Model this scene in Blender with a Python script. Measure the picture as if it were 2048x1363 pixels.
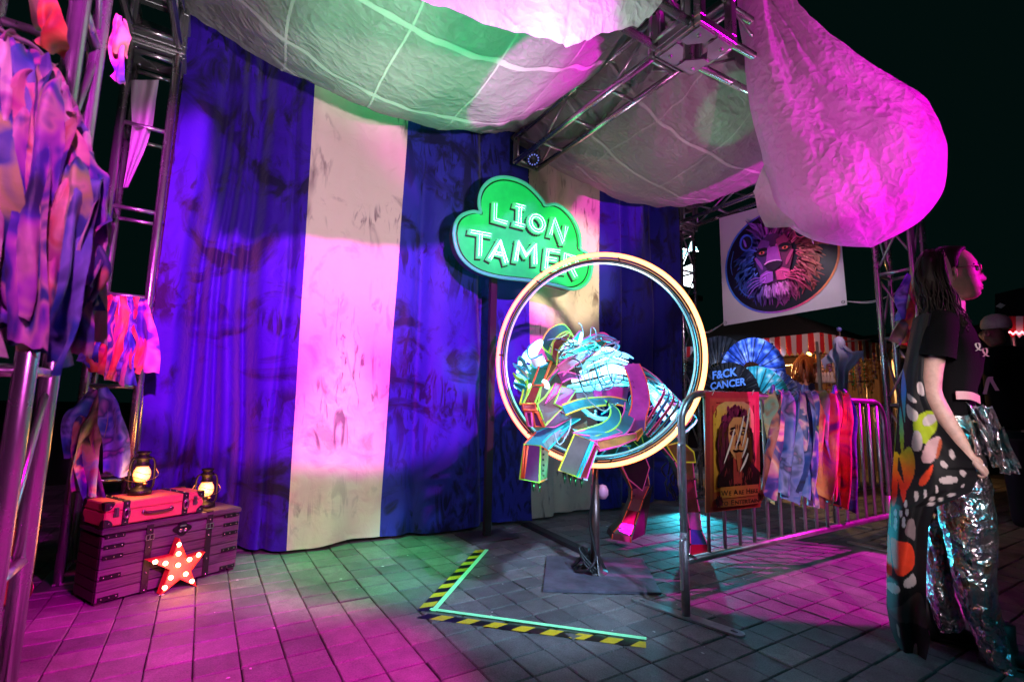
import bpy, bmesh, math, random
from math import radians as RAD, sin, cos, pi, sqrt
from mathutils import Vector, Matrix, noise
random.seed(7)
for o in list(bpy.data.objects): bpy.data.objects.remove(o)
SC = bpy.context.scene
COL = SC.collection

# ------------------------------------------------------------------ camera
F_PX, YAW, PITCH, ROLL, EYE = 981.0, .5555, .1317, .01998, 1.0
_f = Vector((sin(YAW)*cos(PITCH), cos(YAW)*cos(PITCH), sin(PITCH)))
_r0 = Vector((cos(YAW), -sin(YAW), 0)); _u0 = _r0.cross(_f)
_r = cos(ROLL)*_r0 + sin(ROLL)*_u0; _u = -sin(ROLL)*_r0 + cos(ROLL)*_u0
cam_data = bpy.data.cameras.new('camera'); cam = bpy.data.objects.new('camera', cam_data); COL.objects.link(cam)
cam.matrix_world = Matrix(((_r.x,_u.x,-_f.x,0),(_r.y,_u.y,-_f.y,0),(_r.z,_u.z,-_f.z,EYE),(0,0,0,1)))
cam_data.sensor_width = 36; cam_data.lens = F_PX/2048*36
cam_data.clip_start = .05; cam_data.clip_end = 400
cam_data.dof.use_dof = True; cam_data.dof.focus_distance = 2.9; cam_data.dof.aperture_fstop = 2.8
SC.camera = cam

# ------------------------------------------------------------------ night sky
W = bpy.data.worlds.new('World'); SC.world = W; W.use_nodes = True
bgn = W.node_tree.nodes['Background']
bgn.inputs['Color'].default_value = (.10,.62,.55,1); bgn.inputs['Strength'].default_value = .0065
SC.view_settings.view_transform = 'Standard'; SC.view_settings.look = 'None'
SC.view_settings.exposure = 0; SC.view_settings.gamma = 1
SC.render.engine = 'CYCLES'
SC.cycles.use_denoising = True
SC.cycles.max_bounces = 6; SC.cycles.diffuse_bounces = 3; SC.cycles.glossy_bounces = 3; SC.cycles.transmission_bounces = 4
SC.cycles.caustics_reflective = False; SC.cycles.caustics_refractive = False
SC.cycles.sample_clamp_indirect = 4

# ------------------------------------------------------------------ stage lamps (unseen floods inferred from their light, plus added fill spots without fixtures)
def spot(loc, to, col, power, size=60, blend=.3, rad=.05, wide=1):
    d = bpy.data.lights.new('stage_or_fill_spot', 'SPOT'); d.energy = power; d.color = col
    d.spot_size = RAD(size); d.spot_blend = blend; d.shadow_soft_size = rad
    o = bpy.data.objects.new('stage_or_fill_spot', d); COL.objects.link(o); o.location = loc
    o.rotation_euler = (Vector(to)-Vector(loc)).to_track_quat('-Z','Y').to_euler(); o.scale = (wide,1,1)
    return o
MAG, VIO, GRN, CYA, WHT, WARM = (1,.02,.82), (.62,.05,1), (.08,1,.36), (.05,.75,1), (1,.86,.84), (1,.72,.55)
def atYs(px,py,Y):
    d=_r*((px-1024)/F_PX)-_u*((py-681.5)/F_PX)+_f
    return Vector((0,0,EYE))+d*(Y/d.y)
spot((.2,-1.6,2.72),(.90,3.7,1.93),(1,.03,1),2700,29.5,.22,.06,1.32)   # flood out front; its oval cone sets the edges of the lit band
spot((-1.3,-2.4,3.2),(2.0,3.2,1.9),(.9,.80,1),45,62,.8,.22)      # plain work light behind the photographer
spot((1.0,-1.2,1.0),(.9,3.7,2.75),(1,.68,.88),800,36,.9,.10)      # fill added for the upper part of the curtain
spot((1.0,.75,.12),(1.00,2.45,3.0),(.04,1,.34),720,31,.6,.06)              # green uplight on the floor
spot((.6,1.25,.12),(.1,2.7,3.2),(.95,.92,.95),280,36,.6,.06)
spot((1.25,.85,.12),(1.45,1.48,3.2),(.78,1,.86),430,24,.5,.05)     # white uplight for the swag
spot((2.6,.7,.12),tuple(atYs(1085,190,2.45)),(1,0,.85),1000,15,.08,.02)
spot((2.8,1.98,.3),tuple(atYs(1470,190,2.05)),GRN,150,12,.35,.03)
spot((2.9,.7,.12),(3.9,3.0,3.1),VIO,110,48,.6,.06)
spot((3.4,2.25,.3),(3.45,2.9,3.1),(1,.55,.80),110,75,.6,.06)
spot((5.3,-1.6,1.5),(3.75,1.4,2.95),(1,.0,.80),1500,34,.35,.05)
spot((3.1,-1.8,1.0),(3.75,1.4,2.95),(1,.0,.85),420,24,.5,.05)
spot((1.7,-.7,.6),(2.95,1.4,2.8),(1,.22,.66),240,26,.6,.05)
spot((5.6,.2,2.8),(3.35,1.82,0),(1,.0,.68),1250,24,.10,.03)
spot((1.6,-.2,3.2),(.05,2.12,0),(1,.0,.60),1900,27,.6,.06)
spot((1.15,-.4,1.9),(-.06,3.22,.22),(1,.0,.85),650,20,.5,.04)
spot((-.2,-.6,2.9),(-.45,1.75,1.6),(1,.16,.85),270,50,.5,.04)
spot((.95,3.30,2.75),(.88,3.25,0),(.03,1,.26),400,38,.8,.05)
spot((2.2,-1.4,3.0),(1.9,1.3,0),CYA,48,46,.7,.08)
spot((4.25,3.38,.16),(3.2,2.5,.0),CYA,80,80,.6,.03)
spot((4.8,-1.8,2.3),(2.95,.85,1.5),(1,.0,.72),650,18,.4,.03)
spot((5.2,1.6,3.1),(7.6,4.9,1.9),(1,.55,.55),200,50,.6,.05)        # added spot without a fixture, brightens the stall valance
spot((4.05,2.45,2.75),(4.86,2.75,1.85),(1,.80,.95),26,90,.6,.04)    # free-hanging spot added to brighten the banner
spot((1.2,-1.0,2.3),(2.95,1.69,.85),(1,.78,.72),140,26,.5,.05)
spot((.55,-.9,1.7),(1.70,2.05,1.15),(1,.78,.86),50,13,.5,.04)     # extra unseen spot added to brighten the sculpture
spot((1.0,-.9,1.7),(2.85,.98,.72),(1,.80,.86),210,23,.5,.05)
spot((1.1,.8,.12),(1.95,3.7,1.45),GRN,420,14,.8,.05)
spot((1.3,-1.0,1.6),(2.92,3.74,2.35),(1,.84,.60),1500,15,.5,.08)
spot((1.3,-1.2,3.1),(1.62,2.62,0),(.42,.66,1),1250,21,.7,.08)
spot((1.0,-1.2,1.9),(.85,3.7,.35),(1,.55,.55),260,16,.8,.10)
spot((.35,.35,.35),(-.46,1.74,.75),(1,.12,.85),90,34,.6,.04)


# ------------------------------------------------------------------ pixel of the photograph -> point of the place at a known depth
def ray(px, py): return _r*((px-1024)/F_PX) - _u*((py-681.5)/F_PX) + _f
E0 = Vector((0,0,EYE))
def atY(px, py, Y): d = ray(px,py); return E0 + d*(Y/d.y)
def atX(px, py, X): d = ray(px,py); return E0 + d*(X/d.x)
def atZ(px, py, z=0): d = ray(px,py); return E0 + d*((z-EYE)/d.z)
def atP(px, py, P0, n): d = ray(px,py); return E0 + d*((Vector(P0)-E0).dot(n)/d.dot(n))
def proj(P):
    v = Vector(P)-E0; w = v.dot(_f)
    if w < .05: return None
    return (1024+F_PX*v.dot(_r)/w, 681.5-F_PX*v.dot(_u)/w, w)

# ------------------------------------------------------------------ materials
MATS = {}
def mat(name, col=(.5,.5,.5), rough=.5, metal=0, emit=None, es=0, coat=0, trans=0, bump=0, bscale=40, var=0, vscale=6, sheen=0, alpha=1, spec=.5):
    if name in MATS: return MATS[name]
    m = bpy.data.materials.new(name); m.use_nodes = True; MATS[name] = m
    nt = m.node_tree; b = nt.nodes['Principled BSDF']
    b.inputs['Base Color'].default_value = (*col,1); b.inputs['Roughness'].default_value = rough; b.inputs['Metallic'].default_value = metal
    b.inputs['Specular IOR Level'].default_value = spec
    if emit: b.inputs['Emission Color'].default_value = (*emit,1); b.inputs['Emission Strength'].default_value = es
    if coat: b.inputs['Coat Weight'].default_value = coat; b.inputs['Coat Roughness'].default_value = .12
    if trans: b.inputs['Transmission Weight'].default_value = trans
    if sheen: b.inputs['Sheen Weight'].default_value = sheen
    if alpha < 1: b.inputs['Alpha'].default_value = alpha
    if bump or var:
        tc = nt.nodes.new('ShaderNodeTexCoord')
        if bump:
            n = nt.nodes.new('ShaderNodeTexNoise'); n.inputs['Scale'].default_value = bscale; n.inputs['Detail'].default_value = 5
            nt.links.new(tc.outputs['Object'], n.inputs['Vector'])
            bp = nt.nodes.new('ShaderNodeBump'); bp.inputs['Strength'].default_value = bump; bp.inputs['Distance'].default_value = .01
            nt.links.new(n.outputs['Fac'], bp.inputs['Height']); nt.links.new(bp.outputs['Normal'], b.inputs['Normal'])
        if var:
            n = nt.nodes.new('ShaderNodeTexNoise'); n.inputs['Scale'].default_value = vscale; n.inputs['Detail'].default_value = 6; n.inputs['Roughness'].default_value = .65
            nt.links.new(tc.outputs['Object'], n.inputs['Vector'])
            r = nt.nodes.new('ShaderNodeValToRGB'); r.color_ramp.elements[0].position = .3; r.color_ramp.elements[1].position = .7
            r.color_ramp.elements[0].color = (*[c*(1-var) for c in col],1); r.color_ramp.elements[1].color = (*[min(1,c*(1+var*.6)) for c in col],1)
            nt.links.new(n.outputs['Fac'], r.inputs['Fac']); nt.links.new(r.outputs['Color'], b.inputs['Base Color'])
            mr = nt.nodes.new('ShaderNodeMapRange'); mr.inputs['To Min'].default_value = max(0,rough-.12); mr.inputs['To Max'].default_value = min(1,rough+.15)
            nt.links.new(n.outputs['Fac'], mr.inputs['Value']); nt.links.new(mr.outputs['Result'], b.inputs['Roughness'])
    return m
def N(nt, t, **kw):
    n = nt.nodes.new(t)
    for k,v in kw.items():
        if k in n.inputs: n.inputs[k].default_value = v
        else: setattr(n, k, v)
    return n
def ramp(nt, stops, interp='LINEAR'):
    r = nt.nodes.new('ShaderNodeValToRGB'); cr = r.color_ramp; cr.interpolation = interp
    while len(cr.elements) < len(stops): cr.elements.new(.5)
    for e,(p,c) in zip(cr.elements, stops): e.position = p; e.color = (*c,1) if len(c)==3 else c
    return r

# ------------------------------------------------------------------ objects
def tag(o, label=None, cat=None, group=None, kind=None):
    if label: o['label'] = label
    if cat: o['category'] = cat
    if group: o['group'] = group
    if kind: o['kind'] = kind
    return o
def thing(name, loc, label, cat, group=None):
    o = bpy.data.objects.new(name, None); COL.objects.link(o); o.location = loc; o.empty_display_size = .1
    return tag(o, label, cat, group)
def wloc(o):
    v = Vector(o.location)
    while o.parent: o = o.parent; v = v + Vector(o.location)
    return v
class MB:
    """collects shapes in world coordinates; build() links them as ONE mesh object"""
    def __init__(s): s.v=[]; s.f=[]; s.m=[]; s.sm=[]; s.c=[]
    def add(s, vs, fs, mi=0, smooth=False, col=None):
        k=len(s.v); s.v += [tuple(v) for v in vs]
        for f in fs: s.f.append([i+k for i in f]); s.m.append(mi); s.sm.append(smooth)
        s.c += [col or (1,1,1)]*len(vs)
        return s
    def box(s, c, d, R=None, mi=0, bev=0):
        c=Vector(c); R=R or Matrix.Identity(3); x,y,z=[a/2 for a in d]
        if bev and bev < min(x,y,z):
            vs=[];idx={}
            for sx in(-1,1):
                for sy in(-1,1):
                    for sz in(-1,1):
                        for ax in range(3):
                            p=Vector((sx*x,sy*y,sz*z))
                            for q in range(3):
                                if q!=ax: p[q]-= bev*(sx,sy,sz)[q]
                            idx[sx,sy,sz,ax]=len(vs); vs.append(c+R@p)
            fs=[]
            S=(-1,1)
            for a in S:
                for ax,(b1,b2) in ((0,(1,2)),(1,(2,0)),(2,(0,1))):
                    q=[]
                    for u,w in ((-1,-1),(1,-1),(1,1),(-1,1)):
                        k=[0,0,0]; k[ax]=a; k[b1]=u; k[b2]=w; q.append(idx[k[0],k[1],k[2],ax])
                    fs.append(q if a>0 else q[::-1])
            for ax in range(3):
                b1,b2=(ax+1)%3,(ax+2)%3
                for u in S:
                    for w in S:
                        q=[]
                        for a,fa in ((-1,b1),(1,b1),(1,b2),(-1,b2)):
                            k=[0,0,0]; k[ax]=a; k[b1]=u; k[b2]=w; q.append(idx[k[0],k[1],k[2],fa])
                        fs.append(q if u*w<0 else q[::-1])
            for k in [(a,b,d_) for a in S for b in S for d_ in S]:
                q=[idx[(*k,ax)] for ax in range(3)]
                fs.append(q if k[0]*k[1]*k[2]>0 else q[::-1])
            return s.add(vs,fs,mi)
        vs=[c+R@Vector((sx*x,sy*y,sz*z)) for sx in(-1,1) for sy in(-1,1) for sz in(-1,1)]
        return s.add(vs,[(0,1,3,2),(4,6,7,5),(0,4,5,1),(2,3,7,6),(0,2,6,4),(1,5,7,3)],mi)
    def tube(s, pts, r, n=10, mi=0, cap=True, closed=False, flat=1):
        pts=[Vector(p) for p in pts]; m=len(pts); rs=r if hasattr(r,'__len__') else [r]*m
        vs=[]; prev=None
        for i,p in enumerate(pts):
            if closed: t=(pts[(i+1)%m]-pts[i-1])
            else: t=pts[min(i+1,m-1)]-pts[max(i-1,0)]
            t=t.normalized() if t.length>1e-9 else Vector((0,0,1))
            if prev is None:
                a=Vector((0,0,1)) if abs(t.z)<.9 else Vector((1,0,0)); a=(a-t*a.dot(t)).normalized()
            else:
                a=prev-t*prev.dot(t); a=a.normalized() if a.length>1e-6 else t.orthogonal().normalized()
            prev=a; b=t.cross(a)
            for k in range(n):
                th=2*pi*k/n; vs.append(p+a*(cos(th)*rs[i])+b*(sin(th)*rs[i]*flat))
        fs=[]
        for i in range(m if closed else m-1):
            j=(i+1)%m
            for k in range(n): fs.append((i*n+k,i*n+(k+1)%n,j*n+(k+1)%n,j*n+k))
        s.add(vs,fs,mi,True)
        if cap and not closed:
            k0=len(s.v)-m*n
            s.f.append([k0+k for k in range(n)][::-1]); s.m.append(mi); s.sm.append(False)
            s.f.append([k0+(m-1)*n+k for k in range(n)]); s.m.append(mi); s.sm.append(False)
        return s
    def lathe(s, c, prof, n=20, mi=0, R=None):
        c=Vector(c); R=R or Matrix.Identity(3); vs=[]; m=len(prof)
        for r,z in prof:
            for k in range(n): th=2*pi*k/n; vs.append(c+R@Vector((r*cos(th),r*sin(th),z)))
        fs=[(i*n+k,i*n+(k+1)%n,(i+1)*n+(k+1)%n,(i+1)*n+k) for i in range(m-1) for k in range(n)]
        return s.add(vs,fs,mi,True)
    def ball(s, c, r, n=12, mi=0, R=None):
        r=Vector(r) if hasattr(r,'__len__') else Vector((r,r,r)); c=Vector(c); R=R or Matrix.Identity(3)
        h=max(4,n//2); vs=[]
        for i in range(h+1):
            ph=pi*i/h-pi/2
            for k in range(n): th=2*pi*k/n; vs.append(c+R@Vector((r.x*cos(ph)*cos(th),r.y*cos(ph)*sin(th),r.z*sin(ph))))
        fs=[(i*n+k,i*n+(k+1)%n,(i+1)*n+(k+1)%n,(i+1)*n+k) for i in range(h) for k in range(n)]
        return s.add(vs,fs,mi,True)
    def prism(s, poly, ext, mi=0, side=None):
        """poly: 3-D points of a flat outline; ext: vector of the extrusion; outline must be simple"""
        poly=[Vector(p) for p in poly]; n=len(poly); ext=Vector(ext)
        from mathutils.geometry import tessellate_polygon
        tris=tessellate_polygon([poly])
        s.add(poly+[p+ext for p in poly],[tuple(t) for t in tris]+[tuple(i+n for i in t[::-1]) for t in tris],mi)
        k=len(s.v)-2*n
        for i in range(n):
            j=(i+1)%n; s.f.append([k+i,k+j,k+n+j,k+n+i]); s.m.append(mi if side is None else side); s.sm.append(False)
        return s
    def sheet(s, rows, mi=0, smooth=True, cols=None):
        nr=len(rows); nc=len(rows[0]); k=len(s.v)
        s.v += [tuple(p) for r in rows for p in r]
        s.c += [c for r in cols for c in r] if cols else [(1,1,1)]*(nr*nc)
        for i in range(nr-1):
            for j in range(nc-1):
                s.f.append([k+i*nc+j,k+i*nc+j+1,k+(i+1)*nc+j+1,k+(i+1)*nc+j]); s.m.append(mi); s.sm.append(smooth)
        return s
    def band(s, pts, side, w, th=.004, mi=0, mi_edge=None, er=.005):
        """sheet-metal band along pts, width along side (vector or list), thickness th, optional edge beading"""
        pts=[Vector(p) for p in pts]; m=len(pts)
        sd=[Vector(x).normalized() for x in side] if isinstance(side,list) else [Vector(side).normalized()]*m
        ws=w if hasattr(w,'__len__') else [w]*m
        A=[];B=[];C=[];D=[]
        for i,p in enumerate(pts):
            t=pts[min(i+1,m-1)]-pts[max(i-1,0)]; n=t.cross(sd[i]); n=n.normalized() if n.length>1e-8 else Vector((0,0,1))
            A.append(p-sd[i]*ws[i]/2+n*th/2); B.append(p+sd[i]*ws[i]/2+n*th/2)
            C.append(p+sd[i]*ws[i]/2-n*th/2); D.append(p-sd[i]*ws[i]/2-n*th/2)
        vs=[]; 
        for i in range(m): vs += [A[i],B[i],C[i],D[i]]
        fs=[]
        for i in range(m-1):
            for k in range(4): fs.append((i*4+k,i*4+(k+1)%4,(i+1)*4+(k+1)%4,(i+1)*4+k))
        fs += [(3,2,1,0),((m-1)*4,(m-1)*4+1,(m-1)*4+2,(m-1)*4+3)]
        s.add(vs,fs,mi,False)
        if mi_edge is not None:
            s.tube([(a+d)/2 for a,d in zip(A,D)],er,6,mi_edge); s.tube([(b+c)/2 for b,c in zip(B,C)],er,6,mi_edge if not isinstance(mi_edge,tuple) else mi_edge[1])
        return s
    def build(s, name, mats, parent=None, colattr=False, label=None, loc=None):
        me=bpy.data.meshes.new(name)
        off=wloc(parent) if parent else (Vector(loc) if loc else Vector((0,0,0)))
        me.from_pydata([tuple(Vector(v)-off) for v in s.v],[],s.f)
        for m_ in (mats if isinstance(mats,(list,tuple)) else [mats]): me.materials.append(m_)
        me.polygons.foreach_set('material_index', s.m); me.polygons.foreach_set('use_smooth', s.sm)
        if colattr:
            ca=me.color_attributes.new('print','FLOAT_COLOR','POINT')
            flat=[]
            for c in s.c: flat += [c[0],c[1],c[2],1]
            ca.data.foreach_set('color', flat)
        me.update()
        o=bpy.data.objects.new(name, me); COL.objects.link(o)
        if parent: o.parent=parent
        elif loc: o.location=loc
        if label: o['label']=label
        return o
def place_shared(name, me, M, parent):
    """a copy of a shared piece: M is its world matrix"""
    o=bpy.data.objects.new(name, me); COL.objects.link(o); o.parent=parent
    M=M.copy(); M.translation = M.translation - wloc(parent); o.matrix_local = M
    return o
def meshof(mb, name, mats):
    me=bpy.data.meshes.new(name); me.from_pydata(mb.v,[],mb.f)
    for m_ in (mats if isinstance(mats,(list,tuple)) else [mats]): me.materials.append(m_)
    me.polygons.foreach_set('material_index', mb.m); me.polygons.foreach_set('use_smooth', mb.sm); me.update(); return me
def lerp(a,b,t): return a+(b-a)*t
def poly_at(tab, x):
    """piecewise-linear table lookup"""
    if x<=tab[0][0]: return tab[0][1]
    for (x0,y0),(x1,y1) in zip(tab,tab[1:]):
        if x<=x1: return lerp(y0,y1,(x-x0)/(x1-x0))
    return tab[-1][1]
def smooth_path(pts, n=6):
    """Catmull-Rom through pts"""
    P=[Vector(p) for p in pts]; out=[]
    for i in range(len(P)-1):
        p0=P[max(i-1,0)];p1=P[i];p2=P[i+1];p3=P[min(i+2,len(P)-1)]
        for k in range(n):
            t=k/n; out.append(.5*((2*p1)+(p2-p0)*t+(2*p0-5*p1+4*p2-p3)*t*t+(3*p1-p0-3*p2+p3)*t**3))
    out.append(P[-1]); return out
def nz(x,y=0,z=0): return noise.noise(Vector((x,y,z)))

# ================================================================== GROUND
def paver_mat():
    m=bpy.data.materials.new('concrete_paver'); m.use_nodes=True; nt=m.node_tree; b=nt.nodes['Principled BSDF']; L=nt.links.new
    g=N(nt,'ShaderNodeNewGeometry'); oi=N(nt,'ShaderNodeObjectInfo')
    add=N(nt,'ShaderNodeMath',operation='ADD'); L(g.outputs['Random Per Island'],add.inputs[0]); L(oi.outputs['Random'],add.inputs[1])
    fr=N(nt,'ShaderNodeMath',operation='FRACT'); L(add.outputs[0],fr.inputs[0])
    r=ramp(nt,[(0,(.118,.112,.114)),(.35,(.145,.138,.138)),(.7,(.168,.157,.154)),(1,(.215,.196,.186))]); L(fr.outputs[0],r.inputs['Fac'])
    n1=N(nt,'ShaderNodeTexNoise',Scale=1.6,Detail=6); n2=N(nt,'ShaderNodeTexNoise',Scale=160,Detail=3); n3=N(nt,'ShaderNodeTexNoise',Scale=16,Detail=5,Distortion=.6)
    for n in (n1,n2,n3): L(g.outputs['Position'],n.inputs['Vector'])
    mr=N(nt,'ShaderNodeMapRange'); mr.inputs['From Min'].default_value=.3; mr.inputs['From Max'].default_value=.7; mr.inputs['To Min'].default_value=.62; mr.inputs['To Max'].default_value=1.25
    L(n1.outputs['Fac'],mr.inputs['Value'])
    mr3=N(nt,'ShaderNodeMapRange'); mr3.inputs['From Min'].default_value=.3; mr3.inputs['From Max'].default_value=.72; mr3.inputs['To Min'].default_value=.75; mr3.inputs['To Max'].default_value=1.2
    L(n3.outputs['Fac'],mr3.inputs['Value'])
    mr2=N(nt,'ShaderNodeMapRange'); mr2.inputs['From Min'].default_value=.3; mr2.inputs['From Max'].default_value=.7; mr2.inputs['To Min'].default_value=.72; mr2.inputs['To Max'].default_value=1.28
    L(n2.outputs['Fac'],mr2.inputs['Value'])
    k=N(nt,'ShaderNodeMath',operation='MULTIPLY'); L(mr.outputs[0],k.inputs[0]); L(mr2.outputs[0],k.inputs[1])
    k2=N(nt,'ShaderNodeMath',operation='MULTIPLY'); L(k.outputs[0],k2.inputs[0]); L(mr3.outputs[0],k2.inputs[1])
    mx=N(nt,'ShaderNodeVectorMath',operation='SCALE'); L(r.outputs['Color'],mx.inputs[0]); L(k2.outputs[0],mx.inputs['Scale'])
    L(mx.outputs['Vector'],b.inputs['Base Color'])
    rr=N(nt,'ShaderNodeMapRange'); rr.inputs['To Min'].default_value=.5; rr.inputs['To Max'].default_value=.85; L(n3.outputs['Fac'],rr.inputs['Value']); L(rr.outputs[0],b.inputs['Roughness'])
    bp=N(nt,'ShaderNodeBump',Strength=.55,Distance=.004); L(n2.outputs['Fac'],bp.inputs['Height'])
    bp2=N(nt,'ShaderNodeBump',Strength=.35,Distance=.012); L(n3.outputs['Fac'],bp2.inputs['Height']); L(bp.outputs['Normal'],bp2.inputs['Normal'])
    L(bp2.outputs['Normal'],b.inputs['Normal'])
    return m
M_PAVER=paver_mat()
M_JOINT=mat('joint_sand',(.03,.027,.025),.95,bump=.4,bscale=300)
ground=MB().sheet([[(x,y,-.012) for x in (-150,0,150)] for y in (-150,0,150)],0,False).build('ground',M_JOINT); tag(ground,kind='structure',label='grey square concrete pavers of the plaza floor')
PX,PY,X0,Y0=.155,.151,1.602,1.630
def paver_mb(mb,c,tx=0,ty=0,dz=0,g=.0035,bv=.0035):
    hx=PX/2-g*.7; hy=PY/2-g*1.35
    def P(x,y,z): return (c[0]+x,c[1]+y,c[2]+z+dz+tx*x+ty*y)
    vs=[P(sx*hx,sy*hy,-.03) for sx,sy in ((-1,-1),(1,-1),(1,1),(-1,1))]+[P(sx*hx,sy*hy,-bv) for sx,sy in ((-1,-1),(1,-1),(1,1),(-1,1))]+[P(sx*(hx-bv),sy*(hy-bv),0) for sx,sy in ((-1,-1),(1,-1),(1,1),(-1,1))]
    fs=[(8,9,10,11)]+[(a+i,a+(i+1)%4,a+4+(i+1)%4,a+4+i) for a in (0,4) for i in range(4)]
    return mb.add(vs,fs)
variants=[meshof(paver_mb(MB(),(0,0,0),random.gauss(0,.006),random.gauss(0,.006),0,random.uniform(.002,.0045),random.uniform(.003,.005)),'paver',M_PAVER) for _ in range(10)]
cells=[]
for i in range(-30,60):
    for j in range(-22,40):
        c=(X0+PX*(i+.5),Y0+PY*(j+.5)); s=0
        q=[proj((c[0]+a*PX/2,c[1]+b*PY/2,0)) for a,b in ((-1,-1),(1,-1),(1,1),(-1,1))]
        if all(q) and c[1]<3.75:
            inn=sum(0<=p[0]<=2048 and 0<=p[1]<=1363 for p in q)
            if inn>=2: s=abs(sum(q[k][0]*q[(k+1)%4][1]-q[(k+1)%4][0]*q[k][1] for k in range(4)))/2
        cells.append((s,c))
cells.sort(key=lambda t:-t[0])
rest=MB()
for k,(s,c) in enumerate(cells):
    dz=random.gauss(0,.0009)
    if k<300:
        place_shared('paver',random.choice(variants),Matrix.Translation((c[0]+random.gauss(0,.0006),c[1]+random.gauss(0,.0006),dz)),ground)
    else: paver_mb(rest,(c[0],c[1],0),random.gauss(0,.006),random.gauss(0,.006),dz,random.uniform(.002,.0045))
tag(rest.build('paver_field',M_PAVER,ground),kind='stuff')

# ================================================================== TRUSS RIG
def alu(name,c=.55,r=.24):
    return mat(name,(c,c*.98,c*.97),r,.92,var=.10,vscale=5,bump=.02,bscale=40)
M_ALU=alu('brushed_aluminium'); M_ALU2=alu('aluminium_brace',.55,.28); M_PLATE=alu('aluminium_plate',.45,.42)
M_BLACK=mat('black_plastic',(.012,.012,.013),.45); M_STEEL=mat('dark_steel',(.10,.085,.085),.5,.8,var=.5,vscale=8,bump=.15,bscale=30)
_brace={}
def brace(parent,a,b,r=.01,name='brace',m=None):
    a=Vector(a);b=Vector(b); L=(b-a).length; key=(round(L,3),r,(m or M_ALU2).name)
    if key not in _brace: _brace[key]=meshof(MB().tube([(0,0,-L/2),(0,0,L/2)],r,10),name,m or M_ALU2)
    q=(b-a).to_track_quat('Z','X').to_matrix().to_4x4()
    return place_shared(name,_brace[key],Matrix.Translation((a+b)/2)@q,parent)
def truss(name,p0,p1,s1,s2,label,cat,group,bay=.5,ladder=(0,2),diag=(1,3),w=.24,r=.024,plates=True,flip=0):
    """box truss from p0 to p1; s1,s2 unit side axes; faces 0..3 go round the box"""
    p0=Vector(p0);p1=Vector(p1);s1=Vector(s1);s2=Vector(s2); ax=(p1-p0).normalized(); L=(p1-p0).length
    t=thing(name,p0,label,cat,group); h=w/2
    cor=[-s1*h-s2*h, s1*h-s2*h, s1*h+s2*h, -s1*h+s2*h]
    for c in cor:
        q=[p0+c,p0+c+ax*L]
        MB().tube(q,r,14).build('chord',M_ALU,t)
    n=max(2,round(L/bay)); st=L/n
    for fa in range(4):
        c0,c1=cor[fa],cor[(fa+1)%4]
        for k in range(n+1):
            d=min(max(k*st,.05),L-.05)
            if fa in ladder or k in(0,n): brace(t,p0+c0+ax*d,p0+c1+ax*d,.0135 if fa in ladder else .011)
        if fa in diag:
            for k in range(n):
                a,b=(c0,c1) if (k+flip)%2==0 else (c1,c0)
                brace(t,p0+a+ax*(k*st+.03),p0+b+ax*((k+1)*st-.03),.0095)
    if plates:
        R=Matrix((s1,s2,ax)).transposed()
        for d in (.006,L-.006):
            m=MB()
            for sg in(-1,1):
                m.box(p0+ax*d+s2*sg*h,(w+.05,.045,.012),R,bev=.003)
                m.box(p0+ax*d+s1*sg*h,(.045,w-.05,.012),R,bev=.003)
            m.build('end_plate',M_PLATE,t)
    return t
EX,EY,EZ=Vector((1,0,0)),Vector((0,1,0)),Vector((0,0,1))
TZ0,TZ1=3.22,3.46      # chord centres of the roof beams
TZ=(TZ0+TZ1)/2
A=(-.45,3.72); B=(4.83,3.9); P=(4.727,1.63); Fp=(-.515,1.85); Nn=(2.36,1.75)
G1='aluminium truss towers of the booth'; G2='aluminium roof beams of the booth'
for (nm,c,lab,fl) in (('A',A,'aluminium ladder truss tower beside the left edge of the blue curtain',0),
                   ('B',B,'thin looking truss tower behind the right edge of the dark blue curtain',0),
                   ('P',P,'truss tower behind the woman in the butterfly cape',0),
                   ('F',Fp,'close blurred truss tower behind the big ribbon garland',1)):
    tw=truss('truss_tower',(c[0],c[1],.012),(c[0],c[1],3.18),EX,EY,lab,'truss tower',G1,bay=.56,ladder=(0,1,2,3) if nm!='P' else (0,1,2,3),diag=(1,3) if nm in 'AF' else (0,1,2,3),flip=fl)
    bp=MB().box((c[0],c[1],.005),(.42,.42,.010),bev=.003); bp.build('base_plate',M_PLATE,tw)
def beam(p0,p1,s1,lab,**k): return truss('roof_beam',(*p0,TZ),(*p1,TZ),s1,EZ,lab,'roof beam',G2,bay=k.pop('bay',.5),**k)
beam((2.36,3.62),(2.36,1.95),EX,'roof beam slanting above the green neon sign, in front of both cloth ceilings',ladder=(0,2),diag=(1,3),bay=.42)
beam((B[0]-.05,B[1]-.17),(P[0]+.02,P[1]+.17),EX,'roof beam above the lion head banner',ladder=(0,2),diag=(1,3),bay=.45)
beam((A[0],A[1]-.17),(Fp[0],Fp[1]+.17),EX,'roof beam over the left end of the booth',ladder=(0,2),diag=(1,3))
beam((Fp[0]+.17,1.80),(Nn[0]-.17,1.78),EY,'front roof beam behind the brightly lit white swag',ladder=(0,2),diag=(1,3))
beam((Nn[0]+.17,1.75),(P[0]-.17,1.65),EY,'front roof beam half wrapped by the magenta cloth bag',ladder=(0,2),diag=(1,3))
beam((A[0]+.17,4.28),(B[0]-.17,4.28),EY,'rear roof beam behind the tops of the curtains',ladder=(0,2),diag=(1,3))
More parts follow.
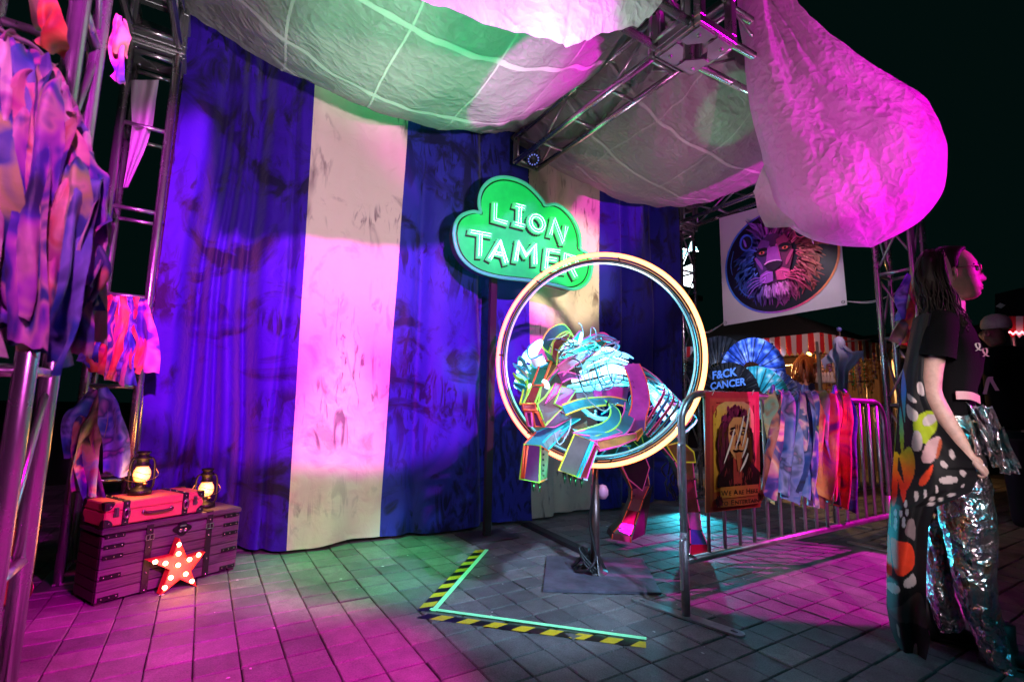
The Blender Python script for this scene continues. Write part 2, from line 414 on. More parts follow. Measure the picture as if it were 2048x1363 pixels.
# corner blocks: frame of angle pieces with gusset plates and bolts
def block(c,lab,s=.30,detail=False):
    t=thing('corner_block',(c[0],c[1],TZ),lab,'truss corner','bolted corner blocks of the truss'); h=s/2; cz=Vector((c[0],c[1],TZ))
    for i,(a,b,d) in enumerate([(EX,EY,EZ),(EY,EX,EZ),(EZ,EX,EY)]):
        for s1 in(-1,1):
            for s2 in(-1,1):
                q=cz+b*(s1*h)+d*(s2*h)
                MB().box(q,tuple(abs(a[k])*(s-.05*(1 if i else -1))+(1-abs(a[k]))*.05 for k in range(3)),bev=.004).build('edge_bar',M_ALU2,t)
    if detail:
        for sx,sy in ((-1,-1),(1,-1),(1,1),(-1,1)):
            cc=cz+Vector((sx*h*.78,sy*h*.78,-h-.028))
            poly=[cc+Vector((-sx*.10,0.035*sy,0)),cc+Vector((sx*.035,.035*sy,0)),cc+Vector((sx*.035,-sy*.10,0)),cc+Vector((-sx*.02,-sy*.10,0)),cc+Vector((-sx*.10,-sy*.03,0))]
            MB().prism(poly,(0,0,-.008)).build('gusset_plate',M_PLATE,t)
            MB().lathe(cc+Vector((-sx*.01,-sy*.01,-.02)),[(0,0),(.011,0),(.011,.012)],8).build('bolt',M_ALU,t)
    return t
block(Nn,'open bolted corner block where the front beam meets the slanting beam',.29,True)
block(A,'corner block on top of the ladder truss tower left of the curtain',.27,True)
block(B,'corner block above the right end of the dark blue curtain',.27)
block(P,'corner block hidden inside the magenta cloth bag',.27)
block(Fp,'corner block on top of the close left tower',.27)

# ================================================================== CURTAINS
def curtain_mat(name,col,dark,amount,seed):
    m=bpy.data.materials.new(name); m.use_nodes=True; nt=m.node_tree; b=nt.nodes['Principled BSDF']; L=nt.links.new
    tc=N(nt,'ShaderNodeTexCoord')
    mp=N(nt,'ShaderNodeMapping'); mp.inputs['Location'].default_value=(seed,0,seed*1.7); mp.inputs['Scale'].default_value=(1,.05,1); L(tc.outputs['Object'],mp.inputs['Vector'])
    # brushy smudges: large patches broken by small streaks
    big=N(nt,'ShaderNodeTexNoise',Scale=1.5,Detail=2,Distortion=.8); L(mp.outputs[0],big.inputs['Vector'])
    mp2=N(nt,'ShaderNodeMapping'); mp2.inputs['Rotation'].default_value=(0,.5,0); mp2.inputs['Scale'].default_value=(4.4,1,1.3); L(mp.outputs[0],mp2.inputs['Vector'])
    st=N(nt,'ShaderNodeTexNoise',Scale=1.5,Detail=3,Distortion=1.9); L(mp2.outputs[0],st.inputs['Vector'])
    mp3=N(nt,'ShaderNodeMapping'); mp3.inputs['Rotation'].default_value=(0,-.75,0); mp3.inputs['Scale'].default_value=(6,1,1.5); L(mp.outputs[0],mp3.inputs['Vector'])
    st2=N(nt,'ShaderNodeTexNoise',Scale=1.7,Detail=3,Distortion=2.6); L(mp3.outputs[0],st2.inputs['Vector'])
    k=amount
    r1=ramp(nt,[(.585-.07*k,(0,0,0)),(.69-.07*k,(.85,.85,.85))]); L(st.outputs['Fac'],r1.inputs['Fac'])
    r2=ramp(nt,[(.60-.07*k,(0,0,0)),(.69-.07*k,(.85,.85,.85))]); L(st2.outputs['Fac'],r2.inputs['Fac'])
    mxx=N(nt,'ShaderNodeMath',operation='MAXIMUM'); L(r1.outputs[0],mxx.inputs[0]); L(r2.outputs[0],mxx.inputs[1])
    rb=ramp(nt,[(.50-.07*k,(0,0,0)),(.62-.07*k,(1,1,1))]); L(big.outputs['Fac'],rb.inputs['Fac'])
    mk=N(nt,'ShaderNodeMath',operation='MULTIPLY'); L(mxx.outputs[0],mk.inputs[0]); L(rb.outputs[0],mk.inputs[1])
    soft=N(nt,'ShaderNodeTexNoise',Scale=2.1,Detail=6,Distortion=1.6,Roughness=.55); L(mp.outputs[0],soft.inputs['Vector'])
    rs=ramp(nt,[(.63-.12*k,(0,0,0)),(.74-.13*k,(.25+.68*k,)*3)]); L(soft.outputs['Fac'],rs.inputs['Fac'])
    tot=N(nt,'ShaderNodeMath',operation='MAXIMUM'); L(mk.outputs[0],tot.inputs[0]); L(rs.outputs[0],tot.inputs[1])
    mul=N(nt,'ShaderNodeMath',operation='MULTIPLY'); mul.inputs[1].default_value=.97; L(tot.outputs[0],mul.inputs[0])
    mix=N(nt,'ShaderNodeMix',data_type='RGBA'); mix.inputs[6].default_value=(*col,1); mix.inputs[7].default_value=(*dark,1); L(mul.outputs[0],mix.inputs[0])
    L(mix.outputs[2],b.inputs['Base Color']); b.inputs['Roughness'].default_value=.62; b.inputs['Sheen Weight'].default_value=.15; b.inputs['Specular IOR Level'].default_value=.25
    w=N(nt,'ShaderNodeTexNoise',Scale=260,Detail=2); L(tc.outputs['Object'],w.inputs['Vector'])
    w2=N(nt,'ShaderNodeTexNoise',Scale=9,Detail=4,Distortion=.7); L(tc.outputs['Object'],w2.inputs['Vector'])
    bp=N(nt,'ShaderNodeBump',Strength=.12,Distance=.003); L(w.outputs['Fac'],bp.inputs['Height'])
    bp2=N(nt,'ShaderNodeBump',Strength=.5,Distance=.02); L(w2.outputs['Fac'],bp2.inputs['Height']); L(bp.outputs['Normal'],bp2.inputs['Normal']); L(bp2.outputs['Normal'],b.inputs['Normal'])
    return m
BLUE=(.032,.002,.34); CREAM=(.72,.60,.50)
def fold(X,z,seed):
    k=(1-.35*z/3.4)
    a=.030*sin(X*6.1+seed+.9*nz(X*.9,z*.3,seed))+.008*sin(X*19+seed*2+2*nz(X*1.3,z*.6,seed+4))
    a+=.14*max(0,min(1,(.55-X)/.5))
    a+=.060*nz(X*1.7,z*.45,seed+9)+.016*nz(X*5,z*1.5,seed+2)+.005*nz(X*13,z*6,seed+1)
    for x0,d,w in ((-.12+.03*z,.24,.060),(.24-.02*z,.24,.055),(.05,.10,.03),(.42,.05,.02),(1.42,.06,.05),(2.08-.04*z,.09,.05),(2.86,.05,.05),(3.75,.12,.06),(4.25,.12,.05)):
        a+=d*(.6+.5*abs(sin(z*.9+x0*4)))*math.exp(-((X-x0-.05*nz(z*.8,x0*5))/w)**2)
    # wrinkles hanging from the tied top edge
    a+=.020*max(0,(z-2.4))*sin(X*31+seed+z*1.5)*(.5+nz(X*3,2))
    return a*k
def curtain(label,stripes,Y,seed,zt=3.72):
    t=thing('stage_curtain',((stripes[0][0][0]+stripes[-1][1][0])/2,Y,0),label,'curtain')
    for k,(top0,top1,m,lab) in enumerate(stripes):
        xt0,xb0=top0; xt1,xb1=top1
        n=max(24,int(abs(xt1-xt0)/.013)); rows=[]
        nzr=110
        for i in range(nzr+1):
            v=i/nzr; z=.012+(zt-.012)*v; row=[]
            for j in range(n+1):
                u=j/n; X=lerp(lerp(xb0,xb1,u),lerp(xt0,xt1,u),v)
                y=Y+fold(X,z,seed)-.05*max(0,.25-z)*(1+sin(X*11+seed))
                zz=z+(.012*(1+nz(X*6,seed)) if i==0 else 0)
                row.append((X,y,zz))
            rows.append(row)
        o=MB().sheet(rows).build('stripe',m,t,label=lab)
    return t
curtain('tall curtain of blue, cream and blue stripes behind the sign and the trunk',
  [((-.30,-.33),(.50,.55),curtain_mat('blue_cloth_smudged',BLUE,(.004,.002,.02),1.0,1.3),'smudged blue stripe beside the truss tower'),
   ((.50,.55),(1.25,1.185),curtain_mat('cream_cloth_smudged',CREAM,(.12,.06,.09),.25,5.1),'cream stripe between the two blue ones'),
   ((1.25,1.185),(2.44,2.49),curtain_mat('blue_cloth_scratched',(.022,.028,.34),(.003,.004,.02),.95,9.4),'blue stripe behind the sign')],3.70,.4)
curtain('curtain of one cream and one dark blue stripe behind the hoop',
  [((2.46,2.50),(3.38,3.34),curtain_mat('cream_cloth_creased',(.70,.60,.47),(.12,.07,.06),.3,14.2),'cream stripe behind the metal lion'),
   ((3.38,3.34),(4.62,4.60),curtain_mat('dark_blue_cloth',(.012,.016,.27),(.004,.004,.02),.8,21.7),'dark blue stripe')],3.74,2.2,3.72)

# ================================================================== ROOF CLOTH
def cloth_mat(name,col,tr=.35,scale=9,strength=.9):
    m=bpy.data.materials.new(name); m.use_nodes=True; nt=m.node_tree; b=nt.nodes['Principled BSDF']; L=nt.links.new
    tc=N(nt,'ShaderNodeTexCoord')
    b.inputs['Base Color'].default_value=(*col,1); b.inputs['Roughness'].default_value=.45; b.inputs['Specular IOR Level'].default_value=.4
    mp=N(nt,'ShaderNodeMapping'); mp.inputs['Rotation'].default_value=(.3,.2,.7); mp.inputs['Scale'].default_value=(1,1.9,1.4); L(tc.outputs['Object'],mp.inputs['Vector'])
    n=N(nt,'ShaderNodeTexNoise',noise_type='RIDGED_MULTIFRACTAL',Scale=scale*1.15,Detail=4,Roughness=.45,Lacunarity=2.1,Distortion=.35); L(mp.outputs[0],n.inputs['Vector'])
    n.inputs['Offset'].default_value=.9; n.inputs['Gain'].default_value=1.4
    v=N(nt,'ShaderNodeTexVoronoi',Scale=scale*1.1,feature='F1'); dv=N(nt,'ShaderNodeTexNoise',Scale=scale*.5,Detail=3); L(tc.outputs['Object'],dv.inputs['Vector'])
    vm=N(nt,'ShaderNodeVectorMath',operation='MULTIPLY_ADD'); L(dv.outputs['Color'],vm.inputs[0]); vm.inputs[1].default_value=(.5,.5,.5); L(mp.outputs[0],vm.inputs[2]); L(vm.outputs[0],v.inputs['Vector'])
    b1=N(nt,'ShaderNodeBump',Strength=strength*.5,Distance=.007); L(n.outputs['Fac'],b1.inputs['Height'])
    b2=N(nt,'ShaderNodeBump',Strength=strength*.22,Distance=.05); L(v.outputs['Distance'],b2.inputs['Height']); L(b1.outputs['Normal'],b2.inputs['Normal'])
    b3=N(nt,'ShaderNodeBump',Strength=.15,Distance=.004); fn=N(nt,'ShaderNodeTexNoise',Scale=scale*7,Detail=3); L(tc.outputs['Object'],fn.inputs['Vector']); L(fn.outputs['Fac'],b3.inputs['Height']); L(b2.outputs['Normal'],b3.inputs['Normal'])
    L(b3.outputs['Normal'],b.inputs['Normal'])
    tl=N(nt,'ShaderNodeBsdfTranslucent'); tl.inputs['Color'].default_value=(*col,1); L(b3.outputs['Normal'],tl.inputs['Normal'])
    mx=N(nt,'ShaderNodeMixShader',Fac=tr); L(b.outputs[0],mx.inputs[1]); L(tl.outputs[0],mx.inputs[2])
    L(mx.outputs[0],nt.nodes['Material Output'].inputs['Surface'])
    return m
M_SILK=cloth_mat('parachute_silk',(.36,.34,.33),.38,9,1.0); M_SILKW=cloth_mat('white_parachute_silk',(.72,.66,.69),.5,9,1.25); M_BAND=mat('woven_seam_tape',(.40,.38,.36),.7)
def roofcloth(label,S,nu,nv,us,vs,m):
    t=thing('ceiling_cloth',S(.5,.5),label,'ceiling cloth','parachute cloth under the roof')
    rows=[[S(i/nu,j/nv) for i in range(nu+1)] for j in range(nv+1)]
    MB().sheet(rows).build('cloth',m,t)
    for kind,vals in (('u',us),('v',vs)):
        for q,w in vals:
            K=70; row=[]
            for k in range(K+1):
                tt=.01+.98*k/K
                a=[]
                for sg in(-1,1):
                    u,v=(q+sg*w*(.5 if kind=='u' else .7)+.010*sin(tt*9),tt) if kind=='u' else (tt,q+sg*w+.010*sin(tt*7+1))
                    p=Vector(S(u,v)); a.append((p.x,p.y,p.z-.004))
                row.append(a)
            MB().sheet(row).build('seam_band',M_BAND,t)
    return t
def S_left(u,v):
    X=lerp(-.33,2.25,u); Y=lerp(1.70,3.60,v)
    e=(sin(pi*min(max(u,0),1))**.75); s=.16*e*(.4+.6*v)+.52*e*(sin(pi*min(max(v,0),1))**.8)
    s+=.035*nz(X*2.1,Y*2.1,3)+.018*nz(X*6+Y*2,Y*4.5,8)*e+.007*nz(X*14,Y*16,1)+.02*sin((X*5+Y*9))*(1-e)
    for cx,cy,sd in ((-.33,3.62,1),(2.25,3.62,5),(2.25,1.6,9)):
        r=math.hypot(X-cx,Y-cy); th=math.atan2(Y-cy,X-cx); s+=.020*sin(24*th+2.5*nz(r*2,th,sd))*min(1,r*2.2)*math.exp(-(r/1.0)**2)
    return (X,Y,3.50-s)
def S_right(u,v):
    X=lerp(2.24,4.75,u); Y=lerp(1.80,3.72,v)
    e=(sin(pi*min(max(u,0),1))**.75); s=.20*e*(.3+.7*v)+.42*e*(sin(pi*min(max(v,0),1))**.8)
    s+=.03*nz(X*2.3,Y*2.1,13)+.016*nz(X*6-Y*2,Y*5,18)*e+.007*nz(X*14,Y*16,11)
    for cx,cy,sd in ((2.24,1.8,1),(4.75,3.72,5),(4.75,1.8,9),(2.24,3.72,4)):
        r=math.hypot(X-cx,Y-cy); th=math.atan2(Y-cy,X-cx); s+=.018*sin(24*th+2.5*nz(r*2,th,sd))*min(1,r*2.2)*math.exp(-(r/1.0)**2)
    return (X,Y,3.50-s)
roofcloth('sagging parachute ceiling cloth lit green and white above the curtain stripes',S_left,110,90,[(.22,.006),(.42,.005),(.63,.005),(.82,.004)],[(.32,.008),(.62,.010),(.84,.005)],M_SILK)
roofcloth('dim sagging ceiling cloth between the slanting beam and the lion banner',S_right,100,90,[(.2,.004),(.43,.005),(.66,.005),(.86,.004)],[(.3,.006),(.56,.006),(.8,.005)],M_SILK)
# white swag over the front beam, brightly lit from below
def swag():
    t=thing('white_swag',(1.2,1.6,3.3),'overexposed white cloth swag hanging at the top over the front beam','swag')
    low=[(560,-120),(700,-60),(820,-10),(900,22),(985,52),(1050,66),(1120,88),(1150,92),(1185,74),(1230,60),(1275,52),(1296,38),(1300,18)]
    rows=[]
    n=120; m=40
    for j in range(m+1):
        v=j/m; row=[]
        for i in range(n+1):
            u=i/n; k=u*(len(low)-1); a=int(min(k,len(low)-2)); f=k-a
            px=lerp(low[a][0],low[a+1][0],f); py=lerp(low[a][1],low[a+1][1],f)
            q=atY(px,py,1.50); top=Vector((lerp(-.1,2.2,u),1.62,3.50))
            p=top.lerp(q,v); bul=.16*sin(pi*v)*sin(pi*u)**.5
            p.y-=bul; p.z-=bul*.3
            p.y+=.03*nz(u*14,v*3,5)+.012*nz(u*30,v*9,6); p.z+=.012*nz(u*22,v*3,9)
            row.append(p)
        rows.append(row)
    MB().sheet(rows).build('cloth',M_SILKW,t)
swag()
# cloth bag bunched round the front right corner
def bag():
    t=thing('cloth_bag',(3.6,1.5,3.0),'big magenta lit parachute cloth bunched in a hanging bag at the front right corner','draped cloth')
    L=[(1486,-40),(1487,20),(1494,80),(1498,140),(1506,195),(1520,250),(1536,300),(1548,345),(1556,380),(1570,415),(1598,448),(1640,472),(1690,488),(1738,494)]
    Rr=[(1562,-40),(1590,25),(1612,60),(1650,88),(1695,118),(1745,155),(1790,185),(1822,210),(1842,245),(1854,290),(1854,345),(1846,400),(1818,452),(1742,495)]
    n,m=90,130; P0=Vector((3.6,1.42,0)); nn=Vector((.28,1,0)).normalized()
    def edge(T,v):
        k=v*(len(T)-1); a=int(min(k,len(T)-2)); f=k-a
        pts=[T[max(a-1,0)],T[a],T[a+1],T[min(a+2,len(T)-1)]]
        q=[.5*((2*pts[1][c])+(pts[2][c]-pts[0][c])*f+(2*pts[0][c]-5*pts[1][c]+4*pts[2][c]-pts[3][c])*f*f+(3*pts[1][c]-pts[0][c]-3*pts[2][c]+pts[3][c])*f**3) for c in(0,1)]
        return q
    for back in(0,1):
        rows=[]
        for j in range(m+1):
            v=j/m; a=edge(L,v); b=edge(Rr,v); row=[]
            w=math.hypot(a[0]-b[0],a[1]-b[1])
            for i in range(n+1):
                u=i/n; p=atP(lerp(a[0],b[0],u),lerp(a[1],b[1],u),P0,nn)
                e=max(0,1-(2*u-1)**2)**.5*min(1,max(0,(1-v))*7)**.5
                d=e*(.05+.34*w/300*(.4+.6*v))
                wr=.06*nz(u*3.2+v*1.1,v*2.4-u*2,3+back*7)+.036*nz(u*9-v*2,v*4,5)+.017*nz(u*19,v*9,9)+.007*nz(u*40,v*26,2)
                ridge=.075*sin(u*13+v*2+1.5*nz(u*2,v))*(1-v)**.8+.03*sin(u*7-v*4)
                d+=e*(wr+ridge)
                p=p-nn*(d if not back else -d*.8)
                row.append(p)
            rows.append(row)
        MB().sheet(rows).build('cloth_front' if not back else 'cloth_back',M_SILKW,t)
    # stitched webbing lines
    # loose lower left fold
    rows=[]
    for j in range(41):
        v=j/40; row=[]
        for i in range(25):
            u=i/24
            pa=(lerp(1578,1532,min(1,v*1.6)) if v<.6 else lerp(1532,1560,(v-.6)/.4),lerp(262,440,v)); pb=(lerp(1600,1660,v),lerp(300,480,v))
            p=atP(lerp(pa[0],pb[0],u),lerp(pa[1],pb[1],u),P0,nn); p=p-nn*(-.12+.10*sin(pi*u)+.03*nz(u*5,v*4,1))
            row.append(p)
        rows.append(row)
    MB().sheet(rows).build('loose_fold',M_SILKW,t)
bag()

# ================================================================== printed sheets, lettering
def zat(x,y,py):
    lo,hi=-3.,9.
    for _ in range(50):
        m=(lo+hi)/2
        q=proj((x,y,m))
        if q[1]>py: lo=m
        else: hi=m
    return m
def print_mat(name='printed_vinyl',rough=.4,spec=.4):
    m=bpy.data.materials.new(name); m.use_nodes=True; nt=m.node_tree; b=nt.nodes['Principled BSDF']; L=nt.links.new
    a=N(nt,'ShaderNodeAttribute',attribute_name='print'); tc=N(nt,'ShaderNodeTexCoord'); n=N(nt,'ShaderNodeTexNoise',Scale=30,Detail=5); L(tc.outputs['Object'],n.inputs['Vector'])
    mr=N(nt,'ShaderNodeMapRange'); mr.inputs['To Min'].default_value=.72; mr.inputs['To Max'].default_value=1.2; L(n.outputs['Fac'],mr.inputs['Value'])
    s=N(nt,'ShaderNodeVectorMath',operation='SCALE'); L(a.outputs['Color'],s.inputs[0]); L(mr.outputs[0],s.inputs['Scale']); L(s.outputs[0],b.inputs['Base Color'])
    b.inputs['Roughness'].default_value=rough; b.inputs['Specular IOR Level'].default_value=spec
    n2=N(nt,'ShaderNodeTexNoise',Scale=7,Detail=3); L(tc.outputs['Object'],n2.inputs['Vector']); bp=N(nt,'ShaderNodeBump',Strength=.2,Distance=.02); L(n2.outputs['Fac'],bp.inputs['Height']); L(bp.outputs[0],b.inputs['Normal'])
    return m
M_PRINT=print_mat()
from mathutils.geometry import tessellate_polygon
class Print:
    """flat print: coloured shapes in the sheet's own u,v, layer by layer a third of a millimetre apart"""
    def __init__(s,P,n,dz=.00035): s.P=P; s.n=Vector(n).normalized(); s.mb=MB(); s.k=0; s.dz=dz
    def poly(s,pts,col,cols=None,new=True):
        if new: s.k+=1
        v=[Vector(s.P(u,w))+s.n*(s.dz*s.k) for u,w in pts]
        t=tessellate_polygon([[Vector((u,w,0)) for u,w in pts]])
        k=len(s.mb.v); s.mb.add(v,[tuple(x) for x in t])
        if cols:
            for i,c in enumerate(cols): s.mb.c[k+i]=c
        else:
            for i in range(len(pts)): s.mb.c[k+i]=col
    def stroke(s,pts,w,col,taper=True,new=True,n=6,col2=None):
        p=[q for q in smooth_path([(a,b,0) for a,b in pts],n)]; m=len(p); L_=[];R_=[];cl=[];cr=[]
        for i,q in enumerate(p):
            t=p[min(i+1,m-1)]-p[max(i-1,0)]; t=t.normalized() if t.length>0 else Vector((1,0,0)); nn=Vector((-t.y,t.x,0))
            f=i/(m-1); ww=w*(sin(pi*min(1,f*.85+.15))**.7 if taper else 1)/2
            L_.append((q.x+nn.x*ww,q.y+nn.y*ww)); R_.append((q.x-nn.x*ww,q.y-nn.y*ww))
            c=tuple(lerp(a,b,f) for a,b in zip(col,col2)) if col2 else col; cl.append(c)
        if new: s.k+=1
        v=[Vector(s.P(u,w_))+s.n*(s.dz*s.k) for q in zip(L_,R_) for u,w_ in q]
        k=len(s.mb.v); s.mb.add(v,[(2*i,2*i+1,2*i+3,2*i+2) for i in range(m-1)])
        for i in range(m): s.mb.c[k+2*i]=s.mb.c[k+2*i+1]=cl[i]
    def ell(s,c,rx,ry,col,n=40,rot=0,new=True):
        s.poly([(c[0]+rx*cos(t)*cos(rot)-ry*sin(t)*sin(rot),c[1]+rx*cos(t)*sin(rot)+ry*sin(t)*cos(rot)) for t in [2*pi*i/n for i in range(n)]],col,new=new)
    def text(s,txt,o,size,col,bold=.0,sx=1,lean=0):
        s.k+=1; vs,fs=text_mesh(txt,bold)
        v=[Vector(s.P(o[0]+(x*sx+y*lean)*size,o[1]+y*size))+s.n*(s.dz*s.k) for x,y in vs]
        k=len(s.mb.v); s.mb.add(v,fs)
        for i in range(len(v)): s.mb.c[k+i]=col
    def build(s,name,parent,m=None): return s.mb.build(name,m or M_PRINT,parent,colattr=True)
_txt={}
def text_mesh(txt,bold=0):
    if (txt,bold) in _txt: return _txt[txt,bold]
    c=bpy.data.curves.new('lettering','FONT'); c.body=txt; c.size=1; c.offset=bold; c.resolution_u=3
    o=bpy.data.objects.new('lettering',c); COL.objects.link(o)
    bpy.context.view_layer.update()
    me=bpy.data.meshes.new_from_object(o)
    r=([(v.co.x,v.co.y) for v in me.vertices],[tuple(p.vertices) for p in me.polygons])
    bpy.data.objects.remove(o); bpy.data.curves.remove(c); bpy.data.meshes.remove(me); _txt[txt,bold]=r
    return r
def neon(name,col,s): return mat(name,(.8,.8,.8),.3,emit=col,es=s)

# ================================================================== CLOUD SIGN
def cloud_sign():
    YS=3.34
    def P(x,y,dy=0): return atY(880+x/3.531,330+y/3.531,YS-dy)
    # points are measured at the plane, then thickness is added along -Y
    def Q(x,y,d): p=P(x,y); return p-EY*d
    out=[(84,490),(95,425),(125,378),(172,350),(228,338),(272,346),(262,300),(263,240),(286,175),(332,126),(390,101),(452,97),(530,115),(600,151),(660,206),(708,262),(730,293),(792,285),(852,312),(910,371),(950,440),(972,520),(976,600),(1012,622),(1044,662),(1056,712),(1046,782),(1015,840),(962,874),(900,880),(830,862),(700,832),(560,815),(420,800),(282,766),(192,716),(130,650),(96,572)]
    sp=[(v.x,v.y) for v in smooth_path([(a,b,0) for a,b in out+out[:1]],3)][:-1]
    c=Q(560,520,0)
    t=thing('neon_sign',c,'green cloud shaped neon sign reading LION TAMER in front of the curtain','sign')
    M_G=mat('glowing_green_enamel',(.012,.50,.10),.42,coat=.12,var=.25,vscale=7,emit=(.0,.72,.10),es=.62); M_DK=mat('sign_black_edge',(.006,.008,.008),.4)  # face emission stands in for the neon light falling on it
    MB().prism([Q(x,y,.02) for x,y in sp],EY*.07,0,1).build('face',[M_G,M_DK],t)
    rim=[Q(x,y,.035) for x,y in sp]
    MB().tube(rim,.014,8,closed=True).build('rim',mat('glowing_mint_rim',(.05,.50,.28),.4,emit=(.08,.75,.40),es=.3),t)  # rim is no lamp; its faint emission paints in the neon glow
    cen=sum((Vector(p) for p in rim),Vector())/len(rim)
    MB().tube([cen+(p-cen)*.955-EY*(-.012) for p in rim],.006,6,closed=True).build('rim_shadow_line',M_DK,t)
    # letters: origin, right, up in the picture frame of the sign; strokes in unit cells
    K={'L':[[(.0,1),(0,0),(1,0)]],'I':[[(.1,1),(.9,1)],[(.5,1),(.5,0)],[(.1,0),(.9,0)]],
       'O':[[(.5+.5*cos(a),.5+.5*sin(a)) for a in [2*pi*k/14 for k in range(15)]]],
       'N':[[(0,0),(0,1),(1,0),(1,1)]],'T':[[(0,1),(1,1)],[(.5,1),(.5,0)]],'A':[[(0,0),(.5,1),(1,0)],[(.22,.36),(.78,.36)]],
       'M':[[(0,0),(.08,1),(.5,.35),(.92,1),(1,0)]],'E':[[(1,1),(0,1),(0,0),(1,0)],[(0,.52),(.8,.52)]],'R':[[(0,0),(0,1),(.75,1),(1,.8),(.75,.5),(0,.5)],[(.45,.5),(1,0)]]}
    lay=[('L',(365,398),(84,24),(4,-112)),('I',(498,425),(78,20),(5,-130)),('O',(612,462),(94,28),(4,-104)),('N',(755,505),(88,54),(26,-112)),
         ('T',(190,640),(140,26),(6,-158)),('A',(330,672),(116,28),(14,-136)),('M',(512,685),(136,24),(10,-132)),('E',(722,735),(84,12),(14,-126)),('R',(850,768),(84,30),(8,-130))]
    M_LET=mat('glowing_letter_face',(.03,.38,.13),.4,emit=(.10,.90,.28),es=.55);  # letter plates emit in place of light from their tubes
    NE=[neon('neon_mint',(.10,1,.28),9),neon('neon_ice',(.28,1,.55),13)]
    for ch,o,r,u in lay:
        def X(a,b,d,dx=0,dy=0): return Q(o[0]+r[0]*a+u[0]*b+dx,o[1]+r[1]*a+u[1]*b+dy,d)
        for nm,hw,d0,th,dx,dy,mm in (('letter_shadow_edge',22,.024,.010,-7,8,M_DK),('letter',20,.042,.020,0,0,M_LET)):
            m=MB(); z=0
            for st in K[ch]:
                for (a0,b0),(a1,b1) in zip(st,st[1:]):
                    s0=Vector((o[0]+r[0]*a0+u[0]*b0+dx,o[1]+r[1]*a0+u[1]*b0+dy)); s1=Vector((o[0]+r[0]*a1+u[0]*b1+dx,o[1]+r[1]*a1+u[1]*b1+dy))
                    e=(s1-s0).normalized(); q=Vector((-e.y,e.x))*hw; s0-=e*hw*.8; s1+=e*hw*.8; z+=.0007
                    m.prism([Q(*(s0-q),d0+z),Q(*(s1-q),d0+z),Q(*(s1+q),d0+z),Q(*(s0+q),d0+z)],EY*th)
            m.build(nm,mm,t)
        m=MB()
        for st in K[ch]:
            for off in (-9,9):
                pts=[]
                for k,(a,b) in enumerate(st):
                    p=Vector((o[0]+r[0]*a+u[0]*b,o[1]+r[1]*a+u[1]*b)); a0=Vector((st[max(k-1,0)])); a1=Vector(st[min(k+1,len(st)-1)]); d=Vector((r[0]*(a1-a0).x+u[0]*(a1-a0).y,r[1]*(a1-a0).x+u[1]*(a1-a0).y)).normalized()
                    pts.append(Q(p.x-d.y*off,p.y+d.x*off,.056))
                m.tube(pts,.0026,6)
        m.build('neon_tube',NE[1] if ch in 'AM' else NE[0],t)
    b=Q(415,800,-.06)
    MB().box((b.x,YS+.09,b.z/2+.25),(.055,.04,b.z+.5)).build('post',mat('black_post',(.01,.01,.012),.6),t)
    MB().box((b.x,YS+.09,.006),(.4,.3,.012),bev=.003).build('foot_plate',M_STEEL,t)
cloud_sign()

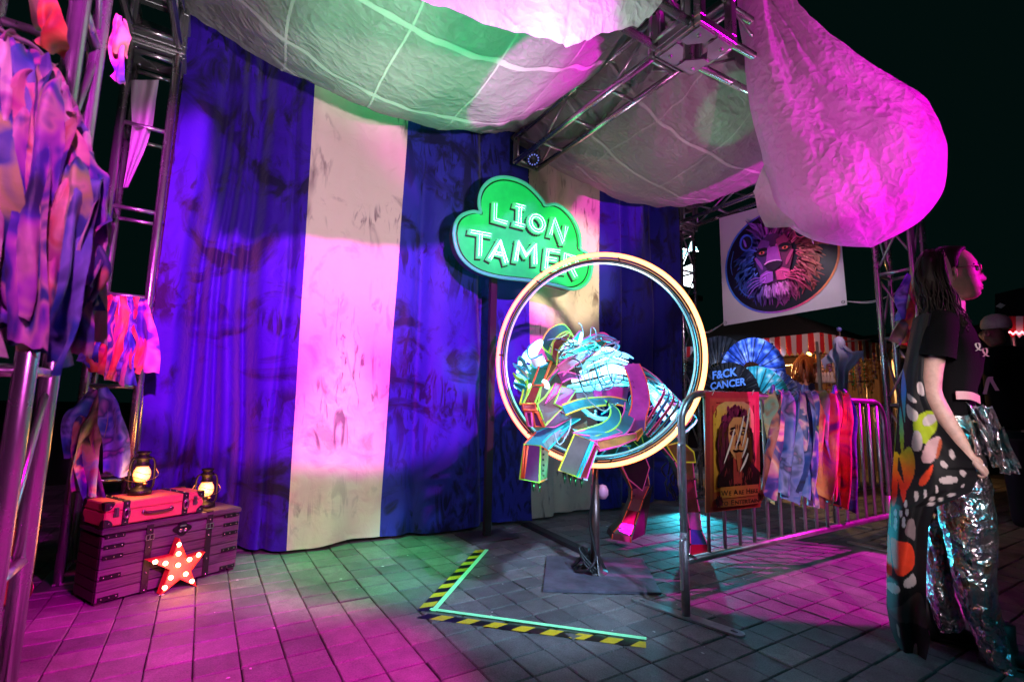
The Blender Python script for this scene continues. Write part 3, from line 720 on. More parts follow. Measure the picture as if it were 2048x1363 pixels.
# ================================================================== HOOP
HC=Vector((2.075,2.365,1.315)); HN=Vector((sin(RAD(57)),cos(RAD(57)),0)); H1=Vector((HN.y,-HN.x,0))
def hoop():
    t=thing('flaming_hoop',(2.10,2.36,.012),'tall hoop with a glowing orange neon rim on a pole with square base plate','hoop')
    def ring(r,d=0,n=96): return [HC+H1*(r*cos(2*pi*k/n))+EZ*(r*sin(2*pi*k/n))-HN*d for k in range(n)]
    nm=bpy.data.materials.new('orange_neon'); nm.use_nodes=True; nt=nm.node_tree; b=nt.nodes['Principled BSDF']; L=nt.links.new
    g=N(nt,'ShaderNodeTexCoord'); sx=N(nt,'ShaderNodeSeparateXYZ'); L(g.outputs['Object'],sx.inputs[0])
    mr=N(nt,'ShaderNodeMapRange'); mr.inputs['From Min'].default_value=-.42; mr.inputs['From Max'].default_value=.25; L(sx.outputs['X'],mr.inputs['Value'])
    rr=ramp(nt,[(0,(1,.03,.04)),(.45,(1,.10,.02)),(1,(1,.22,.03))]); L(mr.outputs[0],rr.inputs['Fac'])
    rc=ramp(nt,[(0,(1,.20,.18)),(.45,(1,.32,.14)),(1,(1,.50,.18))]); L(mr.outputs[0],rc.inputs['Fac'])
    lw=N(nt,'ShaderNodeLayerWeight',Blend=.5); fr=ramp(nt,[(.25,(0,0,0)),(.8,(1,1,1))]); L(lw.outputs['Facing'],fr.inputs['Fac'])   # frosted tube with bloom painted in: hot along the middle, deeper colour towards the edge
    mx=N(nt,'ShaderNodeMix',data_type='RGBA'); L(fr.outputs[0],mx.inputs[0]); L(rc.outputs[0],mx.inputs[6]); L(rr.outputs[0],mx.inputs[7]); L(mx.outputs[2],b.inputs['Emission Color'])
    b.inputs['Base Color'].default_value=(.04,.02,.01,1); b.inputs['Emission Strength'].default_value=4.0
    MB().tube(ring(.668,.012),.015,10,closed=True).build('neon_rim',nm,t)
    MB().tube(ring(.634,-.006),.0125,12,closed=True).build('steel_ring',mat('polished_steel',(.22,.25,.28),.2,1),t)
    MB().tube(ring(.612,.0),.006,8,closed=True).build('inner_strip',neon('dim_teal_strip',(.03,.5,.65),.9),t)
    m=MB()
    for k in range(7):
        a=2*pi*k/7+.4; p=HC+H1*(.648*cos(a))+EZ*(.648*sin(a)); m.tube([p-HN*.03,p+HN*.025],.006,6)
    m.build('clip',M_BLACK,t)
    x,y=2.10,2.375
    MB().tube([(x,y,.40),(x,y,HC.z-.655)],.020,14).build('upper_pole',mat('copper_tone_steel',(.42,.26,.22),.28,.9,var=.35,vscale=9),t)
    MB().tube([(x,y,.015),(x,y,.53)],.027,16).build('lower_pole',mat('rusty_tube',(.17,.10,.095),.38,.8,var=.4,vscale=12),t)
    MB().lathe((x,y,.012),[(.075,0),(.075,.012),(.05,.018),(.034,.05),(.03,.05)],20).build('collar',M_STEEL,t)
    pl=[(1.654,2.294,.003),(2.194,1.948,.003),(2.568,2.436,.003),(2.029,2.773,.003)]
    MB().prism(pl,(0,0,.013)).build('base_plate',mat('scuffed_base_steel',(.20,.18,.24),.42,.45,var=.55,vscale=7,bump=.2,bscale=18),t)
    for a in (0,2.1,4.2):
        q=Vector((x+.03*cos(a),y+.03*sin(a),.02)); r2=Vector((cos(a),sin(a),0))
        MB().prism([q,q+r2*.06,q+EZ*.10],Vector((-sin(a),cos(a),0))*.006).build('gusset',M_STEEL,t)
    cab=smooth_path([(x-.02,y-.03,HC.z-.64),(x-.03,y-.015,.45),(x-.035,y+.01,.30),(x-.03,y-.035,.12),(x-.08,y-.03,.05),(x-.11,y+.05,.025),(x-.05,y+.10,.03),(x+.03,y+.07,.06),(x-.05,y+.04,.10),(x-.08,y+.12,.03),(2.345,2.72,.03)],6)
    MB().tube(cab,.009,8).build('power_cable',M_BLACK,t)
    for k in range(3):
        MB().tube(smooth_path([(x-.06+.02*k,y-.05,.03),(x-.09,y+.0+.02*k,.08+.03*k),(x-.05,y+.05,.11+.02*k),(x-.01,y+.045,.05)],5),.008,6).build('cable_coil',M_BLACK,t)
    MB().lathe((x+.045,y-.02,HC.z-.83),[(0,-.045),(.02,-.04),(.035,-.015),(.035,.015),(.02,.04),(0,.045)],14).build('glass_float',mat('pink_glass',(.8,.3,.5),.1,coat=1),t)
hoop()
def cable_cover():
    a=Vector((2.43,3.62,0)); b=Vector((2.335,2.66,0)); d=(b-a).normalized(); s=Vector((-d.y,d.x,0)); m=MB()
    prof=[(-.06,.004),(-.035,.020),(.035,.020),(.06,.004)]
    vs=[p+s*u+EZ*z for p in (a,b) for u,z in prof]; m.add(vs,[(0,1,5,4),(1,2,6,5),(2,3,7,6),(0,3,2,1),(4,5,6,7)])
    o=m.build('cable_cover',mat('black_rubber',(.008,.008,.009),.7,bump=.3,bscale=80),loc=tuple((a+b)/2)); tag(o,'flat black cable cover on the floor from curtain to hoop base','cable cover')
cable_cover()

# ================================================================== FLOOR TAPE
def tape(label,pa,pb,w,kind,group,z,slant=1,side=1):
    a=atZ(*pa);b=atZ(*pb); d=(b-a).normalized(); s=Vector((-d.y,d.x,0)); L=(b-a).length
    if kind=='hazard':
        m=bpy.data.materials.new('hazard_tape'); m.use_nodes=True; nt=m.node_tree; bs=nt.nodes['Principled BSDF']; K=nt.links.new
        at=N(nt,'ShaderNodeAttribute',attribute_name='print'); n=N(nt,'ShaderNodeTexNoise',Scale=60,Detail=4); tc=N(nt,'ShaderNodeTexCoord'); K(tc.outputs['Object'],n.inputs['Vector'])
        mr=N(nt,'ShaderNodeMapRange'); mr.inputs['To Min'].default_value=.7; mr.inputs['To Max'].default_value=1.2; K(n.outputs['Fac'],mr.inputs['Value'])
        sc=N(nt,'ShaderNodeVectorMath',operation='SCALE'); K(at.outputs['Color'],sc.inputs[0]); K(mr.outputs[0],sc.inputs['Scale']); K(sc.outputs[0],bs.inputs['Base Color']); bs.inputs['Roughness'].default_value=.3
        mb=MB(); p=0; per=w*1.15; k=0
        sh=w*.75*slant
        n_=int(L/per)
        for k in range(n_+1):
            x0=k*L/(n_+1); x1=(k+1)*L/(n_+1); c=(.85,.58,.02) if k%2 else (.008,.008,.008)
            def pt(x,u):
                xx=min(max(x+(u)*sh,0),L); return a+d*xx+s*(u*w-w/2)+EZ*(z+.0006*nz(xx*30,u))
            mb.add([pt(x0,0),pt(x1,0),pt(x1,1),pt(x0,1)],[(0,1,2,3)],col=c)
        o=mb.build('floor_tape',m,loc=tuple((a+b)/2),colattr=True)
    else:
        rows=[[a+d*(L*k/24)+s*(w*(u-.5)+.001*nz(k*.7,u*3))+EZ*z for u in (0,1)] for k in range(25)]
        o=MB().sheet(rows).build('floor_tape',mat('mint_tape',(.32,.95,.50),.35,emit=(.2,1,.45),es=.28,var=.12,vscale=30),loc=tuple((a+b)/2))  # faint glow put into the tape material, which is no lamp
    return tag(o,label,'floor tape',group)
GT='tape strips marking a corner on the floor'
tape('shorter black and yellow hazard tape strip running towards the curtain',(846,1222),(962,1098),.062,'hazard',GT,.003,slant=-.9)
tape('longer black and yellow hazard tape strip in the middle of the floor',(838,1230),(1292,1290),.058,'hazard',GT,.003,slant=.9)
tape('shorter plain mint green tape strip beside hazard tape',(866,1224),(974,1100),.026,'mint',GT,.0075)
tape('longer plain mint green tape strip beside hazard tape',(860,1221),(1293,1281),.026,'mint',GT,.011)

# ================================================================== CROWD BARRIER
BY=1.69
M_GALV=mat('galvanised_tube',(.50,.48,.48),.34,.85,var=.3,vscale=18,bump=.1,bscale=70)
def barrier():
    t=thing('crowd_barrier',(2.073,BY,0),'steel crowd barrier in front with a poster and ribbons on it','crowd barrier','steel crowd barriers')
    x0,x1,z0,z1,r=2.073,4.36,.262,1.085,.16
    arc=lambda cx,cz,a0,a1:[(cx+r*cos(RAD(a)),BY,cz+r*sin(RAD(a))) for a in [lerp(a0,a1,k/8) for k in range(9)]]
    fr=[(x0,BY,.25)]+arc(x0+r,z1-r,180,90)+arc(x1-r,z1-r,90,0)+[(x1,BY,z0+.002)]
    MB().tube(fr,.019,14).build('frame_tube',M_GALV,t)
    MB().tube([(x0,BY,z0),(x1,BY,z0)],.019,14).build('bottom_rail',M_GALV,t)
    me=None
    X=2.264
    while X<x1-.05:
        zt=z1-.012 if x0+r<X<x1-r else z1-.03
        brace(t,(X,BY,z0),(X,BY,zt),.0095,'bar',M_GALV); X+=.132
    for lx in (x0,x1-.03):
        MB().tube([(lx,BY,.012),(lx,BY,.40)],.0205,14).build('leg',mat('worn_leg_tube',(.30,.22,.23),.45,.7,var=.35,vscale=20),t)
        d=Vector((.115,-.53,0)).normalized() if lx==x0 else Vector((0,-1,0)); s=Vector((-d.y,d.x,0)); c=Vector((lx+.001,BY-.004,.004))
        n=12; outl=[]
        for k in range(n+1): a=-pi/2+pi*k/n; outl.append(c+d*(.24+.03*cos(a))+s*(.031*sin(a)))
        for k in range(n+1): a=pi/2+pi*k/n; outl.append(c-d*.27+d*(.03*cos(a))*1+s*(.031*sin(a)))
        holes=[[c+d*(e+.018*cos(a))+s*(.010*sin(a)) for a in [-2*pi*k/12 for k in range(12)]] for e in (.225,-.245)]
        tr=tessellate_polygon([outl]+holes); allp=outl+holes[0]+holes[1]; h=EZ*.009; nn=len(allp); m=MB()
        m.add([p+h for p in allp]+allp,[tuple(q) for q in tr]+[tuple(i+nn for i in q[::-1]) for q in tr])
        st=0
        for lp in (outl,*holes):
            L_=len(lp)
            for i in range(L_): j=(i+1)%L_; m.f.append([st+i,st+j,nn+st+j,nn+st+i]); m.m.append(0); m.sm.append(False)
            st+=L_
        m.build('foot',mat('foot_steel',(.45,.47,.48),.36,.8,var=.3,vscale=25),t)
    for zz,ln in ((.79,.19),(.335,.19)):
        MB().tube(smooth_path([(x0,BY-.01,zz+.035),(x0-.035,BY-.02,zz+.037),(x0-.052,BY-.022,zz+.015),(x0-.052,BY-.022,zz-ln+.04)]+([(x0-.035,BY-.02,zz-ln)] if zz>.5 else [(x0-.052,BY-.022,zz-ln)]),5),.0085,10).build('hook',M_GALV,t)
    MB().tube([(x0+.01,BY,.30),(x0+.06,BY-.02,.27)],.007,8).build('bolt',M_ALU,t)
barrier()
def poster():
    Yp=BY-.028
    TL,TR,BR,BL=[atY(*p,Yp) for p in ((1411,783),(1518,783),(1521,1013),(1412,1025))]
    def P(u,v): a=BL.lerp(BR,u); b=TL.lerp(TR,u); return a.lerp(b,v)
    t=thing('poster_board',P(.5,0),'orange and red show poster of a maned performer hanging on the barrier','poster')
    MB().prism([P(0,0),P(1,0),P(1,1),P(0,1)],EY*.005).build('board',mat('poster_back',(.7,.2,.08),.5),t)
    pr=Print(P,(0,-1,0)); R_=(.62,.035,.03); O=(.85,.33,.06); Yl=(.9,.55,.12); K=(.03,.008,.008); DR=(.30,.02,.02)
    pr.poly([(0,0),(1,0),(1,1),(0,1)],R_,cols=[(.35,.06,.02),(.6,.02,.03),(.75,.04,.10),(.75,.05,.08)])
    pr.poly([(.07,.04),(.93,.04),(.93,.945),(.07,.945)],(.75,.10,.05),cols=[(.5,.12,.02),(.7,.06,.05),(.8,.08,.12),(.8,.1,.08)])
    for e in (.11,.125):
        for a,b in (((e,.10),(e,.88)),((1-e,.10),(1-e,.88)),((e+.07,.925-.02),(1-e-.07,.925-.02))): pr.stroke([a,b],.007,DR,False)
    pr.poly([(.13,.16),(.87,.16),(.88,.80),(.80,.88),(.68,.915),(.33,.915),(.2,.88),(.12,.80)],O,cols=[(.75,.30,.03),(.85,.18,.12),(.95,.32,.22),(.95,.4,.25),(.95,.3,.3),(.95,.5,.2),(.95,.6,.16),(.9,.55,.06)])
    # figure: mane, shoulders
    random.seed(3)
    for k in range(70):
        pr.ell((random.uniform(.14,.86),random.uniform(.2,.9)),random.uniform(.006,.03),random.uniform(.004,.014),random.choice([(.55,.20,.03),(.7,.16,.08),(.8,.5,.15),(.4,.1,.03)]),9,random.uniform(0,3),new=(k%10==0))
    for k in range(150):
        a=random.uniform(-.15,pi+.15); rr=random.uniform(.10,.22); c=(.5,.66); dx=cos(a);dy=sin(a)
        s0=(c[0]+dx*rr*.9,c[1]+dy*rr*.75); ln=random.uniform(.06,.13)
        pr.stroke([s0,(s0[0]+dx*ln*.7,s0[1]+dy*ln*.6),(s0[0]+dx*ln*1.05,s0[1]+dy*ln*.5-.03)],random.uniform(.02,.05),random.choice([(.16,.01,.07),(.25,.02,.10),(.08,.01,.03),(.35,.03,.12)]),new=(k%6==0))
    for k in range(110):
        sd=random.choice((-1,1)); x=.5+sd*random.uniform(.13,.31); y=random.uniform(.5,.72)
        pr.stroke([(x,y),(x+sd*random.uniform(-.02,.04),y-.09),(x+sd*random.uniform(-.03,.05),y-random.uniform(.14,.26))],random.uniform(.02,.045),random.choice([K,(.06,.015,.01),(.12,.03,.01),(.16,.02,.05)]),new=(k%6==0))
    pr.poly([(.13,.20),(.9,.18),(.93,.30),(.74,.40),(.6,.44),(.38,.44),(.3,.40),(.15,.29)],K,cols=[(.02,.005,.005)]*8)
    pr.poly([(.42,.22),(.58,.22),(.58,.46),(.42,.46)],(.45,.05,.04))
    pr.poly([(.36,.50),(.44,.43),(.5,.41),(.57,.43),(.65,.50),(.68,.62),(.66,.72),(.58,.78),(.43,.78),(.34,.72),(.33,.62)],(.85,.36,.14))
    for k in range(30):
        x=random.uniform(.25,.78); y=random.uniform(.19,.36); pr.stroke([(x,y),(x+random.uniform(-.04,.04),y-.05)],.012,random.choice([(.25,.02,.03),(.4,.05,.05),(.12,.02,.02)]),new=(k%8==0))
    for sx in(-1,1):
        pr.ell((.5+sx*.095,.645),.055,.022,(.10,.01,.02)); pr.ell((.5+sx*.095,.645),.016,.010,(.8,.45,.1))
        pr.stroke([(.5+sx*.05,.69),(.5+sx*.15,.68)],.02,K)
        pr.stroke([(.5+sx*.03,.63),(.5+sx*.04,.56),(.5+sx*.07,.54)],.018,(.45,.08,.04))
    pr.poly([(.45,.575),(.55,.575),(.52,.545),(.5,.53),(.48,.545)],K); pr.stroke([(.5,.54),(.5,.505)],.014,K); pr.stroke([(.40,.50),(.46,.49),(.5,.495),(.56,.49),(.61,.50)],.022,K)
    pr.poly([(.45,.48),(.55,.48),(.52,.34),(.5,.32),(.48,.34)],(.6,.16,.06))
    for x in (.44,.48,.52,.56): pr.stroke([(x,.72),(x+.005,.67)],.012,(.35,.05,.05))
    for a,b in (((.71,.86),(.56,.52)),((.60,.79),(.43,.50)),((.42,.68),(.22,.39)),((.67,.60),(.55,.43)),((.67,.47),(.51,.32))):
        pr.stroke([a,((a[0]+b[0])/2+.012,(a[1]+b[1])/2),b],.030,(.92,.80,.74))
    pr.poly([(.16,.115),(.86,.115),(.86,.205),(.16,.205)],(.62,.12,.04),cols=[(.6,.25,.03),(.7,.08,.06),(.7,.08,.06),(.55,.2,.03)])
    def line(parts,u0,u1,v,h):
        ws=[max(p[0] for p in text_mesh(s,.02)[0])*z+.10*z for s,z in parts]; k=(u1-u0)/sum(ws); x=u0
        for (s,z),w_ in zip(parts,ws):
            pr.text(s,(x,v),h*z,K,.02,k/h); x+=w_*k
    line([('W',1),('E',.78),(' A',1),('RE',.78),(' H',1),('ERE',.78)],.17,.85,.135,.060)
    pr.poly([(.10,.045),(.90,.045),(.90,.108),(.10,.108)],(.55,.10,.03),cols=[(.45,.16,.02),(.6,.05,.05),(.6,.05,.05),(.5,.14,.02)])
    line([('TO',.78),(' E',1),('NTERTAIN',.78)],.15,.86,.056,.060)
    for c in ((.12,.095),(.89,.11)):
        for k in range(9): a=k*.7; pr.ell((c[0]+.035*cos(a),c[1]+.022*sin(a)),.030,.016,random.choice([K,(.12,.01,.01),(.2,.02,.02)]),12,a,new=(k%3==0))
    pr.build('printed_face',t)
    for u in (.12,.86):
        p=P(u,.985); MB().tube(smooth_path([p+Vector((-.01,-.004,-.01)),p+Vector((0,-.012,.02)),Vector((p.x,BY-.02,1.10)),Vector((p.x+.005,BY+.02,1.10)),p+Vector((.01,.03,.0))],5),.0018,5).build('cable_tie',mat('white_tie',(.75,.72,.7),.5),t)
poster()

# ================================================================== LION BANNER
def banner():
    XB=4.86
    TL,TR,BR,BL=atX(1438,436,XB),atX(1672,372,XB),atX(1694,609,XB),atX(1447,651,XB)
    def P(u,v):
        a=BL.lerp(BR,u); b=TL.lerp(TR,u); return a.lerp(b,v)
    t=thing('lion_banner',P(.5,.5),'white square banner with a neon coloured lion head on a black disc','banner')
    rows=[[P(i/16,j/16)+EX*.004 for i in range(17)] for j in range(17)]
    MB().sheet(rows).build('sheet',mat('white_vinyl',(.62,.56,.60),.45,var=.08,vscale=3),t)
    pr=Print(P,(-1,0,0),.0006)
    C=(.515,.485); RX,RY=.475,.455
    def hue(u,v):
        # blue on the left, violet in the middle, red and orange on the right
        return tuple(poly_at(T,u) for T in ([(.1,.05),(.3,.06),(.5,.55),(.7,.85),(.9,.95)],[(.1,.22),(.3,.12),(.5,.08),(.7,.06),(.9,.30)],[(.1,.85),(.3,.75),(.5,.65),(.7,.22),(.9,.08)]))
    n=64
    pts=[(C[0]+RX*cos(2*pi*k/n),C[1]+RY*sin(2*pi*k/n)) for k in range(n)]
    pr.poly(pts,None,cols=[hue(*p) for p in pts])
    pts=[(C[0]+RX*.965*cos(2*pi*k/n),C[1]+RY*.965*sin(2*pi*k/n)) for k in range(n)]
    pr.poly(pts,(.006,.004,.02))
    random.seed(11)
    def hair(cnt,ring,ln,w,br,j=.03):
        for k in range(cnt):
            a=2*pi*(k+random.random())/cnt; r0=ring*random.uniform(.92,1.08)
            p=(C[0]-.01+r0*cos(a)*.93,C[1]+.01+r0*sin(a)); down=-.045 if sin(a)<.5 else 0
            L_=ln*random.uniform(.6,1.25); q=(p[0]+cos(a)*L_*.45+random.uniform(-j,j),p[1]+sin(a)*L_*.5+down*.5); e=(p[0]+cos(a)*L_*.75+random.uniform(-j,j),p[1]+sin(a)*L_*.8+down*1.6)
            if (e[0]-C[0])**2/RX**2+(e[1]-C[1])**2/RY**2>.84: continue
            c=hue(*q); f=random.choice(br)*1.05; wh=max(0,f-.95)*.25
            pr.stroke([p,q,e],w*random.uniform(.6,1.3),tuple(min(1,x*f*.9+wh) for x in c),new=(k%12==0),col2=tuple(x*.35 for x in c))
    hair(150,.25,.17,.022,(.10,.2,.4,.7)); hair(140,.23,.15,.018,(.15,.3,.7,1.0,1.3)); hair(120,.20,.12,.015,(.2,.5,.9,1.2))
    # crown tuft and ears
    for k in range(60):
        x=random.uniform(.36,.60); y=.70+random.uniform(0,.10); c=hue(x+.05,y); f=random.choice((.2,.4,.8)); pr.stroke([(x,y),(x+(x-.48)*.4+.01,y+.06),(x+(x-.48)*.9,y+random.uniform(.09,.15))],.018,tuple(q*f for q in c),new=(k%10==0))
    for ex,sd in ((.265,-1),(.74,1)):
        pr.ell((ex,.70),.060,.075,hue(ex,.7)); pr.ell((ex+.006*-sd,.695),.047,.060,(.012,.008,.03)); pr.stroke([(ex,.66),(ex+.01*sd,.70),(ex+.02*sd,.735)],.02,hue(ex+.12,.7))
    # face mask
    face=[(.36,.60),(.40,.68),(.47,.72),(.53,.72),(.60,.68),(.65,.60),(.66,.50),(.63,.40),(.60,.30),(.54,.24),(.46,.24),(.40,.30),(.37,.40),(.345,.50)]
    pr.poly(face,None,cols=[tuple(x*.20 for x in hue(*p)) for p in face])
    def both(f,*a):
        for sd in(-1,1): f(sd,*a)
    def X(sd,x): return .505+sd*x
    for sd in(-1,1):
        hc=lambda x,y,f: tuple(min(1,q*f) for q in hue(X(sd,x)+.05,y))
        pr.poly([(X(sd,.03),.66),(X(sd,.10),.69),(X(sd,.14),.63),(X(sd,.09),.60),(X(sd,.035),.60)],hc(.1,.65,.45))
        pr.stroke([(X(sd,.05),.595),(X(sd,.10),.60),(X(sd,.155),.575)],.03,(.008,.005,.015)); pr.stroke([(X(sd,.045),.56),(X(sd,.10),.545),(X(sd,.15),.57)],.018,(.008,.005,.015))
        pr.ell((X(sd,.10),.572),.024,.013,(.9,.12,.10)); pr.ell((X(sd,.10),.572),.010,.011,(.01,0,0))
        pr.stroke([(X(sd,.03),.62),(X(sd,.045),.53),(X(sd,.06),.44)],.022,hc(.05,.5,.75)); pr.stroke([(X(sd,.16),.54),(X(sd,.12),.47),(X(sd,.10),.42)],.028,hc(.1,.5,.55))
        pr.poly([(X(sd,.012),.385),(X(sd,.07),.405),(X(sd,.125),.375),(X(sd,.13),.325),(X(sd,.085),.295),(X(sd,.02),.305)],hc(.1,.35,.85))
        for q in range(5): pr.stroke([(X(sd,.03+.012*q),.385-.008*q),(X(sd,.09),.375-.015*q),(X(sd,.12),.36-.016*q)],.007,hc(.1,.35,.35 if q%2 else 1.5))
        for q in range(4): pr.stroke([(X(sd,.10),.345-.012*q),(X(sd,.18),.36-.03*q),(X(sd,.25),.33-.045*q)],.005,hc(.15,.3,1.3))
        pr.stroke([(X(sd,.02),.30),(X(sd,.06),.285),(X(sd,.115),.30)],.014,(.008,.004,.01))
    pr.poly([(.465,.60),(.545,.60),(.56,.50),(.575,.455),(.435,.455),(.45,.50)],None,cols=[tuple(q*.6 for q in hue(.5,.6))]*6)
    pr.poly([(.425,.455),(.47,.475),(.54,.475),(.585,.455),(.555,.415),(.52,.395),(.505,.385),(.49,.395),(.455,.415)],(.02,.006,.03))
    pr.stroke([(.43,.458),(.47,.476),(.54,.476),(.58,.458)],.012,(.75,.25,.7)); pr.stroke([(.505,.385),(.505,.315)],.014,(.01,.004,.015))
    for k in range(70):
        x=random.uniform(.42,.60); y=random.uniform(.22,.285); c=hue(x,y); f=random.choice((.6,1,1.4)); pr.stroke([(x,y),(x+(x-.505)*.2,y-.03),(x+(x-.505)*.3,y-.07)],.010,tuple(min(1,q*f+.1) for q in c),new=(k%14==0))
    for (a,b,c) in (((.16,.64),(.13,.52),(.14,.42)),((.20,.30),(.25,.23),(.33,.19)),((.80,.74),(.83,.70),(.84,.64)),((.86,.60),(.865,.56),(.86,.52))): pr.stroke([a,b,c],.006,tuple(q*.8 for q in hue(*b)))
    pr.build('lion_print',t)
    for c in (BL,BR): MB().lathe(c+Vector((-.004,.03 if c is BR else -.03,.03)),[(.012,0),(.016,.004),(.012,.008)],12,R=Matrix(((0,0,1),(1,0,0),(0,1,0)))).build('eyelet',M_ALU,t)
    for c,e in ((BL,(4.83,3.70,BL.z-.05)),(BR,(4.83,1.70,BR.z+.03))):
        for q in (0,.012): MB().tube(smooth_path([c+EZ*.03,Vector(e).lerp(c,.5)-EZ*(.02+q),Vector(e)+EZ*q],5),.004,6).build('tie_rope',mat('white_rope',(.6,.55,.55),.8),t)
    for c,e in ((TL,(4.83,TL.y+.02,3.2)),(TR,(4.83,TR.y,3.2))): MB().tube([c,e],.004,6).build('tie_rope',mat('white_rope'),t)
banner()

# ================================================================== TRUNK, SUITCASE, LANTERNS, STAR
TA=Vector((-.365,3.185,0)); TB=Vector((.248,3.49,0)); TU=(TB-TA).normalized(); TV=Vector((-TU.y,TU.x,0)); TL_=(TB-TA).length; TD=.27
TH=zat(TA.x,TA.y,1060)
RT=Matrix((TU,TV,EZ)).transposed()
M_LEATH=mat('black_leather',(.018,.012,.012),.42,bump=.2,bscale=120); M_BRASS=mat('aged_brass',(.55,.36,.16),.3,.95,var=.3,vscale=30); M_IRON=mat('black_iron',(.02,.017,.018),.42,.6,bump=.2,bscale=90)
M_RIVET=mat('rivet_steel',(.6,.52,.5),.25,.95)
def wood(name,c):
    m=bpy.data.materials.new(name); m.use_nodes=True; nt=m.node_tree; b=nt.nodes['Principled BSDF']; L=nt.links.new
    tc=N(nt,'ShaderNodeTexCoord'); mp=N(nt,'ShaderNodeMapping'); mp.inputs['Scale'].default_value=(3,3,60); L(tc.outputs['Object'],mp.inputs['Vector'])
    n=N(nt,'ShaderNodeTexNoise',Scale=3,Detail=8,Distortion=.6); L(mp.outputs[0],n.inputs['Vector'])
    n2=N(nt,'ShaderNodeTexNoise',Scale=9,Detail=4); L(tc.outputs['Object'],n2.inputs['Vector'])
    oi=N(nt,'ShaderNodeObjectInfo'); a=N(nt,'ShaderNodeMath',operation='MULTIPLY_ADD'); L(oi.outputs['Random'],a.inputs[0]); a.inputs[1].default_value=.25; L(n.outputs['Fac'],a.inputs[2])
    r=ramp(nt,[(.3,tuple(x*.35 for x in c)),(.55,c),(.9,tuple(x*1.5 for x in c))]); L(a.outputs[0],r.inputs['Fac'])
    mx=N(nt,'ShaderNodeMix',data_type='RGBA',blend_type='MULTIPLY'); mx.inputs[0].default_value=.55; L(r.outputs[0],mx.inputs[6]); L(n2.outputs['Color'],mx.inputs[7]); L(mx.outputs[2],b.inputs['Base Color'])
    b.inputs['Roughness'].default_value=.6; bp=N(nt,'ShaderNodeBump',Strength=.4,Distance=.004); L(n.outputs['Fac'],bp.inputs['Height']); L(bp.outputs[0],b.inputs['Normal']); return m
M_WOOD=wood('weathered_plank',(.13,.095,.105)); M_WOODD=wood('dark_plank',(.05,.03,.022))
def tpt(u,v,z): return TA+TU*(u*TL_)+TV*(v*TD)+EZ*z
def trunk():
    t=thing('wooden_trunk',tpt(.5,.5,0),'long old wooden trunk with black straps standing against the curtain','trunk')
    ft=.012
    MB().box(tpt(.5,.5,TH/2),(TL_-.03,TD-.03,TH-.02),RT).build('box',M_WOODD,t)
    n=6; ph=(TH-.035-ft)/n
    for k in range(n):
        z=ft+ph*(k+.5)
        for v,sg in ((0,1),(1,-1)): MB().box(tpt(.5,v,z)+TV*(sg*.007),(TL_-.004,.014,ph-.0035),RT,bev=.0022).build('plank',M_WOOD,t)
        for u,sg in ((0,1),(1,-1)): MB().box(tpt(u,.5,z)+TU*(sg*.007),(.014,TD-.034,ph-.0035),RT,bev=.0022).build('plank',M_WOODD,t)
    lid=MB().box(tpt(.5,.5,TH-.012),(TL_+.008,TD+.008,.024),RT,bev=.003).build('lid',M_WOOD,t)
    for v in (.17,.5,.83): MB().box(tpt(.5,v,TH+.002),(TL_-.004,TD*.325,.006),RT,bev=.0015).build('lid_plank',M_WOOD,lid)
    for u in (.30,.74):
        m=MB(); m.box(tpt(u,0,TH/2)-TV*.004,(.032,.006,TH-.02),RT,bev=.001); m.box(tpt(u,.5,TH+.008),(.032,TD+.01,.005),RT,bev=.001)
        s=m.build('strap',M_LEATH,t)
        b=MB(); c=tpt(u,0,TH*.80)-TV*.010
        for dx,dz,w,h in ((-.018,0,.004,.028),(.018,0,.004,.028),(0,.013,.04,.004),(0,-.013,.04,.004),(0,0,.004,.026)): b.box(c+TU*dx+EZ*dz,(w,.005,h),RT)
        b.build('buckle',M_RIVET,s)
        r=MB()
        for z in (.06,.30,.66,.9): r.ball(tpt(u,0,TH*z)-TV*.008,.0055,8)
        r.build('rivet',M_RIVET,s)
    for u in (.035,.965):
        for z in (.08,.36,.62,.76,.9):
            sgn=1 if u<.5 else -1
            s=MB().box(tpt(u,0,TH*z)+TU*(sgn*.03)-TV*.003,(.085,.006,.02),RT,bev=.001).build('corner_strap',M_IRON,t)
            r=MB()
            for d in (0,.032,.062): r.ball(tpt(u,0,TH*z)+TU*(sgn*d)-TV*.006,.0042,8)
            r.build('rivet',M_RIVET,s)
    c=tpt(.53,0,TH*.83)-TV*.006
    pts=[c+TU*(.042*cos(a)*(1+.15*cos(4*a)))+EZ*(.034*sin(a)*(1+.15*cos(4*a))) for a in [2*pi*k/28 for k in range(28)]]
    h=MB().prism(pts,TV*.006).build('hasp',M_IRON,t)
    m=MB(); 
    for d in (-.012,.012): m.lathe(c+TU*d-EZ*.006-TV*.004,[(0,-.002),(.009,-.002),(.011,.003)],12,R=Matrix((TU,EZ,-TV)).transposed())
    m.box(c+EZ*.018-TV*.004,(.03,.004,.008),RT); m.build('lock_plate',M_RIVET,h)
    for u in (.03,.97):
        for v in (.1,.9): MB().box(tpt(u,v,.006),(.03,.03,.012),RT).build('foot',M_WOODD,t)
trunk()
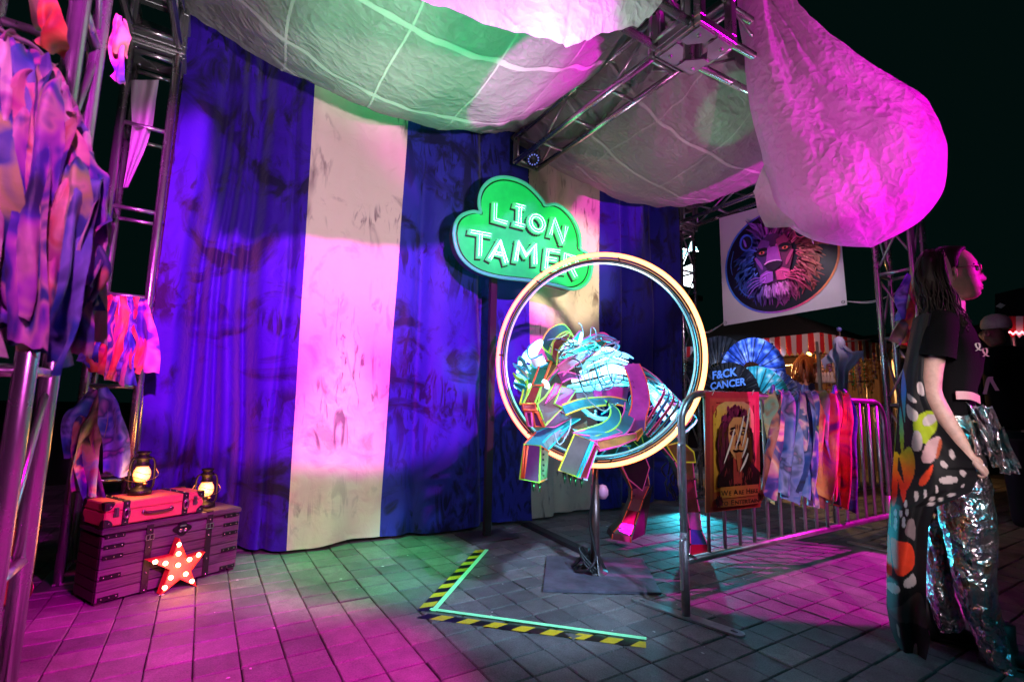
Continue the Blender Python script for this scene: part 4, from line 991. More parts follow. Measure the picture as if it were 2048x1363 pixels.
def suitcase():
    z0=TH+.0115; S=Vector((.01,0,0)); u0=(TU+Vector((-.02,.03,0))).normalized(); v0=Vector((-u0.y,u0.x,0)); R=Matrix((u0,v0,EZ)).transposed()
    c=tpt(.335,.46,z0); L_,D_,H_=.47,.24,.115
    p=lambda a,b,z:c+u0*(a*L_/2)+v0*(b*D_/2)+EZ*z
    M_S=mat('salmon_leatherette',(.80,.17,.13),.5,bump=.35,bscale=220,var=.12,vscale=10)
    t=thing('suitcase',p(0,0,0),'small salmon suitcase with dark corners lying on the trunk','suitcase')
    MB().box(p(0,0,H_*.31),(L_,D_,H_*.60),R,bev=.006).build('body',M_S,t)
    MB().box(p(0,0,H_*.81),(L_,D_,H_*.38),R,bev=.006).build('lid',M_S,t)
    for a in (-.62,.58):
        m=MB(); m.box(p(a,-1,H_/2)-v0*.002,(.030,.004,H_),R,bev=.001); m.box(p(a,0,H_+.001),(.030,D_,.004),R,bev=.001); s=m.build('strap',M_LEATH,t)
        b=MB(); q=p(a,-1,H_*.5)-v0*.008; b.lathe(q,[(.010,0),(.020,.001),(.020,.006),(.012,.008)],14,R=Matrix((u0*.8,EZ*1.5,-v0)).transposed()); b.build('buckle',mat('pewter',(.35,.26,.26),.3,.9),s)
        r=MB(); [r.ball(p(a,b_,H_+.003),.004,8) for b_ in (-.8,-.2,.4,.9)]; [r.ball(p(a,-1,H_*z)-v0*.005,.0045,8) for z in (.12,.9)]; r.build('rivet',M_RIVET,s)
    for a in (-1,1):
        for b in (-1,1):
            for z in (0,1):
                q=p(a,b,z*H_); s=-1 if z else 1
                m=MB()
                for ax1,ax2,n_ in ((-a*u0,s*EZ,b*v0),(-b*v0,s*EZ,a*u0),(-a*u0,-b*v0,-s*EZ)):
                    pts=[q+n_*.0015]+[q+n_*.0015+ax1*(.038*cos(th))+ax2*(.038*sin(th)) for th in [pi/2*k/5 for k in range(6)]]
                    m.prism(pts,n_*.002)
                m.ball(q-a*u0*.018+b*v0*.004+s*EZ*.018,.0045,6,1)
                m.build('corner_cap',[M_LEATH,M_RIVET],t)
    for a in (-.8,.8):
        m=MB(); m.box(p(a,-1,H_*.66)-v0*.004,(.020,.008,.030),R,bev=.002); m.box(p(a,-1,H_*.48)-v0*.004,(.024,.008,.022),R,bev=.002); m.box(p(a,-1,H_*.6)-v0*.010,(.009,.005,.04),R,bev=.001); m.build('latch',mat('pewter'),t)
    hp=smooth_path([p(-.28,-1,H_*.42)-v0*.004,p(-.25,-1,H_*.42)-v0*.028,p(-.12,-1,H_*.40)-v0*.034,p(.12,-1,H_*.40)-v0*.034,p(.25,-1,H_*.42)-v0*.028,p(.28,-1,H_*.42)-v0*.004],5)
    h=MB().tube(hp,.0085,10,flat=.7).build('handle',mat('maroon_leather',(.10,.02,.035),.35),t)
    for a in (-.28,.28): MB().ball(p(a,-1,H_*.42)-v0*.004,(.012,.008,.012),10,R=R).build('handle_boss',M_RIVET,h)
    return p(-.12,.05,H_+.004)
LAN1=suitcase()
def lantern(pos,label,em):
    t=thing('oil_lantern',pos,label,'lantern','old oil lanterns'); x,y,z=pos
    MB().lathe(pos,[(0,0),(.052,0),(.055,.006),(.053,.022),(.044,.030),(.030,.036),(.022,.048),(.028,.056),(.028,.066),(0,.066)],24).build('font',M_IRON,t)
    g=mat('frosted_lantern_glass',(.9,.75,.5),.35,emit=(1,.23,.025),es=em)
    MB().lathe((x,y,z+.066),[(.024,0),(.036,.014),(.041,.036),(.038,.058),(.027,.078),(.024,.082)],22).build('globe',g,t)
    MB().lathe((x,y,z+.148),[(.034,0),(.036,.008),(.028,.012),(.028,.036),(.037,.040),(.037,.048),(.026,.056),(.026,.066),(.034,.070),(.030,.080),(0,.083)],22).build('chimney_cap',M_IRON,t)
    for s in(-1,1):
        q=smooth_path([(x+s*.045,y,z+.025),(x+s*.056,y,z+.05),(x+s*.056,y,z+.14),(x+s*.046,y,z+.185),(x+s*.028,y,z+.19)],5)
        MB().tube(q,.0055,8).build('side_tube',M_IRON,t)
    w=MB()
    for zz in (.085,.115): w.tube([(x+.046*cos(a),y+.046*sin(a),z+zz+.010*sin(2*a)) for a in [2*pi*k/20 for k in range(20)]],.0013,5,closed=True)
    w.tube([(x+.045*cos(a*3),y+.045*sin(a*3),z+.07+.07*a) for a in [k/20 for k in range(21)]],.0013,5)
    w.build('wire_guard',M_IRON,t)
    MB().tube(smooth_path([(x-.056,y,z+.14),(x-.075,y-.02,z+.09),(x-.03,y-.06,z+.075),(x+.04,y-.055,z+.08),(x+.075,y-.01,z+.10),(x+.056,y,z+.14)],6),.0018,6).build('bail_handle',M_BRASS,t)
    MB().lathe((x+.02,y-.03,z+.058),[(0,-.006),(.010,-.006),(.010,.004),(0,.006)],10).build('burner_knob',M_BRASS,t)
    l=bpy.data.lights.new('lantern_flame','POINT'); l.energy=2.2; l.color=(1,.45,.10); l.shadow_soft_size=.05
    o=bpy.data.objects.new('lantern_flame',l); COL.objects.link(o); o.parent=t; o.location=(.0,-.075,.11)
lantern(tuple(LAN1+TV*.02),'bright lit oil lantern standing on the salmon suitcase',2.9)
q=tpt(.80,.55,TH+.0065); lantern((q.x,q.y,q.z),'lit oil lantern standing on the trunk beside the suitcase',2.3)
def star():
    n=-TV; P0=tpt(.50,0,0)-TV*.10
    tilt=.18
    nn=(n*cos(tilt)+EZ*sin(tilt)).normalized()
    c0=atP(360,1133,P0,n)
    tips=[(367,1078),(416,1104),(393,1172),(322,1189),(302,1123)]; inn=[(379,1116),(385,1142),(362,1158),(343,1140),(352,1112)]
    def W(p,d=0):
        q=atP(p[0],p[1],P0,n); q=q+TV*((q.z)*tilt*.9); return q+n*d
    outl=[]
    for a,b in zip(tips,inn): outl += [W(a),W(b)]
    t=thing('marquee_star',W((360,1185)),'red star shaped marquee light with bulbs leaning on the trunk','star light')
    M_R=mat('red_star_paint',(.80,.07,.035),.4); M_F=mat('star_face',(.85,.10,.06),.45)
    cen=sum((Vector(p) for p in outl),Vector())/10
    MB().prism([cen+(p-cen)*.97+TV*.012 for p in outl],TV*.006).build('face',M_F,t)
    m=MB(); k=10
    vs=[p for p in outl]+[p+TV*.045 for p in outl]+[cen+(p-cen)*.93 for p in outl]+[cen+(p-cen)*.93+TV*.014 for p in outl]
    fs=[]
    for i in range(k):
        j=(i+1)%k; fs += [(i,j,k+j,k+i),(i,2*k+i,2*k+j,j),(2*k+i,3*k+i,3*k+j,2*k+j)]
    m.add(vs,fs); m.build('rim',M_R,t)
    MB().prism([p+TV*.045 for p in outl],TV*.004).build('back_panel',M_R,t)
    ctr=(361,1131); B=[ctr]
    for a in tips: B += [(lerp(ctr[0],a[0],.42),lerp(ctr[1],a[1],.42)),(lerp(ctr[0],a[0],.76),lerp(ctr[1],a[1],.76))]
    bm_=neon('warm_bulb',(1,.62,.24),16)
    for b in B:
        q=W(b)+TV*.004
        o=MB().ball(q,.0115,10).build('bulb',bm_,t)
        MB().lathe(q+TV*.010,[(.013,0),(.013,.006)],10,R=Matrix((TU,EZ,-TV)).transposed()).build('socket',M_R,o)
    l=bpy.data.lights.new('star_glow','POINT'); l.energy=1.5; l.color=(1,.32,.12); l.shadow_soft_size=.07
    o=bpy.data.objects.new('star_glow',l); COL.objects.link(o); o.parent=t; o.location=Vector(W((360,1133),.06))-Vector(t.location)
star()
def canister():
    p=atZ(118,1165); p=Vector((-.74,3.48,0))
    t=thing('brass_canister',p,'shiny amber brass canister standing behind the left end of the trunk','canister')
    MB().lathe(p,[(0,0),(.085,0),(.09,.01),(.088,.02),(.088,.33),(.093,.335),(.093,.35),(.085,.355),(0,.355)],28).build('body',mat('amber_brass',(.75,.40,.08),.2,.9,var=.3,vscale=5),t)
    MB().lathe(p+EZ*.355,[(.07,0),(.07,.012),(.02,.02),(.02,.035),(0,.04)],20).build('lid',mat('amber_brass'),t)
    MB().tube(smooth_path([p+Vector((.07,-.055,.02)),p+Vector((.10,-.09,.03)),p+Vector((.11,-.09,.08)),p+Vector((.075,-.05,.13))],5),.004,6).build('wire_handle',M_BRASS,t)
canister()

# ================================================================== METAL LION
def lion():
    cols={'red':(.45,.04,.05),'brown':(.30,.12,.06),'green':(.03,.30,.16),'teal':(.05,.45,.50),'pink':(.75,.12,.55),'rose':(.70,.25,.35),'gold':(.60,.38,.12),'grey':(.32,.22,.20),'dark':(.06,.035,.04),'plum':(.22,.03,.16),'silver':(.60,.62,.64)}
    def metal(k): return mat('panel_'+k,cols[k],.30,.35,var=.28,vscale=9,bump=.12,bscale=22)
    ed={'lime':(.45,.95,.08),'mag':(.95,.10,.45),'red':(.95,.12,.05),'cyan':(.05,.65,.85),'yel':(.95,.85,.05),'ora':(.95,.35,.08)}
    def edge(k): return mat('edge_trim_'+k,ed[k],.35,emit=ed[k],es=.22)  # slight emission painted in so the trims look lit
    root=thing('metal_lion',(2.35,2.25,0),'sheet metal lion sculpture with glowing mane leaping through the hoop','sculpture')
    ice=neon('mane_tube_ice',(.05,.62,.98),1.9); icew=neon('mane_tube_white',(.55,.96,1),3.0)
    A_=lambda px,py,Y: atY(px,py,Y)
    C3=lambda x,y,Y: A_(1000+x/3.684,620+y/3.684,Y)     # measured on an enlarged detail
    def panel(name,pts,m,trim=None,back=.012,par=root):
        P=[Vector(p) for p in pts]
        nrm=(P[1]-P[0]).cross(P[2]-P[0]).normalized()
        if nrm.dot(P[0]-E0)<0: nrm=-nrm
        o=MB(); c=sum(P,Vector())/len(P); n=len(P)
        o.prism(P,nrm*back,0)
        mats=[metal(m)]
        if trim: o.tube(P,.0052,6,1,closed=True); mats.append(edge(trim))
        return o.build(name,mats,par)
    def solid(name,front,back,ms,trim=None,par=root,tr2=None):
        """hull from a front outline to a back outline, one metal per side; beads on the edges"""
        F=[Vector(p) for p in front]; Bk=[Vector(p) for p in back]; n=len(F); mats=[metal(k) for k in ms]; o=MB()
        o.add(F,[tuple(range(n))],0); o.add(Bk,[tuple(range(n))[::-1]],len(ms)-1)
        for i in range(n):
            j=(i+1)%n; o.add([F[i],F[j],Bk[j],Bk[i]],[(0,1,2,3)],1+i%(len(ms)-1))
        if trim:
            mats.append(edge(trim)); o.tube(F,.0048,6,len(mats)-1,closed=True)
            mats.append(edge(tr2 or trim))
            for i in range(n): o.tube([F[i],Bk[i]],.0042,6,len(mats)-1)
        return o.build(name,mats,par)
    # ---- head: a faceted muzzle reaching towards the camera, a flat forehead strip and cheeks
    Ys=1.86
    head=solid('snout',[C3(178,738,Ys),C3(272,740,Ys-.01),C3(328,858,Ys+.03),C3(205,852,Ys+.03)],[C3(205,560,Ys+.16),C3(305,560,Ys+.15),C3(440,640,Ys+.22),C3(330,800,Ys+.24)],['red','brown','grey','dark','dark'],'red',tr2='lime')
    panel('nose_bridge',[C3(172,690,Ys-.015),C3(255,690,Ys-.02),C3(305,560,Ys+.12),C3(232,558,Ys+.12)],'red','lime',par=head)
    panel('nose_plate',[C3(170,735,Ys-.022),C3(268,738,Ys-.027),C3(258,688,Ys-.02),C3(168,692,Ys-.014)],'red','red',par=head)
    panel('mouth_plate',[C3(190,750,Ys-.012),C3(228,750,Ys-.014),C3(242,855,Ys+.018),C3(208,850,Ys+.02)],'plum','mag',par=head)
    panel('mouth_plate',[C3(240,750,Ys-.014),C3(270,752,Ys-.014),C3(318,855,Ys+.02),C3(256,855,Ys+.02)],'plum','red',par=head)
    fh=panel('forehead_strip',[C3(238,552,Ys+.11),C3(308,554,Ys+.10),C3(378,376,Ys+.26),C3(302,374,Ys+.26)],'green','red')
    panel('brow',[C3(204,590,Ys+.13),C3(236,552,Ys+.12),C3(300,380,Ys+.27),C3(240,398,Ys+.27),C3(198,420,Ys+.26)],'green','lime')
    panel('brow',[C3(312,556,Ys+.10),C3(345,520,Ys+.12),C3(452,372,Ys+.26),C3(384,376,Ys+.26)],'brown','ora')
    panel('brow',[C3(345,525,Ys+.12),C3(420,440,Ys+.16),C3(480,362,Ys+.26),C3(455,372,Ys+.26)],'green','mag')
    panel('cheek',[C3(275,690,Ys+.0),C3(330,640,Ys+.05),C3(400,545,Ys+.16),C3(440,575,Ys+.2),C3(560,590,Ys+.30),C3(440,740,Ys+.16),C3(330,852,Ys+.035),C3(300,760,Ys+.0)],'grey','lime')
    panel('cheek',[C3(405,545,Ys+.15),C3(452,545,Ys+.2),C3(420,610,Ys+.13),C3(335,690,Ys+.03)],'rose','mag')
    panel('cheek',[C3(450,560,Ys+.2),C3(562,588,Ys+.29),C3(470,720,Ys+.16),C3(400,690,Ys+.10)],'pink','lime')
    panel('cheek',[C3(148,690,Ys+.02),C3(180,690,Ys+.0),C3(208,575,Ys+.13),C3(190,520,Ys+.2),C3(160,640,Ys+.12)],'teal','yel')
    panel('jaw',[C3(328,858,Ys+.03),C3(440,740,Ys+.16),C3(530,790,Ys+.26),C3(400,860,Ys+.18)],'plum','mag')
    MB().ball(C3(338,545,Ys+.115),(.030,.014,.016),12,R=Matrix.Rotation(.8,3,'Y')).build('eye',icew,root)
    MB().ball(C3(222,560,Ys+.125),(.012,.010,.014),10).build('eye',icew,root)
    for s in (0,1):
        m=MB(); [m.lathe(C3(310+8*s,745+70*s,Ys-.005),[(0,0),(.005,0),(.005,.006)],6)]; m.build('rivet',metal('silver'),root)
    # ---- mane: curved strips and glowing tubes fanned from the forehead backwards
    random.seed(21)
    strips=[([(398,372,2.10),(330,300,2.16),(380,180,2.20),(480,130,2.26),(545,200,2.34)],.055,'green','lime'),
            ([(398,368,2.06),(415,260,2.08),(470,215,2.12),(512,172,2.18)],.040,'brown','lime'),
            ([(500,330,2.18),(560,240,2.24),(600,160,2.30)],.055,'teal','mag'),
            ([(480,390,2.12),(600,320,2.18),(700,270,2.24),(775,228,2.32)],.060,'green','red'),
            ([(440,450,2.02),(510,390,2.06),(600,340,2.12),(690,300,2.2)],.04,'rose','mag'),
            ([(330,360,2.08),(240,390,2.10),(220,300,2.14),(300,225,2.18)],.04,'silver','cyan'),
            ([(205,420,2.06),(160,380,2.10),(140,410,2.12)],.05,'teal','cyan'),
            ([(200,480,2.04),(150,440,2.08),(98,400,2.10)],.03,'silver','cyan'),
            ([(190,540,2.02),(140,520,2.04),(100,470,2.06)],.03,'green','lime'),
            ([(200,590,2.0),(150,570,2.03),(105,545,2.06)],.035,'teal','cyan'),
            ([(440,500,2.0),(500,480,2.03),(600,492,2.1)],.035,'plum','mag'),
            ([(540,330,2.2),(660,290,2.28),(760,320,2.36),(850,360,2.42)],.05,'teal','cyan'),
            ([(560,300,2.24),(680,220,2.30),(780,190,2.36),(830,230,2.42)],.045,'silver','mag'),
            ([(620,270,2.26),(740,210,2.32),(870,240,2.4),(830,310,2.42)],.04,'silver','cyan')]
    for pts,w,m,e in strips:
        P=smooth_path([C3(*p) for p in pts],6); sd=Vector((.35,-.3,-.9))
        k=len(P); ws=[w*1.45*(1-.75*(i/(k-1))**2) for i in range(k)]
        MB().band(P,sd,ws,.003,0,1,.0046).build('mane_strip',[metal(m),edge(e)],root)
    glows=[([(232,380,2.12),(245,300,2.14),(300,232,2.18)],.028,1),([(190,400,2.10),(150,385,2.12),(170,350,2.15)],.016,1),([(165,560,2.06),(130,560,2.07),(112,550,2.09)],.014,1),([(200,380,2.16),(180,340,2.18),(215,290,2.2)],.014,0),
           ([(520,320,2.22),(570,250,2.26),(600,170,2.3)],.020,1)]
    for k in range(9):
        f=k/8; y0=lerp(360,575,f); y1=lerp(345,545,f); s_=random.uniform(-12,12)
        glows.append(([(lerp(600,500,f)+random.uniform(-30,40),y0+70-40*f+s_,2.14+.03*(k%2)),(690+s_,y0+5+s_,2.24+.04*(k%2)),(820,y1-28*(1-f),2.33+.03*(k%2)),(945,y1+10+s_*.5,2.42)],(.015,.008,.012,.009)[k%4],1 if k in (1,4,5) else 0))
    for k in range(9):
        x0=380+k*52+random.uniform(-15,15); y0=330-random.uniform(0,40)+k*4
        glows.append(([(x0,y0+45,2.12+.02*k),(x0+50,y0-20,2.17+.02*k),(x0+125,y0-70+k*6,2.22+.02*k),(x0+190,y0-60+k*9,2.27+.02*k)],(.011,.007,.009)[k%3],1 if k%3==0 else 0))
    for k in range(4):
        glows.append(([(225-18*k,430+42*k,2.08),(165-14*k,400+40*k,2.12),(120+4*k,415+42*k,2.15)],.010,k%2))
    for pts,r,k in glows:
        P=smooth_path([C3(*p) for p in pts],6); m=len(P)
        MB().tube(P,[r*(.35+.65*sin(pi*min(1,(i+1.5)/(m+1)))**.6) for i in range(m)],10).build('mane_tube',icew if k else ice,root)
    wire=mat('thin_wire_sleeve',(.25,.65,.80),.3,.3); wire2=mat('dark_wire',(.02,.03,.05),.4); wire3=mat('pale_wire',(.65,.75,.82),.3)
    for k in range(22):
        x=random.uniform(400,880); y=random.uniform(215,400); Y=lerp(2.04,2.36,(x-330)/600)-random.uniform(0,.07); ra=random.uniform(28,85); a0=random.uniform(2.4,4.2); sw=random.uniform(3.2,5.6)*random.choice((-1,1)); q=random.uniform(.45,.8); n=9
        pts=[C3(min(x+(1.3-.3*i/n)*ra*cos(a0+sw*i/n)+i*5,945),max(150,y+ra*q*sin(a0+sw*i/n)),Y+.05*sin(i*.8)) for i in range(n+1)]
        MB().tube(smooth_path(pts,6),random.choice((.0028,.0036,.0048)),7).build('wire',random.choice((wire,wire3,wire,wire2)),root)
    for k in range(7):
        x=random.uniform(480,840); y=random.uniform(430,520); pts=[C3(x,y-60,2.1),C3(x+20,y+30,2.06),C3(x+60,y+95,2.06),C3(x+120,y+70,2.1),C3(x+130,y,2.16)]
        MB().tube(smooth_path(pts,6),.0032,7).build('wire',wire if k%2 else wire2,root)
    for pts in ([(665,200,2.3),(672,130,2.32),(700,140,2.32),(715,200,2.32)],[(580,92,2.3),(604,120,2.3),(610,170,2.3)],[(770,260,2.3),(850,240,2.36),(878,232,2.38),(820,290,2.36)],[(760,190,2.34),(700,190,2.3),(640,240,2.26)],
                [(520,800,1.98),(510,880,1.95),(440,990,1.9),(400,900,1.92)],[(640,430,2.1),(680,560,2.12),(740,590,2.14),(760,520,2.14)],[(600,560,2.08),(650,660,2.08),(760,740,2.12),(820,710,2.14)]):
        MB().tube(smooth_path([C3(*p) for p in pts],6),.0038,6).build('wire',wire3,root)
    # ---- chest: pink breast plates, bent shoulder hoops
    panel('breast_plate',[C3(540,620,2.18),C3(640,600,2.24),C3(690,615,2.26),C3(690,660,2.25),C3(570,690,2.16)],'rose')
    panel('breast_plate',[C3(690,590,2.27),C3(860,565,2.36),C3(948,572,2.40),C3(935,660,2.38),C3(800,650,2.3),C3(695,655,2.26)],'pink')
    panel('breast_plate',[C3(470,720,2.05),C3(560,600,2.18),C3(570,690,2.15),C3(520,720,2.08)],'red')
    band=lambda nm,pts,side,w,m,e,e2=None: MB().band(smooth_path([C3(*p) for p in pts],7),side,w,.004,0,(1) if not e2 else 1,.005).build(nm,[metal(m),edge(e)],root)
    band('shoulder_hoop',[(965,395,2.40),(1010,500,2.34),(1032,600,2.30),(1035,700,2.26),(1010,790,2.22),(1000,890,2.19)],Vector((.95,-.3,.05)),.125,'pink','red')
    band('shoulder_hoop',[(1000,400,2.50),(1075,540,2.46),(1090,660,2.42),(1060,770,2.36),(1020,830,2.3)],Vector((.7,.7,0)),.10,'dark','cyan')
    band('arm_band',[(470,735,2.0),(600,690,2.08),(740,672,2.2),(850,668,2.3),(945,690,2.36)],Vector((.1,-.5,-.85)),.055,'teal','yel')
    band('arm_band',[(785,670,2.24),(840,720,2.2),(850,790,2.14),(800,850,2.06),(700,890,1.96),(600,920,1.87)],Vector((.85,-.2,-.45)),.075,'teal','lime')
    band('arm_band',[(960,700,2.32),(950,780,2.24),(900,870,2.12),(800,930,1.99),(700,948,1.88)],Vector((.75,-.5,-.45)),.075,'teal','mag')
    panel('forearm',[C3(712,965,1.80),C3(880,925,1.95),C3(1000,905,2.08),C3(1005,945,2.08),C3(880,1000,1.95),C3(730,1035,1.80)],'gold','mag')
    panel('forearm',[C3(1000,900,2.08),C3(1045,870,2.14),C3(1052,900,2.14),C3(1010,960,2.08)],'gold','ora')
    panel('forearm',[C3(540,905,1.84),C3(640,880,1.95),C3(830,860,2.1),C3(900,900,2.06),C3(800,935,1.96),C3(690,965,1.80)],'teal','mag')
    # far foreleg
    panel('forearm',[C3(260,900,1.99),C3(330,870,2.04),C3(460,800,2.14),C3(590,800,2.2),C3(440,900,2.08),C3(300,990,1.97)],'teal','cyan')
    panel('forearm',[C3(300,990,1.965),C3(370,920,2.02),C3(470,850,2.12),C3(500,870,2.13),C3(420,960,2.03),C3(350,1030,1.97)],'silver','cyan')
    panel('elbow_plate',[C3(530,870,2.12),C3(640,815,2.2),C3(650,890,2.16),C3(560,900,2.08)],'brown')
    panel('elbow_plate',[C3(440,935,2.2),C3(520,870,2.24),C3(500,950,2.22)],'rose')
    # paws: open faceted boxes
    def paw(F,Bk,ms,t1,t2,claws,Yc):
        p=solid('paw',F,Bk,ms,t1,tr2=t2)
        for x,y in claws:
            q=C3(x,y,Yc); pts=smooth_path([q+Vector((0,0,.016)),q+Vector((-.002,-.006,-.004)),q+Vector((.002,-.002,-.034))],4); n=len(pts)
            MB().tube(pts,[.0095*(1-(i/(n-1))**1.6)+.0008 for i in range(n)],8).build('claw',mat('black_claw',(.008,.008,.009),.25,coat=.6),p)
        return p
    YL,YR=1.76,1.90
    paw([C3(548,912,YL),C3(690,968,YL-.02),C3(572,1228,YL-.01),C3(432,1178,YL+.01)],[C3(660,925,YL+.06),C3(732,1010,YL+.05),C3(640,1250,YL+.05),C3(560,1195,YL+.10)],['grey','teal','gold','red','dark','dark'],'yel','mag',[(472,1222),(514,1232),(552,1242),(598,1258)],YL+.02)
    panel('paw_strip',[C3(672,968,YL-.024),C3(690,968,YL-.024),C3(585,1230,YL-.014),C3(566,1226,YL-.014)],'teal','cyan')
    panel('paw_strip',[C3(694,985,YL-.015),C3(712,1000,YL+.0),C3(640,1238,YL+.02),C3(590,1225,YL+.0)],'red','mag')
    paw([C3(178,985,YR),C3(298,998,YR-.01),C3(288,1268,YR-.0),C3(146,1242,YR+.01)],[C3(262,900,YR+.06),C3(360,1040,YR+.05),C3(345,1240,YR+.05),C3(230,1230,YR+.10)],['plum','teal','grey','dark','red','dark'],'lime','red',[(244,1280),(290,1290)],YR+.02)
    panel('paw_strip',[C3(180,995,YR-.006),C3(205,1000,YR-.008),C3(176,1235,YR+.0),C3(158,1235,YR+.004)],'red','red')
    for k in range(6): MB().ball(C3(318+3*(k%2),1020+40*k,YR-.003),.006,6).build('rivet',metal('dark'),root)
    # ---- ribcage seen through the hoop: bent slats round the body
    spine=[(1000,520,2.46),(1090,560,2.58),(1180,640,2.68),(1260,740,2.74),(1320,860,2.76)]
    for k in range(8):
        f=k/7; a=Vector(C3(*[lerp(p,q,f) for p,q in zip((985,400,2.55),(1290,740,2.72))])); b=Vector(C3(*[lerp(p,q,f) for p,q in zip((1030,900,2.36),(1230,985,2.50))])); mid=(a+b)/2+Vector((.10,-.16,.06)); mid2=(a+b)/2+Vector((.0,.22,.06))
        for mm,mat_ in ((mid,random.choice(('dark','teal','silver','brown'))),(mid2,'dark')):
            MB().band(smooth_path([a,mm*.5+a*.5+EZ*.03,mm,mm*.5+b*.5-EZ*.02,b],5),Vector((.8,.45,-.35)),.040,.003,0,1,.003).build('rib',[metal(mat_),edge('cyan' if k%2 else 'mag')],root)
    for dy in (-.06,0,.05,.1):
        MB().band(smooth_path([C3(x,y-dy*300,Y+dy) for x,y,Y in spine],5),Vector((.4,-.5,.6)),.05,.003,0,1,.003).build('back_slat',[metal(random.choice(('teal','dark','silver'))),edge('cyan')],root)
    for k in range(4):
        MB().tube(smooth_path([C3(1060+10*k,770+22*k,2.40),C3(1130+8*k,820+20*k,2.46),C3(1215,880+18*k,2.52)],5),.012,8).build('spring_tube',metal('silver'),root)
    MB().tube(smooth_path([C3(1100,600,2.62),C3(1160,720,2.66),C3(1210,800,2.68)],5),.02,8).build('belly_tube',ice,root)
    MB().tube(smooth_path([C3(600,720,2.2),C3(700,790,2.2),C3(790,800,2.24)],5),.012,8).build('belly_tube',ice,root)
    for k in range(14):
        x=random.uniform(560,820); y=random.uniform(690,830); MB().tube([C3(x,y,2.2),C3(x+random.uniform(-60,60),y+random.uniform(-40,40),2.26)],.006,6).build('strut',metal(random.choice(('silver','teal','dark'))),root)
    for p in ([(730,1080),(800,1010),(870,1000),(850,1070)],[(840,1070),(880,1000),(960,1000),(940,1060)],[(900,960),(960,940),(1040,920),(1060,1000),(980,1050)],[(980,960),(1070,900),(1130,950),(1060,1040)]):
        panel('belly_plate',[C3(x,y,2.42+.0006*(x-730)) for x,y in p],random.choice(('rose','green','teal','brown')),random.choice(('mag','cyan','lime')))
    # ---- hind legs
    D=lambda x,y,Y: atY(1200+x/3.896,780+y/3.896,Y)
    def leg(secs,ms,tr,nm='hind_leg'):
        """secs: list of (left,right) picture points + depth + thickness"""
        o=MB(); n=len(secs)
        mats=[metal(k) for k in ms]; rings=[]
        for l,r,Y,th in secs: rings.append([D(*l,Y),D(*r,Y-.02),D(*r,Y-.02)+Vector((.10,.16,0)).normalized()*th,D(*l,Y)+Vector((.10,.16,0)).normalized()*th])
        for a in range(n-1):
            for k in range(4): o.add([rings[a][k],rings[a][(k+1)%4],rings[a+1][(k+1)%4],rings[a+1][k]],[(0,1,2,3)],(a if k==0 else len(ms)-1-(k%2)) )
        o.add(rings[0],[(0,1,2,3)],len(ms)-1); o.add(rings[-1],[(3,2,1,0)],len(ms)-1)
        if tr:
            mats.append(edge(tr))
            for k in (0,1): o.tube([R_[k] for R_ in rings],.004,6,len(mats)-1)
        L_=o.build(nm,mats,root)
        for a in range(1,n-1):
            for k in (0,1): MB().ball(rings[a][k],.008,6).build('bolt',metal('dark'),L_)
        return L_
    leg([((150,560),(345,500),2.66,.16),((215,690),(370,640),2.70,.16),((250,770),(385,740),2.74,.13),((245,850),(335,850),2.78,.11),((215,930),(305,945),2.76,.11),((170,1030),(270,1050),2.73,.12),((100,1110),(238,1130),2.70,.17),((92,1160),(240,1185),2.69,.20)],['dark','plum','rose','rose','red','silver','rose','dark','dark'],'red')
    leg([((480,430),(600,360),2.30,.15),((580,550),(720,520),2.30,.15),((640,700),(735,690),2.31,.12),((655,860),(755,840),2.32,.09),((680,950),(775,950),2.31,.09),((700,1080),(790,1090),2.30,.10),((705,1200),(840,1200),2.28,.14),((700,1290),(850,1295),2.27,.20)],['teal','gold','brown','brown','silver','teal','red','dark','dark'],'mag')
    panel('thigh_plate',[D(385,600,2.60),D(345,500,2.56),D(150,540,2.56),D(220,690,2.62),D(330,780,2.66)],'dark','mag')
    panel('thigh_plate',[D(520,430,2.26),D(640,400,2.22),D(730,480,2.24),D(745,560,2.25),D(600,560,2.26)],'gold','yel')
    panel('heel_plate',[D(345,850,2.74),D(410,740,2.74),D(350,1120,2.66),D(245,1170,2.66)],'dark')
    for k in range(16):
        x=random.uniform(500,600); y=random.uniform(470,830); MB().tube(smooth_path([D(x,y,2.42),D(x+random.uniform(-40,40),y+50,2.42),D(x+random.uniform(-40,60),y+110,2.44)],4),.006,6).build('leg_cable',wire2,root)
    # lamp inside the ribcage that throws the blue glow
    for loc,e in ((C3(700,230,2.12),7),(C3(760,470,2.10),2),(C3(680,750,2.26),4),(C3(1150,640,2.62),14)):
        l=bpy.data.lights.new('mane_glow','POINT'); l.energy=e; l.color=(.08,.68,1); l.shadow_soft_size=.06
        o=bpy.data.objects.new('mane_glow',l); COL.objects.link(o); o.parent=root; o.location=loc-Vector(root.location)
lion()

